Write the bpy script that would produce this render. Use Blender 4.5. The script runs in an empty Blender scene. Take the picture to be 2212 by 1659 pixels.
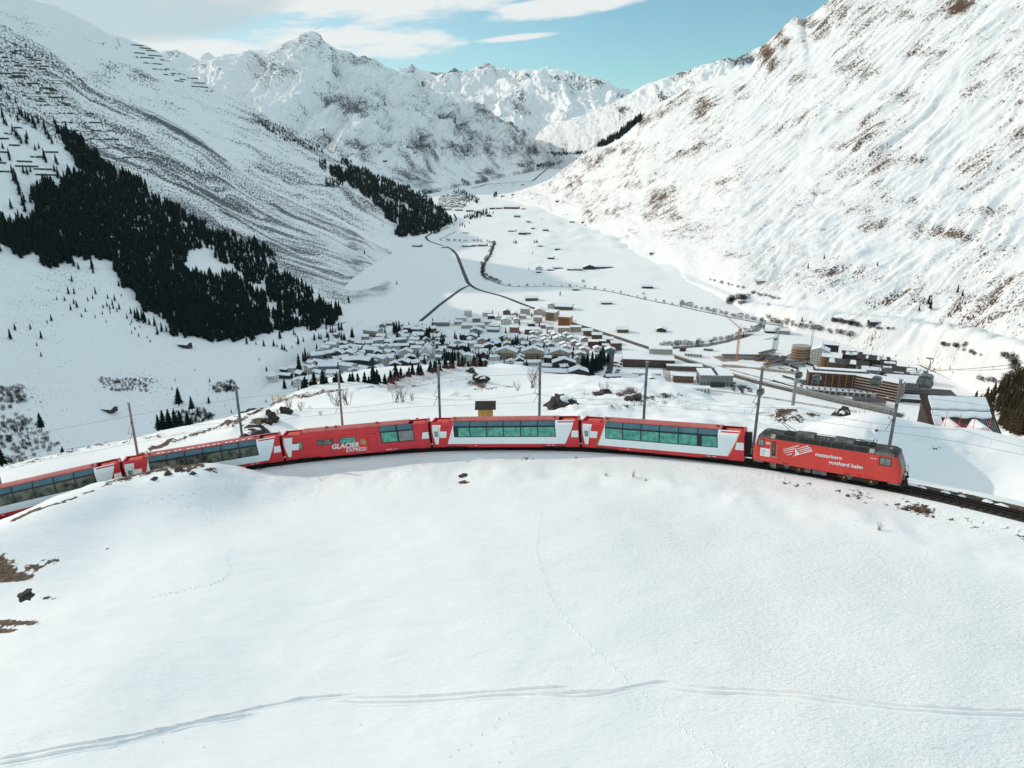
import bpy, bmesh, math, random
import numpy as np
from mathutils import Vector, Matrix

random.seed(7)
RNG = np.random.default_rng(11)
SC = bpy.context.scene
COL = SC.collection

# ------------------------------------------------------------------ camera
F = 1534.0                      # focal length in px of a 2212 px wide frame
PITCH = math.radians(18.05)
CZ = 250.0                      # valley floor is z = 0
cam_d = bpy.data.cameras.new('camera')
cam = bpy.data.objects.new('camera', cam_d)
COL.objects.link(cam)
cam.location = (0, 0, CZ)
cam.rotation_euler = (math.pi / 2 - PITCH, 0, 0)
cam_d.sensor_width = 36.0
cam_d.lens = 36.0 * F / 2212.0
cam_d.clip_start = 0.5
cam_d.clip_end = 60000.0
SC.camera = cam

# ------------------------------------------------------------------ light
SUN_EL = math.radians(24.5)
SUN_AZ = math.radians(64.0)     # to the left of straight ahead
sun_vec = Vector((-math.sin(SUN_AZ) * math.cos(SUN_EL), math.cos(SUN_AZ) * math.cos(SUN_EL), math.sin(SUN_EL)))
sun_d = bpy.data.lights.new('sun', 'SUN')
sun_d.energy = 2.05
sun_d.angle = math.radians(0.5)
sun_d.color = (1.0, 0.86, 0.72)
sun = bpy.data.objects.new('sun', sun_d)
COL.objects.link(sun)
sun.rotation_euler = sun_vec.to_track_quat('Z', 'Y').to_euler()
sun.location = (-600, 400, 900)

SC.view_settings.view_transform = 'Standard'
SC.view_settings.look = 'None'
SC.view_settings.gamma = 1.0
SC.view_settings.use_curve_mapping = False
SC.view_settings.exposure = 0.22
SC.render.engine = 'CYCLES'
SC.cycles.max_bounces = 6
SC.cycles.diffuse_bounces = 3
SC.cycles.glossy_bounces = 2
SC.cycles.transmission_bounces = 2
SC.cycles.volume_bounces = 0
SC.cycles.caustics_reflective = False
SC.cycles.caustics_refractive = False

W = bpy.data.worlds.new('World')
SC.world = W
W.use_nodes = True


class NT:
    """tiny node-tree writer"""
    def __init__(self, nt):
        self.nt = nt
        self.n = nt.nodes
        self.l = nt.links

    def new(self, t, **kw):
        nd = self.n.new(t)
        for k, v in kw.items():
            setattr(nd, k, v)
        return nd

    def put(self, sock, v):
        if hasattr(v, 'is_output') or hasattr(v, 'links'):
            self.l.new(v, sock)
        else:
            sock.default_value = v

    def math(self, op, a, b=0.0, c=0.0, clamp=False):
        nd = self.new('ShaderNodeMath', operation=op, use_clamp=clamp)
        for i, v in enumerate((a, b, c)):
            self.put(nd.inputs[i], v)
        return nd.outputs[0]

    def vmath(self, op, a, b=(0, 0, 0)):
        nd = self.new('ShaderNodeVectorMath', operation=op)
        self.put(nd.inputs[0], a)
        self.put(nd.inputs[1], b)
        return nd.outputs[0]

    def noise(self, vec, scale, detail=4, rough=0.55, dist=0.0):
        nd = self.new('ShaderNodeTexNoise')
        self.put(nd.inputs['Vector'], vec)
        nd.inputs['Scale'].default_value = scale
        nd.inputs['Detail'].default_value = detail
        nd.inputs['Roughness'].default_value = rough
        nd.inputs['Distortion'].default_value = dist
        return nd.outputs[0]

    def step(self, v, a, b):
        nd = self.new('ShaderNodeMapRange', interpolation_type='SMOOTHSTEP')
        self.put(nd.inputs[0], v)
        nd.inputs[1].default_value = a
        nd.inputs[2].default_value = b
        return nd.outputs[0]

    def mix(self, f, a, b):
        nd = self.new('ShaderNodeMix', data_type='RGBA')
        self.put(nd.inputs[0], f)
        self.put(nd.inputs[6], a)
        self.put(nd.inputs[7], b)
        return nd.outputs[2]

    def xyz(self, x, y, z):
        nd = self.new('ShaderNodeCombineXYZ')
        for i, v in enumerate((x, y, z)):
            self.put(nd.inputs[i], v)
        return nd.outputs[0]

    def sep(self, v):
        nd = self.new('ShaderNodeSeparateXYZ')
        self.put(nd.inputs[0], v)
        return nd.outputs


def build_world():
    t = NT(W.node_tree)
    t.n.clear()
    sky = t.new('ShaderNodeTexSky', sky_type='NISHITA')
    sky.sun_disc = False
    sky.sun_elevation = SUN_EL
    sky.sun_rotation = -SUN_AZ
    sky.altitude = 1600
    sky.air_density = 1.0
    sky.dust_density = 1.0
    sky.ozone_density = 1.0
    tc = t.new('ShaderNodeTexCoord')
    d = t.vmath('NORMALIZE', tc.outputs['Generated'])
    x, y, z = t.sep(d)
    az = t.math('MULTIPLY', t.math('ARCTAN2', x, y), 57.2958)       # degrees right of the valley axis
    el = t.math('MULTIPLY', t.math('ARCSINE', z), 57.2958)
    grade = t.vmath('MULTIPLY', sky.outputs[0], (0.70, 1.03, 0.95))
    vec = t.xyz(t.math('MULTIPLY', az, 0.10), t.math('MULTIPLY', el, 0.42), 0.0)
    # shear so the streaks run up to the right
    vec = t.vmath('ADD', vec, t.xyz(0.0, t.math('MULTIPLY', az, -0.030), 3.3))
    n1 = t.noise(vec, 1.0, 7, 0.6, 0.4)
    n2 = t.noise(vec, 3.1, 6, 0.62, 0.6)

    def blob(a0, e0, ra, re, tilt):
        da = t.math('SUBTRACT', az, a0)
        de = t.math('SUBTRACT', t.math('SUBTRACT', el, e0), t.math('MULTIPLY', da, tilt))
        q = t.math('ADD', t.math('POWER', t.math('ABSOLUTE', t.math('DIVIDE', da, ra)), 2.0),
                   t.math('POWER', t.math('ABSOLUTE', t.math('DIVIDE', de, re)), 2.0))
        return t.math('SUBTRACT', 1.0, q)
    wob = t.math('ADD', t.math('MULTIPLY', t.math('SUBTRACT', n1, 0.5), 2.6),
                 t.math('MULTIPLY', t.math('SUBTRACT', n2, 0.5), 1.5))

    def cloud(b, soft, k=1.0):
        return t.step(t.math('ADD', b, t.math('MULTIPLY', wob, k)), -0.05, soft)
    white = cloud(blob(-10.5, 10.6, 15.5, 2.3, 0.09), 0.75)
    for args, soft, k in (((-12.0, 7.6, 8.5, 1.3, 0.02), 0.7, 1.1), ((4.2, 10.0, 6.6, 0.95, 0.115), 0.6, 0.8),
                          ((0.3, 7.95, 3.4, 0.27, 0.09), 0.8, 0.25), ((-22.0, 6.8, 7.5, 0.9, -0.02), 0.9, 0.9),
                          ((24.0, 34.0, 22.0, 9.0, 0.1), 0.9, 1.0), ((-60.0, 30.0, 40.0, 16.0, 0.1), 1.2, 1.0)):
        white = t.math('MAXIMUM', white, cloud(blob(*args), soft, k))
    grey = cloud(blob(-27.0, 10.5, 12.6, 3.9, 0.02), 0.35, 0.18)
    # thin cloud, denser to the left; unseen sheets higher up added as fill light
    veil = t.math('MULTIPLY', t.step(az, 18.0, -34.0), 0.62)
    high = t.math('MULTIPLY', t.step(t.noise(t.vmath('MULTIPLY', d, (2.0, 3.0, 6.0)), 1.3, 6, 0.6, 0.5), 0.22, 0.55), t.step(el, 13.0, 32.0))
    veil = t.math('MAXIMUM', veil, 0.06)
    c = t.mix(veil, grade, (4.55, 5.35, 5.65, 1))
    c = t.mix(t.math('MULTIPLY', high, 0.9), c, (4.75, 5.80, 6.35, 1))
    c = t.mix(t.math('MULTIPLY', white, 0.92), c, (6.55, 6.65, 6.6, 1))
    c = t.mix(t.math('MULTIPLY', grey, 0.80), c, (3.95, 4.75, 5.05, 1))
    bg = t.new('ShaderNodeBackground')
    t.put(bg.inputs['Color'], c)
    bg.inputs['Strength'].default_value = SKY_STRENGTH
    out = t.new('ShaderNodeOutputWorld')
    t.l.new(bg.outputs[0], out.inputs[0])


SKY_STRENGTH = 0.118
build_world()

# ------------------------------------------------------------------ helpers: picture to place
CP_, SP_ = math.cos(PITCH), math.sin(PITCH)


def rayd(u, v):
    u = np.asarray(u, float)
    v = np.asarray(v, float)
    cx = (u - 1106) / F
    cy = (829.5 - v) / F
    return cx, CP_ + cy * SP_, -SP_ + cy * CP_


def at_r(u, v, r):
    """the point seen at (u, v) that lies r metres away on the map"""
    dx, dy, dz = rayd(u, v)
    k = r / np.hypot(dx, dy)
    return np.stack([dx * k, dy * k, dz * k + CZ], -1)


def on_z(u, v, z=0.0):
    dx, dy, dz = rayd(u, v)
    k = (z - CZ) / dz
    return np.array([dx * k, dy * k, z])


def to_px(x, y, z):
    q = z - CZ
    f = y * CP_ - q * SP_
    up = y * SP_ + q * CP_
    f = np.maximum(f, 0.1)
    return 1106 + F * x / f, 829.5 - F * up / f


# ------------------------------------------------------------------ helpers: noise
_perm = RNG.permutation(512)
_perm = np.concatenate([_perm, _perm])
_ga = RNG.random(512) * 2 * np.pi
_gx, _gy = np.cos(_ga), np.sin(_ga)


def perlin(x, y, seed=0):
    x = np.asarray(x, float) + seed * 17.31
    y = np.asarray(y, float) + seed * 5.77
    xi = np.floor(x).astype(np.int64)
    yi = np.floor(y).astype(np.int64)
    xf = x - xi
    yf = y - yi
    xi &= 511
    yi &= 511
    u = xf * xf * xf * (xf * (xf * 6 - 15) + 10)
    v = yf * yf * yf * (yf * (yf * 6 - 15) + 10)

    def g(a, b, fx, fy):
        h = _perm[_perm[a & 511] + (b & 511)] & 511
        return _gx[h] * fx + _gy[h] * fy
    n00 = g(xi, yi, xf, yf)
    n10 = g(xi + 1, yi, xf - 1, yf)
    n01 = g(xi, yi + 1, xf, yf - 1)
    n11 = g(xi + 1, yi + 1, xf - 1, yf - 1)
    return (n00 + u * (n10 - n00) + v * ((n01 + u * (n11 - n01)) - (n00 + u * (n10 - n00)))) * 1.5


def fbm(x, y, octv=5, gain=0.5, seed=0):
    s = 0
    a = 1.0
    for i in range(octv):
        s = s + a * perlin(x * 2 ** i, y * 2 ** i, seed + i)
        a *= gain
    return s


def ridged(x, y, octv=5, gain=0.5, seed=0):
    s = 0
    a = 1.0
    for i in range(octv):
        s = s + a * (1 - 2 * np.abs(perlin(x * 2 ** i, y * 2 ** i, seed + i)))
        a *= gain
    return s


def sstep(x, a, b):
    t = np.clip((x - a) / (b - a), 0, 1)
    return t * t * (3 - 2 * t)


# ------------------------------------------------------------------ helpers: objects
def tag(o, label=None, cat=None, group=None, kind=None):
    if label:
        o['label'] = label
    if cat:
        o['category'] = cat
    if group:
        o['group'] = group
    if kind:
        o['kind'] = kind
    return o


def thing(name, label, cat, loc=(0, 0, 0), rotz=0.0, group=None):
    o = bpy.data.objects.new(name, None)
    o.empty_display_size = 0.3
    COL.objects.link(o)
    o.location = loc
    o.rotation_euler = (0, 0, rotz)
    return tag(o, label, cat, group)


def link(name, me, parent=None, loc=None, m=None):
    o = bpy.data.objects.new(name, me)
    COL.objects.link(o)
    if parent is not None:
        o.parent = parent
    if loc is not None:
        o.location = loc
    if m is not None and not me.materials:
        me.materials.append(m)
    return o


def grid_mesh(name, X, Y, Z, m, attrs=None, smooth=True):
    """X, Y, Z are (a, b) arrays"""
    a, b = X.shape
    me = bpy.data.meshes.new(name)
    co = np.stack([X, Y, Z], -1).reshape(-1, 3).astype(np.float32)
    idx = np.arange(a * b).reshape(a, b)
    q = np.stack([idx[:-1, :-1], idx[:-1, 1:], idx[1:, 1:], idx[1:, :-1]], -1).reshape(-1, 4)
    me.vertices.add(len(co))
    me.vertices.foreach_set('co', co.ravel())
    me.loops.add(q.size)
    me.loops.foreach_set('vertex_index', q.ravel().astype(np.int32))
    me.polygons.add(len(q))
    me.polygons.foreach_set('loop_start', (np.arange(len(q)) * 4).astype(np.int32))
    if smooth:
        me.polygons.foreach_set('use_smooth', np.ones(len(q), dtype=bool))
    for k, v in (attrs or {}).items():
        if v.ndim == 3:
            at = me.attributes.new(k, 'FLOAT_VECTOR', 'POINT')
            at.data.foreach_set('vector', v.reshape(-1).astype(np.float32))
        else:
            at = me.attributes.new(k, 'FLOAT', 'POINT')
            at.data.foreach_set('value', v.reshape(-1).astype(np.float32))
    me.update()
    me.validate()
    me.materials.append(m)
    return me


def tri_mesh(name, co, tris, m=None, mats=None, mi=None, smooth=False):
    me = bpy.data.meshes.new(name)
    co = np.asarray(co, np.float32)
    tris = np.asarray(tris, np.int32)
    me.vertices.add(len(co))
    me.vertices.foreach_set('co', co.ravel())
    me.loops.add(tris.size)
    me.loops.foreach_set('vertex_index', tris.ravel())
    me.polygons.add(len(tris))
    me.polygons.foreach_set('loop_start', (np.arange(len(tris)) * 3).astype(np.int32))
    if m:
        me.materials.append(m)
    for k in mats or ():
        me.materials.append(k)
    if mi is not None:
        me.polygons.foreach_set('material_index', np.asarray(mi, np.int32))
    if smooth:
        me.polygons.foreach_set('use_smooth', np.ones(len(tris), dtype=bool))
    me.update()
    me.validate()
    return me


class MB:
    """collects boxes, tubes, quads; build() links them as one mesh object"""
    def __init__(self):
        self.v = []
        self.f = []
        self.mi = []
        self.cur = 0

    def add(self, vs, fs):
        n = len(self.v)
        self.v += [tuple(map(float, p)) for p in vs]
        self.f += [tuple(i + n for i in f) for f in fs]
        self.mi += [self.cur] * len(fs)
        return self

    def box(self, x0, x1, y0, y1, z0, z1):
        vs = [(x0, y0, z0), (x1, y0, z0), (x1, y1, z0), (x0, y1, z0), (x0, y0, z1), (x1, y0, z1), (x1, y1, z1), (x0, y1, z1)]
        return self.add(vs, [(0, 3, 2, 1), (4, 5, 6, 7), (0, 1, 5, 4), (1, 2, 6, 5), (2, 3, 7, 6), (3, 0, 4, 7)])

    def cbox(self, cx, cy, cz, sx, sy, sz):
        return self.box(cx - sx / 2, cx + sx / 2, cy - sy / 2, cy + sy / 2, cz - sz / 2, cz + sz / 2)

    def quad(self, a, b, c, d):
        return self.add([a, b, c, d], [(0, 1, 2, 3)])

    def tube(self, p0, p1, r0, r1=None, n=6, cap=True):
        r1 = r0 if r1 is None else r1
        p0 = Vector(p0)
        p1 = Vector(p1)
        d = (p1 - p0)
        if d.length < 1e-6:
            return self
        d.normalize()
        a = d.orthogonal().normalized()
        b = d.cross(a)
        vs = []
        for p, r in ((p0, r0), (p1, r1)):
            for k in range(n):
                an = 2 * math.pi * k / n
                vs.append(p + a * (r * math.cos(an)) + b * (r * math.sin(an)))
        fs = [(k, (k + 1) % n, n + (k + 1) % n, n + k) for k in range(n)]
        if cap:
            fs += [tuple(range(n - 1, -1, -1)), tuple(range(n, 2 * n))]
        return self.add(vs, fs)

    def path(self, pts, r, n=5):
        for a, b in zip(pts[:-1], pts[1:]):
            self.tube(a, b, r, r, n, True)
        return self

    def prism(self, poly, axis, a, b):
        """poly of 2-D points extruded from a to b along axis ('y' : points are x,z ; 'x' : points are y,z ; 'z' : x,y)"""
        n = len(poly)
        put = {'y': lambda p, t: (p[0], t, p[1]), 'x': lambda p, t: (t, p[0], p[1]), 'z': lambda p, t: (p[0], p[1], t)}[axis]
        vs = [put(p, a) for p in poly] + [put(p, b) for p in poly]
        fs = [(k, (k + 1) % n, n + (k + 1) % n, n + k) for k in range(n)]
        fs += [tuple(range(n - 1, -1, -1)), tuple(range(n, 2 * n))]
        return self.add(vs, fs)

    def xform(self, M, start=0):
        for i in range(start, len(self.v)):
            self.v[i] = tuple(M @ Vector(self.v[i]))
        return self

    def mesh(self, name, m, smooth=False):
        me = bpy.data.meshes.new(name)
        me.from_pydata(self.v, [], self.f)
        bm = bmesh.new()
        bm.from_mesh(me)
        bmesh.ops.recalc_face_normals(bm, faces=bm.faces)
        bm.to_mesh(me)
        bm.free()
        for k in (m if isinstance(m, (list, tuple)) else [m]):
            me.materials.append(k)
        if isinstance(m, (list, tuple)):
            me.polygons.foreach_set('material_index', np.asarray(self.mi, np.int32))
        if smooth:
            me.polygons.foreach_set('use_smooth', np.ones(len(me.polygons), dtype=bool))
        return me

    def build(self, name, m, parent=None, loc=None, smooth=False):
        return link(name, self.mesh(name, m, smooth), parent, loc)


# ------------------------------------------------------------------ materials
def mk(name, col, rough=0.6, var=0.12, scale=3.0, metal=0.0, bump=0.0, bscale=None, spec=0.4, col2=None, stretch=None, space='Object'):
    m = bpy.data.materials.new(name)
    m.use_nodes = True
    t = NT(m.node_tree)
    b = t.n['Principled BSDF']
    tc = t.new('ShaderNodeTexCoord')
    vec = tc.outputs[space]
    if stretch:
        vec = t.vmath('MULTIPLY', vec, stretch)
    n = t.noise(vec, scale, 5, 0.6)
    c2 = col2 or tuple(c * (1 - var * 2.2) for c in col)
    c1 = col if col2 else tuple(min(1, c * (1 + var)) for c in col)
    f = t.step(n, 0.3, 0.7)
    t.put(b.inputs['Base Color'], t.mix(f, (*c2, 1), (*c1, 1)))
    b.inputs['Roughness'].default_value = rough
    b.inputs['Metallic'].default_value = metal
    b.inputs['Specular IOR Level'].default_value = spec
    if bump:
        bp = t.new('ShaderNodeBump')
        bp.inputs['Distance'].default_value = bump
        t.put(bp.inputs['Height'], t.noise(vec, bscale or scale * 4, 4, 0.6))
        t.l.new(bp.outputs[0], b.inputs['Normal'])
    return m


SNOW = (0.885, 0.885, 0.875)


def mountain_mat(name, rock, rock2, lo, hi, ax=0.02, ay=0.008, fine=0.12, snow=SNOW, bump=1.5, bscale=0.05, rot=0.0, thick=0.5, fstretch=0.6):
    """snow broken by rock or shrub: 'st' = metres along / down the slope, 'cover' = how much shows through"""
    m = bpy.data.materials.new(name)
    m.use_nodes = True
    t = NT(m.node_tree)
    b = t.n['Principled BSDF']
    st = t.new('ShaderNodeAttribute', attribute_name='st').outputs['Vector']
    cov = t.new('ShaderNodeAttribute', attribute_name='cover').outputs['Fac']
    if rot:
        vr = t.new('ShaderNodeVectorRotate', rotation_type='Z_AXIS')
        t.put(vr.inputs['Vector'], st)
        vr.inputs['Angle'].default_value = math.radians(rot)
        st = vr.outputs[0]
    va = t.vmath('MULTIPLY', st, (ax, ay, 1))
    vf = t.vmath('MULTIPLY', st, (fine, fine * fstretch, 1))
    n1 = t.noise(va, 1.0, 6, 0.62, 0.3)
    n2 = t.noise(vf, 1.0, 5, 0.65, 0.2)
    s = t.math('ADD', t.math('MULTIPLY', n1, thick), t.math('MULTIPLY', n2, 1.0 - thick))
    s = t.math('ADD', t.math('MULTIPLY_ADD', s, 2.2, -0.6), cov)
    mask = t.step(s, lo, hi)
    n3 = t.noise(vf, 2.3, 3, 0.5)
    rc = t.mix(t.step(n3, 0.35, 0.65), (*rock, 1), (*rock2, 1))
    sn = t.mix(t.noise(va, 0.6, 3), (*[c * 0.96 for c in snow], 1), (*snow, 1))
    t.put(b.inputs['Base Color'], t.mix(mask, sn, rc))
    b.inputs['Roughness'].default_value = 0.75
    b.inputs['Specular IOR Level'].default_value = 0.15
    if bump:
        bp = t.new('ShaderNodeBump')
        bp.inputs['Distance'].default_value = bump
        bp.inputs['Strength'].default_value = 0.8
        h = t.math('ADD', t.noise(st, bscale, 6, 0.6), t.math('MULTIPLY', mask, 0.12))
        t.put(bp.inputs['Height'], h)
        t.l.new(bp.outputs[0], b.inputs['Normal'])
    return m


def snow_ground_mat(name, grass, grass2, lo=0.72, hi=0.8):
    """near snow: fine crust relief, brown grass and dark stone where 'cover' is high"""
    m = bpy.data.materials.new(name)
    m.use_nodes = True
    t = NT(m.node_tree)
    b = t.n['Principled BSDF']
    pos = t.new('ShaderNodeNewGeometry').outputs['Position']
    cov = t.new('ShaderNodeAttribute', attribute_name='cover').outputs['Fac']
    rgh = t.new('ShaderNodeAttribute', attribute_name='crust').outputs['Fac']
    n1 = t.noise(pos, 0.35, 6, 0.62, 0.4)
    n2 = t.noise(pos, 1.9, 5, 0.65)
    s = t.math('ADD', t.math('ADD', t.math('MULTIPLY', n1, 0.5), t.math('MULTIPLY', n2, 0.5)), 0.0)
    s = t.math('ADD', t.math('MULTIPLY_ADD', s, 1.8, -0.4), cov)
    mask = t.step(s, lo, hi)
    gc = t.mix(t.step(t.noise(pos, 2.7, 4), 0.38, 0.62), (*grass, 1), (*grass2, 1))
    sn = t.mix(t.noise(pos, 0.12, 4), (0.86, 0.86, 0.85, 1), (0.89, 0.888, 0.878, 1))
    t.put(b.inputs['Base Color'], t.mix(mask, sn, gc))
    b.inputs['Roughness'].default_value = 0.6
    b.inputs['Specular IOR Level'].default_value = 0.2
    wind = t.noise(t.vmath('MULTIPLY', pos, (0.5, 1.6, 1.0)), 0.7, 5, 0.6, 0.6)
    crust = t.noise(t.vmath('MULTIPLY', pos, (0.8, 1.5, 1.0)), 3.2, 4, 0.6, 0.5)
    grain = t.noise(pos, 9.0, 3, 0.6)
    h = t.math('ADD', t.math('MULTIPLY', wind, 0.22), t.math('MULTIPLY', t.math('MULTIPLY', crust, 0.22), rgh))
    h = t.math('ADD', h, t.math('MULTIPLY', grain, 0.015))
    h = t.math('ADD', h, t.math('MULTIPLY', t.math('MULTIPLY', mask, n2), 0.5))
    bp = t.new('ShaderNodeBump')
    bp.inputs['Distance'].default_value = 0.55
    bp.inputs['Strength'].default_value = 0.9
    t.put(bp.inputs['Height'], h)
    t.l.new(bp.outputs[0], b.inputs['Normal'])
    return m


M = {}
M['snow'] = mk('snow', (0.885, 0.883, 0.875), 0.6, 0.02, 0.8, bump=0.05, bscale=2.0, spec=0.2)
M['roof_snow'] = mk('roof_snow', (0.85, 0.865, 0.88), 0.6, 0.03, 0.6, bump=0.08, bscale=1.0, spec=0.2)
M['asphalt'] = mk('asphalt', (0.055, 0.06, 0.065), 0.8, 0.25, 0.15)
M['slush'] = mk('slush', (0.30, 0.26, 0.22), 0.8, 0.2, 0.12, col2=(0.62, 0.60, 0.57))
M['dirt'] = mk('dirt', (0.21, 0.17, 0.13), 0.9, 0.25, 0.2, col2=(0.36, 0.31, 0.26))
M['rail_bed'] = mk('rail_bed', (0.085, 0.065, 0.05), 0.9, 0.3, 0.3, col2=(0.15, 0.12, 0.10))
M['water'] = mk('water', (0.05, 0.065, 0.065), 0.25, 0.3, 0.1, col2=(0.13, 0.13, 0.12))
M['ballast'] = mk('ballast', (0.085, 0.065, 0.05), 0.95, 0.4, 3.0, col2=(0.025, 0.022, 0.02), bump=0.15, bscale=9.0)
M['rust'] = mk('rusty_steel', (0.05, 0.032, 0.025), 0.5, 0.2, 3.0, metal=0.6)
M['sleeper'] = mk('sleeper', (0.035, 0.028, 0.024), 0.9, 0.3, 3.0)
M['stone'] = mk('stone', (0.085, 0.07, 0.06), 0.9, 0.3, 1.2, col2=(0.022, 0.02, 0.02), bump=0.25, bscale=3.0)
M['conifer'] = mk('conifer', (0.012, 0.024, 0.021), 0.85, 0.3, 0.5, col2=(0.005, 0.011, 0.012), spec=0.05)
M['larch'] = mk('larch', (0.075, 0.05, 0.024), 0.85, 0.3, 0.25, col2=(0.03, 0.027, 0.016), spec=0.05)
M['bark'] = mk('bark', (0.07, 0.05, 0.038), 0.9, 0.3, 3.0)
M['twig'] = mk('twig', (0.10, 0.066, 0.046), 0.9, 0.3, 2.0, spec=0.1)
M['scrub'] = mk('scrub', (0.05, 0.035, 0.028), 0.9, 0.3, 0.8, col2=(0.022, 0.018, 0.017), spec=0.1)
M['fence_steel'] = mk('fence_steel', (0.07, 0.06, 0.055), 0.8, 0.25, 0.4)
M['train_red'] = mk('train_red', (0.62, 0.02, 0.03), 0.32, 0.06, 0.8, spec=0.5)
M['train_roof'] = mk('train_roof', (0.50, 0.12, 0.10), 0.45, 0.10, 1.0)
M['train_white'] = mk('train_white', (0.80, 0.85, 0.86), 0.3, 0.02, 0.7, spec=0.5)
M['white_paint'] = mk('white_paint', (0.80, 0.80, 0.79), 0.4, 0.03, 1.0)
M['gold'] = mk('gold_paint', (0.55, 0.33, 0.07), 0.4, 0.08, 2.0)
M['black'] = mk('black_frame', (0.018, 0.02, 0.023), 0.4, 0.2, 2.0)
M['under'] = mk('underframe', (0.03, 0.028, 0.027), 0.8, 0.3, 2.5)
M['orange'] = mk('orange_box', (0.72, 0.10, 0.05), 0.5, 0.1, 2.0)
M['glass_green'] = mk('glass_green', (0.10, 0.44, 0.34), 0.10, 0.35, 1.7, spec=0.6, col2=(0.028, 0.21, 0.17))
M['glass_blue'] = mk('glass_blue', (0.035, 0.11, 0.15), 0.12, 0.2, 0.7, spec=0.6, col2=(0.06, 0.16, 0.20))
M['glass_dark'] = mk('glass_dark', (0.16, 0.17, 0.12), 0.12, 0.4, 1.3, spec=0.6, col2=(0.008, 0.02, 0.02))  # pale noise patches painted in as reflections of the lit interior
M['glass_grey'] = mk('glass_grey', (0.22, 0.25, 0.24), 0.12, 0.15, 1.0, spec=0.6)
M['loco_red'] = mk('loco_red', (0.66, 0.045, 0.032), 0.35, 0.04, 0.8, spec=0.5)
M['loco_roof'] = mk('loco_roof', (0.055, 0.052, 0.05), 0.6, 0.25, 1.5)
M['loco_grey'] = mk('loco_grey', (0.13, 0.125, 0.12), 0.6, 0.2, 1.5)
M['grille'] = mk('grille', (0.012, 0.012, 0.012), 0.7, 0.2, 4.0)
M['beige_lamp'] = mk('lamp_box', (0.38, 0.36, 0.30), 0.5, 0.1, 2.0)
M['brass'] = mk('brass', (0.45, 0.30, 0.05), 0.5, 0.2, 2.0)
M['pole_wood'] = mk('pole_wood', (0.34, 0.27, 0.24), 0.85, 0.2, 1.5, stretch=(3, 3, 0.3))
M['pole_steel'] = mk('pole_steel', (0.20, 0.20, 0.21), 0.6, 0.15, 1.5)
M['steel'] = mk('steel', (0.30, 0.31, 0.32), 0.5, 0.15, 1.5, metal=0.3)
M['wire'] = mk('wire', (0.05, 0.05, 0.05), 0.6, 0.1, 1.0)
M['wood_yellow'] = mk('wood_yellow', (0.62, 0.36, 0.10), 0.7, 0.2, 2.0, stretch=(6, 1, 1))
M['brown_metal'] = mk('brown_metal', (0.055, 0.03, 0.026), 0.6, 0.2, 1.0)
M['dark_wood'] = mk('dark_wood', (0.065, 0.04, 0.03), 0.8, 0.25, 0.6, stretch=(1, 1, 3))
M['net_red'] = mk('net_red', (0.62, 0.10, 0.06), 0.8, 0.2, 1.0)
M['net_brown'] = mk('net_brown', (0.14, 0.045, 0.035), 0.85, 0.2, 0.5)
M['red_pole'] = mk('red_pole', (0.60, 0.06, 0.04), 0.5, 0.1, 1.0)
for k, c in dict(white=(0.60, 0.58, 0.54), beige=(0.50, 0.42, 0.34), tan=(0.46, 0.35, 0.26), grey=(0.22, 0.22, 0.215), dark=(0.05, 0.042, 0.04),
                 brown=(0.16, 0.09, 0.06), brick=(0.30, 0.15, 0.11), orange=(0.50, 0.21, 0.06), teal=(0.18, 0.28, 0.29), redbrown=(0.11, 0.045, 0.032),
                 wood=(0.20, 0.11, 0.06), concrete=(0.38, 0.35, 0.31), ochre=(0.48, 0.25, 0.05)).items():
    M['w_' + k] = mk('wall_' + k, c, 0.8, 0.10, 0.5)
M['pane'] = mk('pane', (0.03, 0.04, 0.045), 0.2, 0.3, 0.5, spec=0.6)
M['roof_slate'] = mk('roof_slate', (0.09, 0.09, 0.10), 0.8, 0.2, 0.5)
M['crane_orange'] = mk('crane_orange', (0.60, 0.22, 0.06), 0.5, 0.1, 1.0)
M['crane_blue'] = mk('crane_blue', (0.22, 0.36, 0.40), 0.5, 0.1, 1.0)
M['car_dark'] = mk('car_dark', (0.03, 0.035, 0.04), 0.25, 0.1, 1.0, spec=0.6)
M['car_blue'] = mk('car_blue', (0.04, 0.07, 0.12), 0.25, 0.1, 1.0, spec=0.6)
M['car_red'] = mk('car_red', (0.30, 0.03, 0.03), 0.25, 0.1, 1.0, spec=0.6)
M['car_silver'] = mk('car_silver', (0.35, 0.36, 0.37), 0.25, 0.1, 1.0, spec=0.6)
M['cabin'] = mk('cabin_dark', (0.03, 0.035, 0.038), 0.25, 0.2, 2.0, spec=0.6)
M['cabin_glass'] = mk('cabin_glass', (0.09, 0.11, 0.11), 0.1, 0.2, 2.0, spec=0.6)
M['jacket'] = mk('orange_jacket', (0.75, 0.28, 0.03), 0.7, 0.1, 3.0)
M['jacket_red'] = mk('red_jacket', (0.35, 0.04, 0.05), 0.7, 0.1, 3.0)
M['trouser'] = mk('trouser', (0.03, 0.03, 0.04), 0.8, 0.1, 3.0)
M['skin'] = mk('skin', (0.45, 0.28, 0.2), 0.6, 0.05, 4.0)
# ================================================================== TRACK GEOMETRY (a circular curve on a 10 % grade)
TC = np.array([-20.77, -4.61])      # centre of the curve
TR = 90.26                          # radius of the centre line


def track_z(x):
    return 215.2 + 0.1 * x          # bottom edge of the car bodies


def track_pt(th, R=TR):
    x = TC[0] + R * math.cos(th)
    y = TC[1] + R * math.sin(th)
    return Vector((x, y, track_z(x)))


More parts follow.
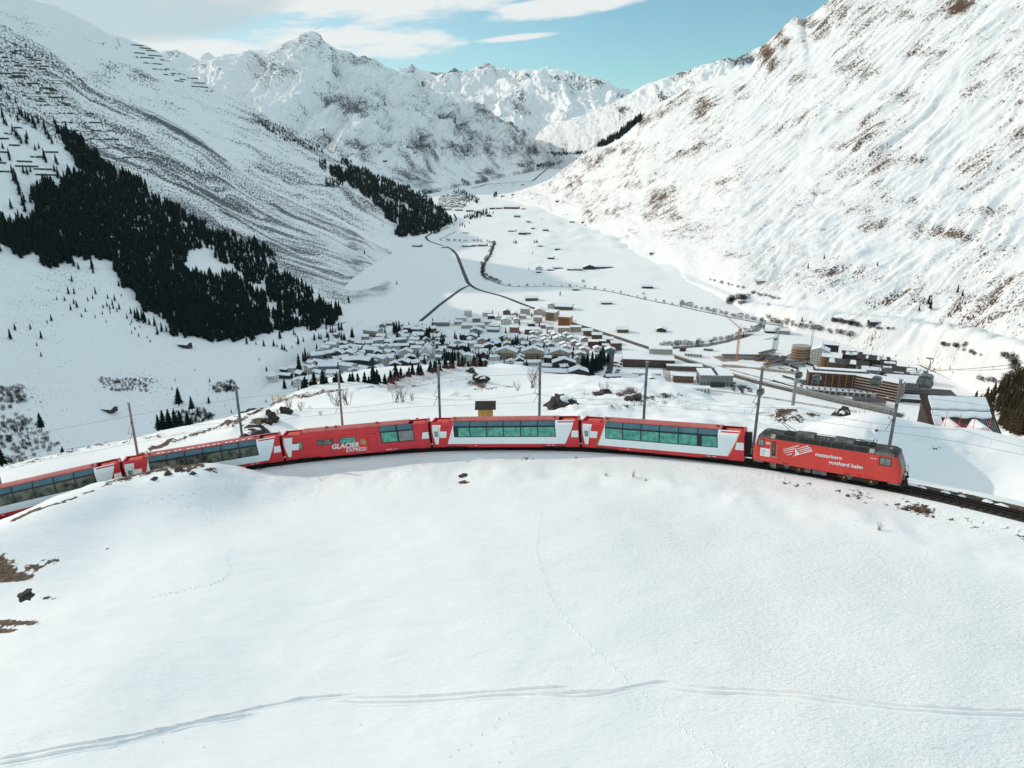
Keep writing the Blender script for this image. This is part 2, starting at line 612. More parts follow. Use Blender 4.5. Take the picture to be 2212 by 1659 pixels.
# ================================================================== NEAR HILL
def near_points():
    P = []
    for deg in range(-20, 201, 9):                       # rings inside and on the track
        th = math.radians(deg)
        for R, dz in ((92.8, -1.0), (TR, -0.95), (88.2, -0.9), (83.5, -1.05), (79, -0.85), (66, 0.1), (48, 1.2), (26, 3.2)):
            p = track_pt(th, R)
            if p.y < -25:
                continue
            if deg > 104 and 70 < R < 89:
                if R == 79:
                    P.append(tuple(track_pt(th, 76) + Vector((0, 0, 1.3))))
                continue
            if deg > 92 and R == 66:
                dz = 1.7
            if deg > 92 and R == 48:
                dz = 2.7
            P.append((p.x, p.y, p.z + dz))
    P += [(0, 0, 221), (30, -20, 224), (-30, -20, 217)]
    vis = []
    # the bank that hides the foot of the rear cars
    for u, v, r in ((105, 1078, 83.5), (195, 1044, 84.5), (246, 1032, 85), (331, 1013, 86), (413, 996, 85.5), (470, 997, 84.5), (540, 1000, 84.2), (0, 1097, 82), (-120, 1136, 82)):
        vis.append((u, v, r))
    vis += [(640, 900, 115), (740, 880, 130), (850, 868, 150), (900, 850, 200), (1000, 838, 225), (1000, 872, 138), (1050, 888, 112), (1100, 830, 250),
            (1150, 862, 150), (1213, 886, 115), (1300, 880, 130), (1400, 880, 130), (1480, 862, 175), (1560, 890, 130), (1640, 912, 118), (1720, 930, 110),
            (1800, 940, 112), (1900, 960, 100), (2000, 1042, 79), (2060, 1046, 79.5), (2150, 1057, 80.2), (2212, 1067, 81), (2280, 1090, 82), (2000, 946, 110), (2060, 948, 112), (2150, 960, 110), (2212, 978, 106), (560, 930, 108), (480, 945, 108), (300, 965, 118), (120, 1010, 108), (420, 950, 112), (1050, 800, 370)]
    crest = [(-200, 1080, 115), (-80, 1040, 118), (4, 1011, 120), (75, 995, 122), (130, 981, 125), (195, 967, 128), (275, 953, 130), (307, 941, 134), (400, 926, 142), (452, 924, 140),
             (512, 908, 136), (600, 867, 190), (634, 858, 210), (718, 845, 260), (804, 836, 300), (885, 830, 330), (978, 807, 380), (1048, 794, 400),
             (1118, 793, 400), (1177, 804, 370), (1211, 824, 320), (1281, 835, 300), (1363, 840, 280), (1440, 851, 230), (1540, 863, 200), (1664, 889, 165),
             (1750, 899, 160), (1830, 899, 190), (1930, 893, 205), (2000, 925, 158), (2060, 941, 150), (2118, 946, 150), (2212, 962, 138), (2400, 1000, 130)]
    for u, v, r in vis + crest:
        P.append(tuple(at_r(u, v, r)))
    for u, v, r in crest:
        p = at_r(u, v, r)
        for k, dz in ((35, 20), (90, 62)):
            q = p[:2] * (r + k) / r
            P.append((q[0], q[1], max(p[2] - dz, 8)))
    for az in range(-80, 81, 16):
        for rr in (470, 560):
            P.append((rr * math.sin(math.radians(az)), rr * math.cos(math.radians(az)), 20 if rr == 470 and abs(az) < 8 else -6))
    return np.array(P)


def tps(P, x, y, lam=0.4):
    sc = 100.0
    A = P[:, :2] / sc
    n = len(A)

    def K(d2):
        return np.where(d2 > 1e-12, 0.5 * d2 * np.log(np.maximum(d2, 1e-12)), 0)
    d2 = ((A[:, None] - A[None]) ** 2).sum(-1)
    L = np.zeros((n + 3, n + 3))
    L[:n, :n] = K(d2) + lam * 0.01 * np.eye(n)
    L[:n, n:] = np.c_[np.ones(n), A]
    L[n:, :n] = L[:n, n:].T
    w = np.linalg.solve(L, np.r_[P[:, 2], 0, 0, 0])
    xs = x.ravel() / sc
    ys = y.ravel() / sc
    out = w[n] + w[n + 1] * xs + w[n + 2] * ys
    for i in range(n):
        dd = (xs - A[i, 0]) ** 2 + (ys - A[i, 1]) ** 2
        out = out + w[i] * K(dd)
    return out.reshape(x.shape)


def blobs(u, v, lst):
    s = np.zeros_like(u)
    for (bu, bv, ru, rv, a) in lst:
        s = np.maximum(s, a * np.exp(-((u - bu) / ru) ** 2 - ((v - bv) / rv) ** 2))
    return s


def line_mask(u, v, pts, w):
    """1 near a polyline, falling to 0 at w"""
    best = np.full(u.shape, 1e9)
    for (x0, y0), (x1, y1) in zip(pts[:-1], pts[1:]):
        dx, dy = x1 - x0, y1 - y0
        t = np.clip(((u - x0) * dx + (v - y0) * dy) / (dx * dx + dy * dy), 0, 1)
        best = np.minimum(best, np.hypot(u - x0 - t * dx, v - y0 - t * dy))
    return np.exp(-(best / w) ** 2)


NEAR_P = near_points()
TH_FRONT_ = math.atan2(62.5 - TC[1], 38.0 - TC[0])


def build_near_hill():
    na, nr = 760, 640
    az = np.radians(np.linspace(-78, 78, na))
    r = np.exp(np.linspace(math.log(4.0), math.log(600), nr))
    A, R = np.meshgrid(az, r, indexing='ij')
    X, Y = R * np.sin(A), R * np.cos(A)
    # coarse solve, then bilinear refine (smooth anyway)
    ca, cr = 190, 200
    azc = np.radians(np.linspace(-78, 78, ca))
    rc = np.exp(np.linspace(math.log(4.0), math.log(600), cr))
    Ac, Rc = np.meshgrid(azc, rc, indexing='ij')
    Zc = tps(NEAR_P, Rc * np.sin(Ac), Rc * np.cos(Ac))
    fi = np.linspace(0, ca - 1, na)
    fj = np.linspace(0, cr - 1, nr)
    tmp = np.stack([np.interp(fj, np.arange(cr), row) for row in Zc])
    i0 = np.minimum(fi.astype(int), ca - 2)
    ft = (fi - i0)[:, None]

    def cr_(p0, p1, p2, p3, t):
        return 0.5 * ((2 * p1) + (-p0 + p2) * t + (2 * p0 - 5 * p1 + 4 * p2 - p3) * t * t + (-p0 + 3 * p1 - 3 * p2 + p3) * t ** 3)
    Z = cr_(tmp[np.maximum(i0 - 1, 0)], tmp[i0], tmp[i0 + 1], tmp[np.minimum(i0 + 2, ca - 1)], ft)
    D = np.hypot(X - TC[0], Y - TC[1])                      # distance from the curve's centre
    TH = np.arctan2(Y - TC[1], X - TC[0])
    beyond = sstep(D, TR + 4, TR + 16) * sstep(R, 60, 80)
    hump = ridged(X / 26, Y / 22, 4, 0.5, 3)
    U0, V0 = to_px(X, Y, Z)
    wild = 0.22 + 0.78 * np.clip(sstep(U0, 1180, 1260) * sstep(U0, 1800, 1720) + blobs(U0, V0, [(560, 925, 90, 40, 1.0), (1020, 835, 70, 22, .8), (2040, 985, 90, 40, .6)]), 0, 1)
    Z = Z + beyond * wild * ((np.clip(hump, -0.6, 1.5) - 0.35) * 1.35 * sstep(R, 360, 180) + fbm(X / 7, Y / 6, 4, 0.5, 9) * 0.34)
    # gentle wind relief of the foreground slope, a rougher bank beside the track
    inside = sstep(D, 84, 74)
    Z = Z + inside * (fbm(X / 23, Y / 16, 4, 0.45, 21) * 0.42 + fbm(X / 3.1, Y / 1.6, 3, 0.5, 5) * 0.028)
    bank = np.exp(-((D - 83.0) / 3.2) ** 2)
    Z = Z + bank * (fbm(X / 5.5, Y / 5, 3, 0.5, 31) * 0.34)
    # keep the formation of the railway level and below the rails
    X0 = TC[0] + TR * np.cos(TH)
    formation = track_z(X0) - 0.68
    on = sstep(np.abs(D - TR), 3.4, 2.0) * (Y > -30)
    Z = Z * (1 - on) + formation * on
    # the cutting bank on the outer side, ahead of the locomotive
    off = sstep(D, TR + 4.2, TR + 8.5)
    for (u_, v_, r_, ra, a_) in ((1905, 945, 96, 7.5, 4.3), (1850, 930, 106, 9, 2.6), (2060, 1005, 92, 9.5, -4.0), (2150, 1015, 93, 9, -2.6), (2130, 955, 108, 12, 1.4)):
        q_ = at_r(u_, v_, r_)
        Z = Z + off * a_ * np.exp(-((X - q_[0]) ** 2 + (Y - q_[1]) ** 2) / ra ** 2)
    under = (np.abs(D - TR) < 3.4) & (Y > -30)
    Z = np.where(under, np.minimum(Z, track_z(X0) - 0.65), Z)
    U, V = to_px(X, Y, Z)
    cover = np.full(X.shape, -0.35)
    gl = []
    for pts, w, a in (([(300, 985), (330, 968), (420, 940), (512, 910), (560, 888), (600, 868), (640, 858), (718, 845)], 7, 0.42),
                      ([(718, 845), (804, 836), (880, 836), (960, 826), (1010, 818)], 5, 0.30),
                      ([(4, 1013), (75, 997), (195, 968), (275, 955), (400, 935)], 3.5, 0.32),
                      ([(20, 1128), (70, 1104), (150, 1080), (195, 1062), (240, 1045)], 4.5, 0.50),
                      ([(230, 1044), (300, 1026), (345, 1016), (400, 1006), (440, 1004)], 9, 0.42), ([(1050, 842), (1090, 834), (1110, 836)], 7, 0.30)):
        cover = np.maximum(cover, -0.35 + (a + 0.20) * line_mask(U, V, pts, w) * 1.15)
    BL = [(0, 1245, 95, 16, .70), (70, 1225, 40, 12, .55), (105, 1212, 35, 10, .46), (30, 1345, 75, 9, .60), (0, 1362, 45, 8, .6), (-20, 1230, 80, 40, .6), (102, 1292, 26, 5, .5), (230, 1184, 14, 6, .5), (203, 1206, 12, 4, .45),
          (1003, 1042, 17, 4, .7), (1862, 1088, 20, 4, .5), (2080, 1095, 10, 3, .55), (560, 1012, 22, 8, .4), (610, 1006, 20, 7, .35), (1040, 1049, 6, 2.5, .6),
          (560, 912, 30, 12, .45), (520, 925, 30, 12, .4), (1030, 828, 32, 11, .5), (1040, 835, 20, 8, .5), (985, 850, 35, 16, .33), (1010, 858, 20, 9, .36),
          (1340, 852, 22, 9, .5), (1360, 846, 30, 12, .5), (1295, 850, 40, 9, .35), (1270, 862, 20, 7, .33), (1440, 856, 50, 12, .42), (1400, 862, 20, 8, .42), (1325, 880, 28, 8, .36),
          (1350, 878, 18, 8, .4), (1380, 870, 30, 8, .3), (1260, 843, 30, 8, .35), (1480, 870, 40, 14, .28), (1530, 880, 50, 14, .28), (1560, 866, 40, 8, .3), (1700, 888, 40, 9, .5), (1690, 897, 35, 6, .5), (1755, 897, 30, 8, .45),
          (1650, 905, 60, 14, .30), (1700, 912, 60, 12, .30), (1630, 925, 50, 12, .3), (1740, 920, 40, 12, .26), (1860, 908, 50, 3, .4), (1900, 934, 24, 4, .5), (1870, 935, 20, 3, .4),
          (2020, 970, 50, 9, .33), (1990, 955, 40, 9, .3), (2075, 975, 40, 8, .3), (2130, 985, 20, 6, .32), (2160, 1076, 50, 8, .2), (2080, 1060, 40, 6, .25), (455, 1014, 40, 10, .42), (400, 1016, 30, 9, .45), (2120, 1032, 18, 6, .3), (900, 812, 40, 6, .2), (1213, 872, 34, 16, .5), (1240, 880, 30, 14, .35)]
    cover = np.maximum(cover, -0.35 + blobs(U, V, BL) * 1.62)
    cover = np.where(Y < 5, -0.35, cover)
    zone = blobs(U, V, [(1400, 868, 190, 30, 1.0), (1690, 902, 130, 22, 1.0), (560, 920, 90, 26, 1.0), (1025, 838, 70, 20, .9), (2050, 975, 80, 26, .7), (1260, 865, 70, 30, .9)]) * beyond
    cover = np.maximum(cover, -0.35 + zone * (0.50 + 0.22 * fbm(X / 9, Y / 7, 3, 0.5, 87)))
    # cinders and grit thrown out beside the rails
    grit = np.exp(-((D - 87.2) / 1.5) ** 2) * (0.135 + 0.11 * sstep(X, 22, 50)) * (Y > -30) * sstep(X, -32, -5)
    cover = np.maximum(cover, -0.20 + grit * 2.0)
    free = np.exp(-((D - TR - 2.2) / 1.5) ** 4) * sstep(TH, TH_FRONT_ + 0.02, TH_FRONT_ - 0.03) * (Y > 0)
    cover = np.maximum(cover, -0.35 + free * 0.95)
    # where the ground shows the snow is thin: small hollows with ragged stone
    Z = Z + beyond * sstep(cover, -0.05, 0.25) * (np.abs(fbm(X / 2.6, Y / 2.6, 3, 0.6, 44)) * 0.8 - 0.15)
    crust = np.clip(0.25 + 0.9 * sstep(X + 0.35 * Y, 5, 40) * inside + 0.8 * np.exp(-((D - 86.5) / 2.5) ** 2) + 0.3 * fbm(X / 12, Y / 9, 3, 0.5, 13), 0.1, 1.3)
    m = snow_ground_mat('near_snow', (0.16, 0.085, 0.04), (0.035, 0.026, 0.02))
    me = grid_mesh('snow_hill', X, Y, Z, m, {'cover': cover, 'crust': crust})
    return tag(link('snow_hill', me), kind='structure')


# ================================================================== VALLEY FLOOR
def floor_z(x, y):
    base = 105.0 * sstep(y, 3200, 9500) + 12 * sstep(y, 2300, 3600)
    rough = sstep(np.hypot(x, y), 1500, 2600)
    b = fbm(np.asarray(x) / 160, np.asarray(y) / 160, 3, 0.5, 61)
    knoll = np.clip(fbm(np.asarray(x) / 170, np.asarray(y) / 230, 4, 0.5, 71), 0, 2)
    # the hummocky meadows on the right of the valley, towards the second village
    hum = np.exp(-((np.asarray(x) - 330) / 330) ** 2 - ((np.asarray(y) - 2550) / 900) ** 2)
    return base + rough * b * 1.5 + hum * knoll * 26 + 0.5 * fbm(np.asarray(x) / 70, np.asarray(y) / 70, 2, 0.5, 63)


def build_floor():
    y = 250 * np.exp(np.linspace(0, math.log(56.0), 620))
    s = np.linspace(-1, 1, 560)
    S, Y = np.meshgrid(s, y, indexing='ij')
    X = S * (260 + 1.15 * Y)
    Z = floor_z(X, Y)
    U, V = to_px(X, Y, Z)
    cover = np.full(X.shape, -0.6)
    BL = [(1780, 780, 90, 14, .78), (1620, 775, 90, 10, .78), (1560, 790, 50, 8, .66), (1700, 795, 70, 8, .7), (1330, 815, 40, 30, .66), (1440, 795, 40, 24, .62), (1600, 835, 80, 10, .62), (1760, 812, 60, 8, .7), (1850, 850, 60, 10, .62),
          (1950, 770, 70, 10, .48), (1900, 755, 40, 8, .42), (2060, 790, 40, 8, .40), (1480, 820, 60, 14, .38), (1660, 860, 90, 5, .42), (1090, 400, 120, 24, .55), (1130, 360, 120, 16, .66)]
    cover = np.maximum(cover, -0.6 + blobs(U, V, BL))
    m = mountain_mat('valley_snow', (0.17, 0.14, 0.115), (0.33, 0.29, 0.25), 0.50, 0.62, 0.012, 0.012, 0.06, bump=0.8, bscale=0.02)
    me = grid_mesh('valley_ground', X, Y, Z, m, {'cover': cover, 'st': np.stack([X, Y, np.zeros_like(X)], -1)})
    return tag(link('valley_ground', me), kind='structure')


# ================================================================== MOUNTAINS
def catmull(rows, nv):
    """rows: list of (n, 3) arrays -> (n, nv, 3)"""
    A = np.stack(rows, 1)
    k = A.shape[1]
    # spacing by mean length so that the samples spread evenly
    seg = np.linalg.norm(np.diff(A, axis=1), axis=-1).mean(0)
    cum = np.r_[0, np.cumsum(seg)]
    t = np.linspace(0, cum[-1], nv)
    out = np.zeros((A.shape[0], nv, 3))
    for j, tt in enumerate(t):
        i = min(np.searchsorted(cum, tt, 'right') - 1, k - 2)
        f = (tt - cum[i]) / (cum[i + 1] - cum[i])
        p1, p2 = A[:, i], A[:, i + 1]
        p0 = A[:, i - 1] if i > 0 else 2 * p1 - p2
        p3 = A[:, i + 2] if i + 2 < k else 2 * p2 - p1
        # tangents scaled for the uneven spacing
        h = seg[i]
        m1 = (p2 - p0) / (h + (seg[i - 1] if i > 0 else h)) * h
        m2 = (p3 - p1) / (h + (seg[i + 1] if i + 2 < k else h)) * h
        f2, f3 = f * f, f ** 3
        out[:, j] = (2 * f3 - 3 * f2 + 1) * p1 + (f3 - 2 * f2 + f) * m1 + (-2 * f3 + 3 * f2) * p2 + (f3 - f2) * m2
    return out


def resample(row, n):
    row = np.array(row, float)
    c = np.r_[0, np.cumsum(np.hypot(np.diff(row[:, 0]), np.diff(row[:, 1])))]
    t = np.linspace(0, c[-1], n)
    return np.stack([np.interp(t, c, row[:, k]) for k in range(row.shape[1])], -1)


def mountain(name, rows, nu, nv, mat, disp, cover, back=(500, 350), crest_rough=0.0, nb=14):
    """rows: crest first, then lines down to the foot, each a list of (u, v, distance)"""
    R3 = []
    for row in rows:
        q = resample(row, nu)
        R3.append(at_r(q[:, 0], q[:, 1], q[:, 2]))
    last = R3[-1].copy()
    step_ = R3[-1] - R3[-2]
    last[:, :2] += step_[:, :2] / (np.linalg.norm(step_[:, :2], axis=1, keepdims=True) + 1e-6) * 60
    last[:, 2] = np.minimum(R3[-1][:, 2] - 25, floor_z(last[:, 0], last[:, 1]) - 25)
    R3.append(last)
    G = catmull(R3, nv)
    out = R3[0].copy()
    rad = out[:, :2] / np.linalg.norm(out[:, :2], axis=1, keepdims=True)
    B = []
    for k in range(nb, 0, -1):
        f = k / nb
        p = out.copy()
        p[:, :2] += rad * back[0] * f
        p[:, 2] -= back[1] * f ** 1.15
        B.append(p)
    G = np.concatenate([np.stack(B, 1), G], 1)
    S = np.cumsum(np.r_[0, np.linalg.norm(np.diff(G[:, nb + nv // 3], axis=0), axis=-1)])[:, None] + np.zeros((1, G.shape[1]))
    T = np.concatenate([np.zeros((G.shape[0], 1)), np.cumsum(np.linalg.norm(np.diff(G, axis=1), axis=-1), axis=1)], 1)
    T = T - T[:, nb:nb + 1]
    tn = np.clip(T / T[:, -1:].max(), 0, 1)
    # normals of the smooth sheet
    du = np.gradient(G, axis=0)
    dv = np.gradient(G, axis=1)
    N = np.cross(du, dv)
    N /= np.linalg.norm(N, axis=-1, keepdims=True) + 1e-9
    N = np.where(N[..., 2:3] < 0, -N, N)
    d = disp(S, T, G)
    G = G + N * d[..., None] * 1.0
    U, V = to_px(G[..., 0], G[..., 1], G[..., 2])
    cv = cover(S, T, G, U, V, N)
    me = grid_mesh(name, G[..., 0], G[..., 1], G[..., 2], mat, {'cover': cv, 'st': np.stack([S, T, np.zeros_like(S)], -1)})
    return tag(link(name, me), kind='structure')


def build_mountains():
    # ---- nearest slope on the left (in its own shade), forest and avalanche fences on it
    def disp(S, T, G):
        g = ridged(S / 700, (T + 0.12 * S) / 120 + 0.6 * fbm(S / 300, T / 220, 3, .5, 7), 4, 0.5, 41)
        e = sstep(T, -5, 60) * 1.0
        low = 0.22 + 0.78 * sstep(G[..., 2], 60, 190)
        return (g * 5.5 * e + fbm(S / 60, T / 110, 5, 0.55, 43) * 3.4 * (0.35 + 0.65 * e)) * sstep(G[..., 2], -10, 60) * low

    def cover(S, T, G, U, V, N):
        low = fbm(S / 260, (T + .12 * S) / 110, 5, 0.6, 51)
        line = np.interp(U, [0, 130, 330, 480, 560, 600, 740, 830, 880], [240, 310, 425, 510, 545, 580, 660, 640, 560])
        d = line - V                                            # above the forest edge
        c = -0.25 + 0.44 * sstep(d, -25, 25) - 0.07 * sstep(U, 560, 760) + 0.08 * low * sstep(d, -60, 10)
        streak = ridged(S / 420, (T + .12 * S) / 56 + 0.9 * fbm(S / 260, T / 160, 3, .5, 58), 4, 0.6, 52)
        c = c - 0.20 * sstep(streak, 0.45, 1.05) * sstep(d, 0, 40)
        c -= 0.35 * np.exp(-((T - 14) / 16) ** 2)
        c += 0.09 * line_mask(U, V, [(50, 75), (143, 140), (233, 205), (333, 250), (433, 305), (560, 385), (680, 450)], 14) * sstep(low, -0.6, 0.3)
        c += blobs(U, V, [(70, 655, 60, 14, .13), (140, 610, 70, 25, .17), (290, 830, 60, 15, .30), (320, 820, 40, 12, .25), (40, 850, 60, 22, .24), (30, 940, 60, 60, .22), (420, 905, 45, 28, .27), (60, 700, 60, 40, .1), (470, 840, 20, 12, .2), (380, 950, 30, 20, .2)])
        return c
    rows = [[(-1700, -820, 1750), (-1000, -560, 1850), (-420, -270, 1900), (-200, -110, 1800), (0, 42, 1750), (50, 75, 1750), (110, 110, 1760), (143, 133, 1770), (187, 177, 1790), (233, 200, 1800), (293, 227, 1830), (333, 243, 1850), (383, 270, 1880), (433, 300, 1900),
             (500, 350, 1930), (567, 400, 1950), (633, 430, 1960), (690, 455, 1980), (737, 474, 1990), (800, 512, 1990), (850, 540, 1960), (890, 556, 1930)],
            [(-1700, -240, 1350), (-1000, -150, 1450), (-420, 30, 1600), (0, 230, 1420), (130, 310, 1400), (330, 425, 1420), (480, 510, 1420), (600, 560, 1440), (740, 600, 1500), (850, 570, 1750), (890, 562, 1850)],
            [(-1700, 520, 950), (-1000, 510, 1000), (-420, 500, 1150), (0, 530, 1090), (110, 575, 1080), (250, 585, 1080), (340, 675, 1000), (460, 730, 960), (600, 715, 1000), (735, 685, 1090), (845, 620, 1380), (892, 567, 1800)],
            [(-1700, 1050, 720), (-1000, 930, 720), (-420, 800, 720), (0, 770, 760), (150, 775, 790), (300, 780, 810), (420, 772, 850), (540, 748, 905), (640, 722, 985), (760, 694, 1085), (850, 625, 1360), (894, 570, 1780)],
            [(-1700, 1500, 540), (-1000, 1200, 530), (-420, 980, 520), (0, 990, 560), (150, 985, 590), (300, 930, 660), (420, 890, 700), (560, 800, 822), (660, 736, 952), (770, 700, 1070), (853, 630, 1340), (897, 573, 1760)]]
    m = mountain_mat('left_slope', (0.135, 0.14, 0.15), (0.06, 0.065, 0.075), 0.46, 0.66, 0.016, 0.034, 0.30, bump=1.2, bscale=0.05, thick=0.20, rot=7)
    mountain('left_mountain', rows, 1000, 440, m, disp, cover, back=(600, 420))

    # ---- second slope on the left
    def disp2(S, T, G):
        g = ridged(S / 300 + 0.3 * fbm(S / 400, T / 700, 2, .5, 7), T / 1100, 5, 0.5, 141)
        e = sstep(T, -40, 220)
        return (g * 15 * e + fbm(S / 110, T / 160, 5, 0.55, 143) * 10.0 * (0.3 + 0.7 * e)) * sstep(G[..., 2], -10, 120)

    def cover2(S, T, G, U, V, N):
        low = fbm(S / 480, T / 200, 4, 0.5, 151)
        c = -0.19 + 0.17 * low
        c += 0.15 * sstep(U + 0.2 * V, 430, 700) * sstep(V, 200, 300)
        c += blobs(U, V, [(235, 155, 45, 30, .22), (300, 165, 40, 25, .24), (110, 60, 120, 40, .09), (560, 260, 50, 30, .16), (380, 215, 60, 25, .13), (640, 330, 100, 40, .06)])
        return c
    rows = [[(-500, -390, 3300), (-260, -240, 3200), (-60, -62, 3100), (67, 0, 3050), (117, 13, 3050), (183, 43, 3050), (233, 73, 3050), (260, 78, 3050), (283, 87, 3050), (317, 100, 3050), (343, 113, 3060), (393, 147, 3080),
             (443, 180, 3100), (500, 207, 3120), (560, 240, 3140), (600, 273, 3160), (650, 297, 3180), (697, 322, 3200), (740, 345, 3180), (800, 376, 3120), (870, 406, 3020), (920, 432, 2900), (960, 456, 2780), (982, 474, 2680)],
            [(-500, -100, 2750), (0, 120, 2600), (250, 220, 2560), (450, 310, 2540), (600, 380, 2520), (720, 430, 2500), (830, 470, 2480), (920, 486, 2560), (984, 482, 2640)],
            [(-500, 350, 2150), (0, 380, 2120), (300, 420, 2100), (500, 470, 2080), (700, 520, 2050), (830, 530, 2040), (920, 516, 2260), (985, 489, 2600)],
            [(-500, 560, 1900), (0, 600, 1850), (300, 600, 1800), (500, 600, 1800), (700, 600, 1780), (830, 575, 1860), (925, 528, 2160), (987, 495, 2560)]]
    m = mountain_mat('left_far_slope', (0.135, 0.14, 0.15), (0.06, 0.067, 0.078), 0.49, 0.64, 0.006, 0.018, 0.17, bump=3.0, bscale=0.02, thick=0.38)
    mountain('left_far_mountain', rows, 520, 330, m, disp2, cover2, back=(900, 500))

    # ---- central peak
    def disp3(S, T, G):
        g = ridged(S / 520 + 0.55 * T / 900 + 0.3 * fbm(S / 700, T / 700, 2, .5, 7), T / 1500, 6, 0.55, 241)
        e = sstep(T, -40, 300)
        return (g * 58 * e + fbm(S / 260, T / 300, 7, 0.60, 243) * 34 * (0.18 + 0.82 * e) + ridged(S / 130 + T / 200, T / 420, 4, 0.6, 249) * 13 * e) * sstep(G[..., 2], 20, 300)

    def cover3(S, T, G, U, V, N):
        low = fbm(S / 480, T / 600, 4, 0.5, 251)
        c = -0.175 + 0.20 * low
        c += 0.14 * sstep(N[..., 2], 0.9, 0.6)
        c += blobs(U, V, [(880, 330, 120, 50, .16), (980, 260, 90, 30, .13), (1060, 320, 90, 30, .17), (1140, 330, 60, 16, .22), (740, 220, 60, 40, .14), (640, 260, 60, 50, .13), (663, 90, 40, 14, .14), (750, 110, 40, 20, .12), (900, 240, 60, 20, .1), (820, 380, 90, 20, .1), (700, 310, 50, 20, .2), (950, 395, 120, 14, .14), (1080, 375, 100, 10, .16)])
        return c
    rows = [[(330, 215, 6500), (400, 175, 6400), (442, 147, 6300), (475, 130, 6200), (507, 117, 6150), (536, 108, 6100), (572, 108, 6050), (611, 93, 6000), (637, 83, 6000), (663, 70, 6000), (676, 72, 6000), (689, 78, 6050), (707, 93, 6100), (728, 108, 6200), (754, 112, 6300),
             (789, 133, 6500), (815, 141, 6600), (850, 153, 6800), (900, 180, 7000), (949, 208, 7200), (1019, 219, 7500), (1049, 236, 7700), (1092, 264, 8000), (1136, 290, 8400), (1179, 321, 8800), (1214, 342, 9100)],
            [(330, 290, 5400), (500, 235, 5300), (600, 215, 5200), (700, 210, 5250), (800, 230, 5500), (900, 262, 5900), (1000, 290, 6500), (1100, 318, 7300), (1180, 338, 8300), (1216, 346, 8900)],
            [(330, 400, 4500), (500, 370, 4450), (640, 350, 4400), (760, 350, 4450), (860, 370, 4600), (950, 372, 5100), (1040, 372, 5800), (1120, 362, 6800), (1180, 350, 7900), (1218, 349, 8700)],
            [(330, 520, 3700), (500, 500, 3700), (640, 480, 3700), (760, 460, 3750), (860, 428, 4000), (950, 405, 4500), (1040, 388, 5400), (1120, 370, 6500), (1182, 355, 7700), (1219, 352, 8500)]]
    m = mountain_mat('peak_snow', (0.15, 0.155, 0.165), (0.07, 0.082, 0.095), 0.47, 0.60, 0.0030, 0.010, 0.070, bump=7.0, bscale=0.010, thick=0.42, rot=-38, fstretch=1.6)
    mountain('central_mountain', rows, 560, 300, m, disp3, cover3, back=(1500, 700))

    # ---- far range
    def disp4(S, T, G):
        g = ridged(S / 900 + 0.2 * fbm(S / 900, T / 900, 2, .5, 7), T / 2300, 5, 0.55, 341)
        e = sstep(T, -60, 500)
        return (g * 100 * e + fbm(S / 420, T / 520, 6, 0.6, 343) * 60 * (0.45 + 0.55 * e)) * sstep(G[..., 2], 50, 400)

    def cover4(S, T, G, U, V, N):
        c = -0.17 + 0.15 * fbm(S / 700, T / 800, 4, 0.5, 351)
        c += blobs(U, V, [(889, 142, 22, 14, .22), (980, 152, 22, 14, .24), (1050, 152, 26, 16, .24), (1290, 175, 20, 14, .30), (1220, 165, 50, 8, .16), (1110, 165, 20, 10, .15), (1110, 250, 80, 30, .12), (1140, 165, 16, 8, .2), (940, 165, 30, 10, .16)])
        return c
    rows = [[(300, 150, 12500), (345, 113, 12500), (362, 111, 12500), (380, 108, 12500), (400, 117, 12500), (425, 129, 12500), (438, 120, 12500), (450, 114, 12500), (462, 120, 12500), (475, 131, 12500), (560, 160, 12800), (700, 170, 12800), (820, 160, 12800), (850, 152, 12600), (870, 148, 12500), (889, 139, 12500),
             (900, 146, 12500), (910, 152, 12500), (941, 155, 12500), (965, 157, 12500), (980, 147, 12500), (992, 154, 12500), (1005, 150, 12500), (1023, 153, 12500), (1038, 146, 12500), (1053, 137, 12500), (1066, 146, 12500), (1075, 149, 12500), (1114, 163, 12300), (1136, 155, 12200), (1152, 160, 12200), (1170, 156, 12000),
             (1195, 154, 12000), (1218, 159, 11900), (1240, 163, 11800), (1266, 172, 11700), (1283, 167, 11600), (1296, 173, 11600), (1309, 183, 11500), (1335, 199, 11500), (1357, 207, 11500), (1420, 230, 11500), (1500, 240, 11500)],
            [(300, 230, 11500), (600, 240, 11500), (850, 225, 11200), (1000, 225, 11000), (1100, 220, 10600), (1200, 225, 10500), (1300, 235, 10400), (1500, 265, 10500)],
            [(300, 300, 10500), (600, 300, 10500), (850, 300, 10200), (1000, 290, 9900), (1100, 285, 9600), (1200, 280, 9500), (1300, 280, 9500), (1500, 290, 9800)],
            [(300, 370, 9700), (600, 370, 9700), (850, 370, 9500), (1000, 362, 9300), (1100, 352, 9200), (1200, 345, 9100), (1300, 342, 9100), (1500, 342, 9300)]]
    m = mountain_mat('far_snow', (0.17, 0.18, 0.19), (0.09, 0.105, 0.12), 0.49, 0.62, 0.0032, 0.0014, 0.030, bump=14.0, bscale=0.004, thick=0.5)
    mountain('far_range', rows, 620, 200, m, disp4, cover4, back=(2500, 900))

    # ---- back ridge on the right
    def disp5(S, T, G):
        g = ridged(S / 420 + 0.25 * T / 700, T / 1500, 5, 0.55, 441)
        e = sstep(T, -40, 250)
        return (g * 38 * e + fbm(S / 200, T / 260, 6, 0.6, 443) * 26 * (0.4 + 0.6 * e)) * sstep(G[..., 2], 60, 300)

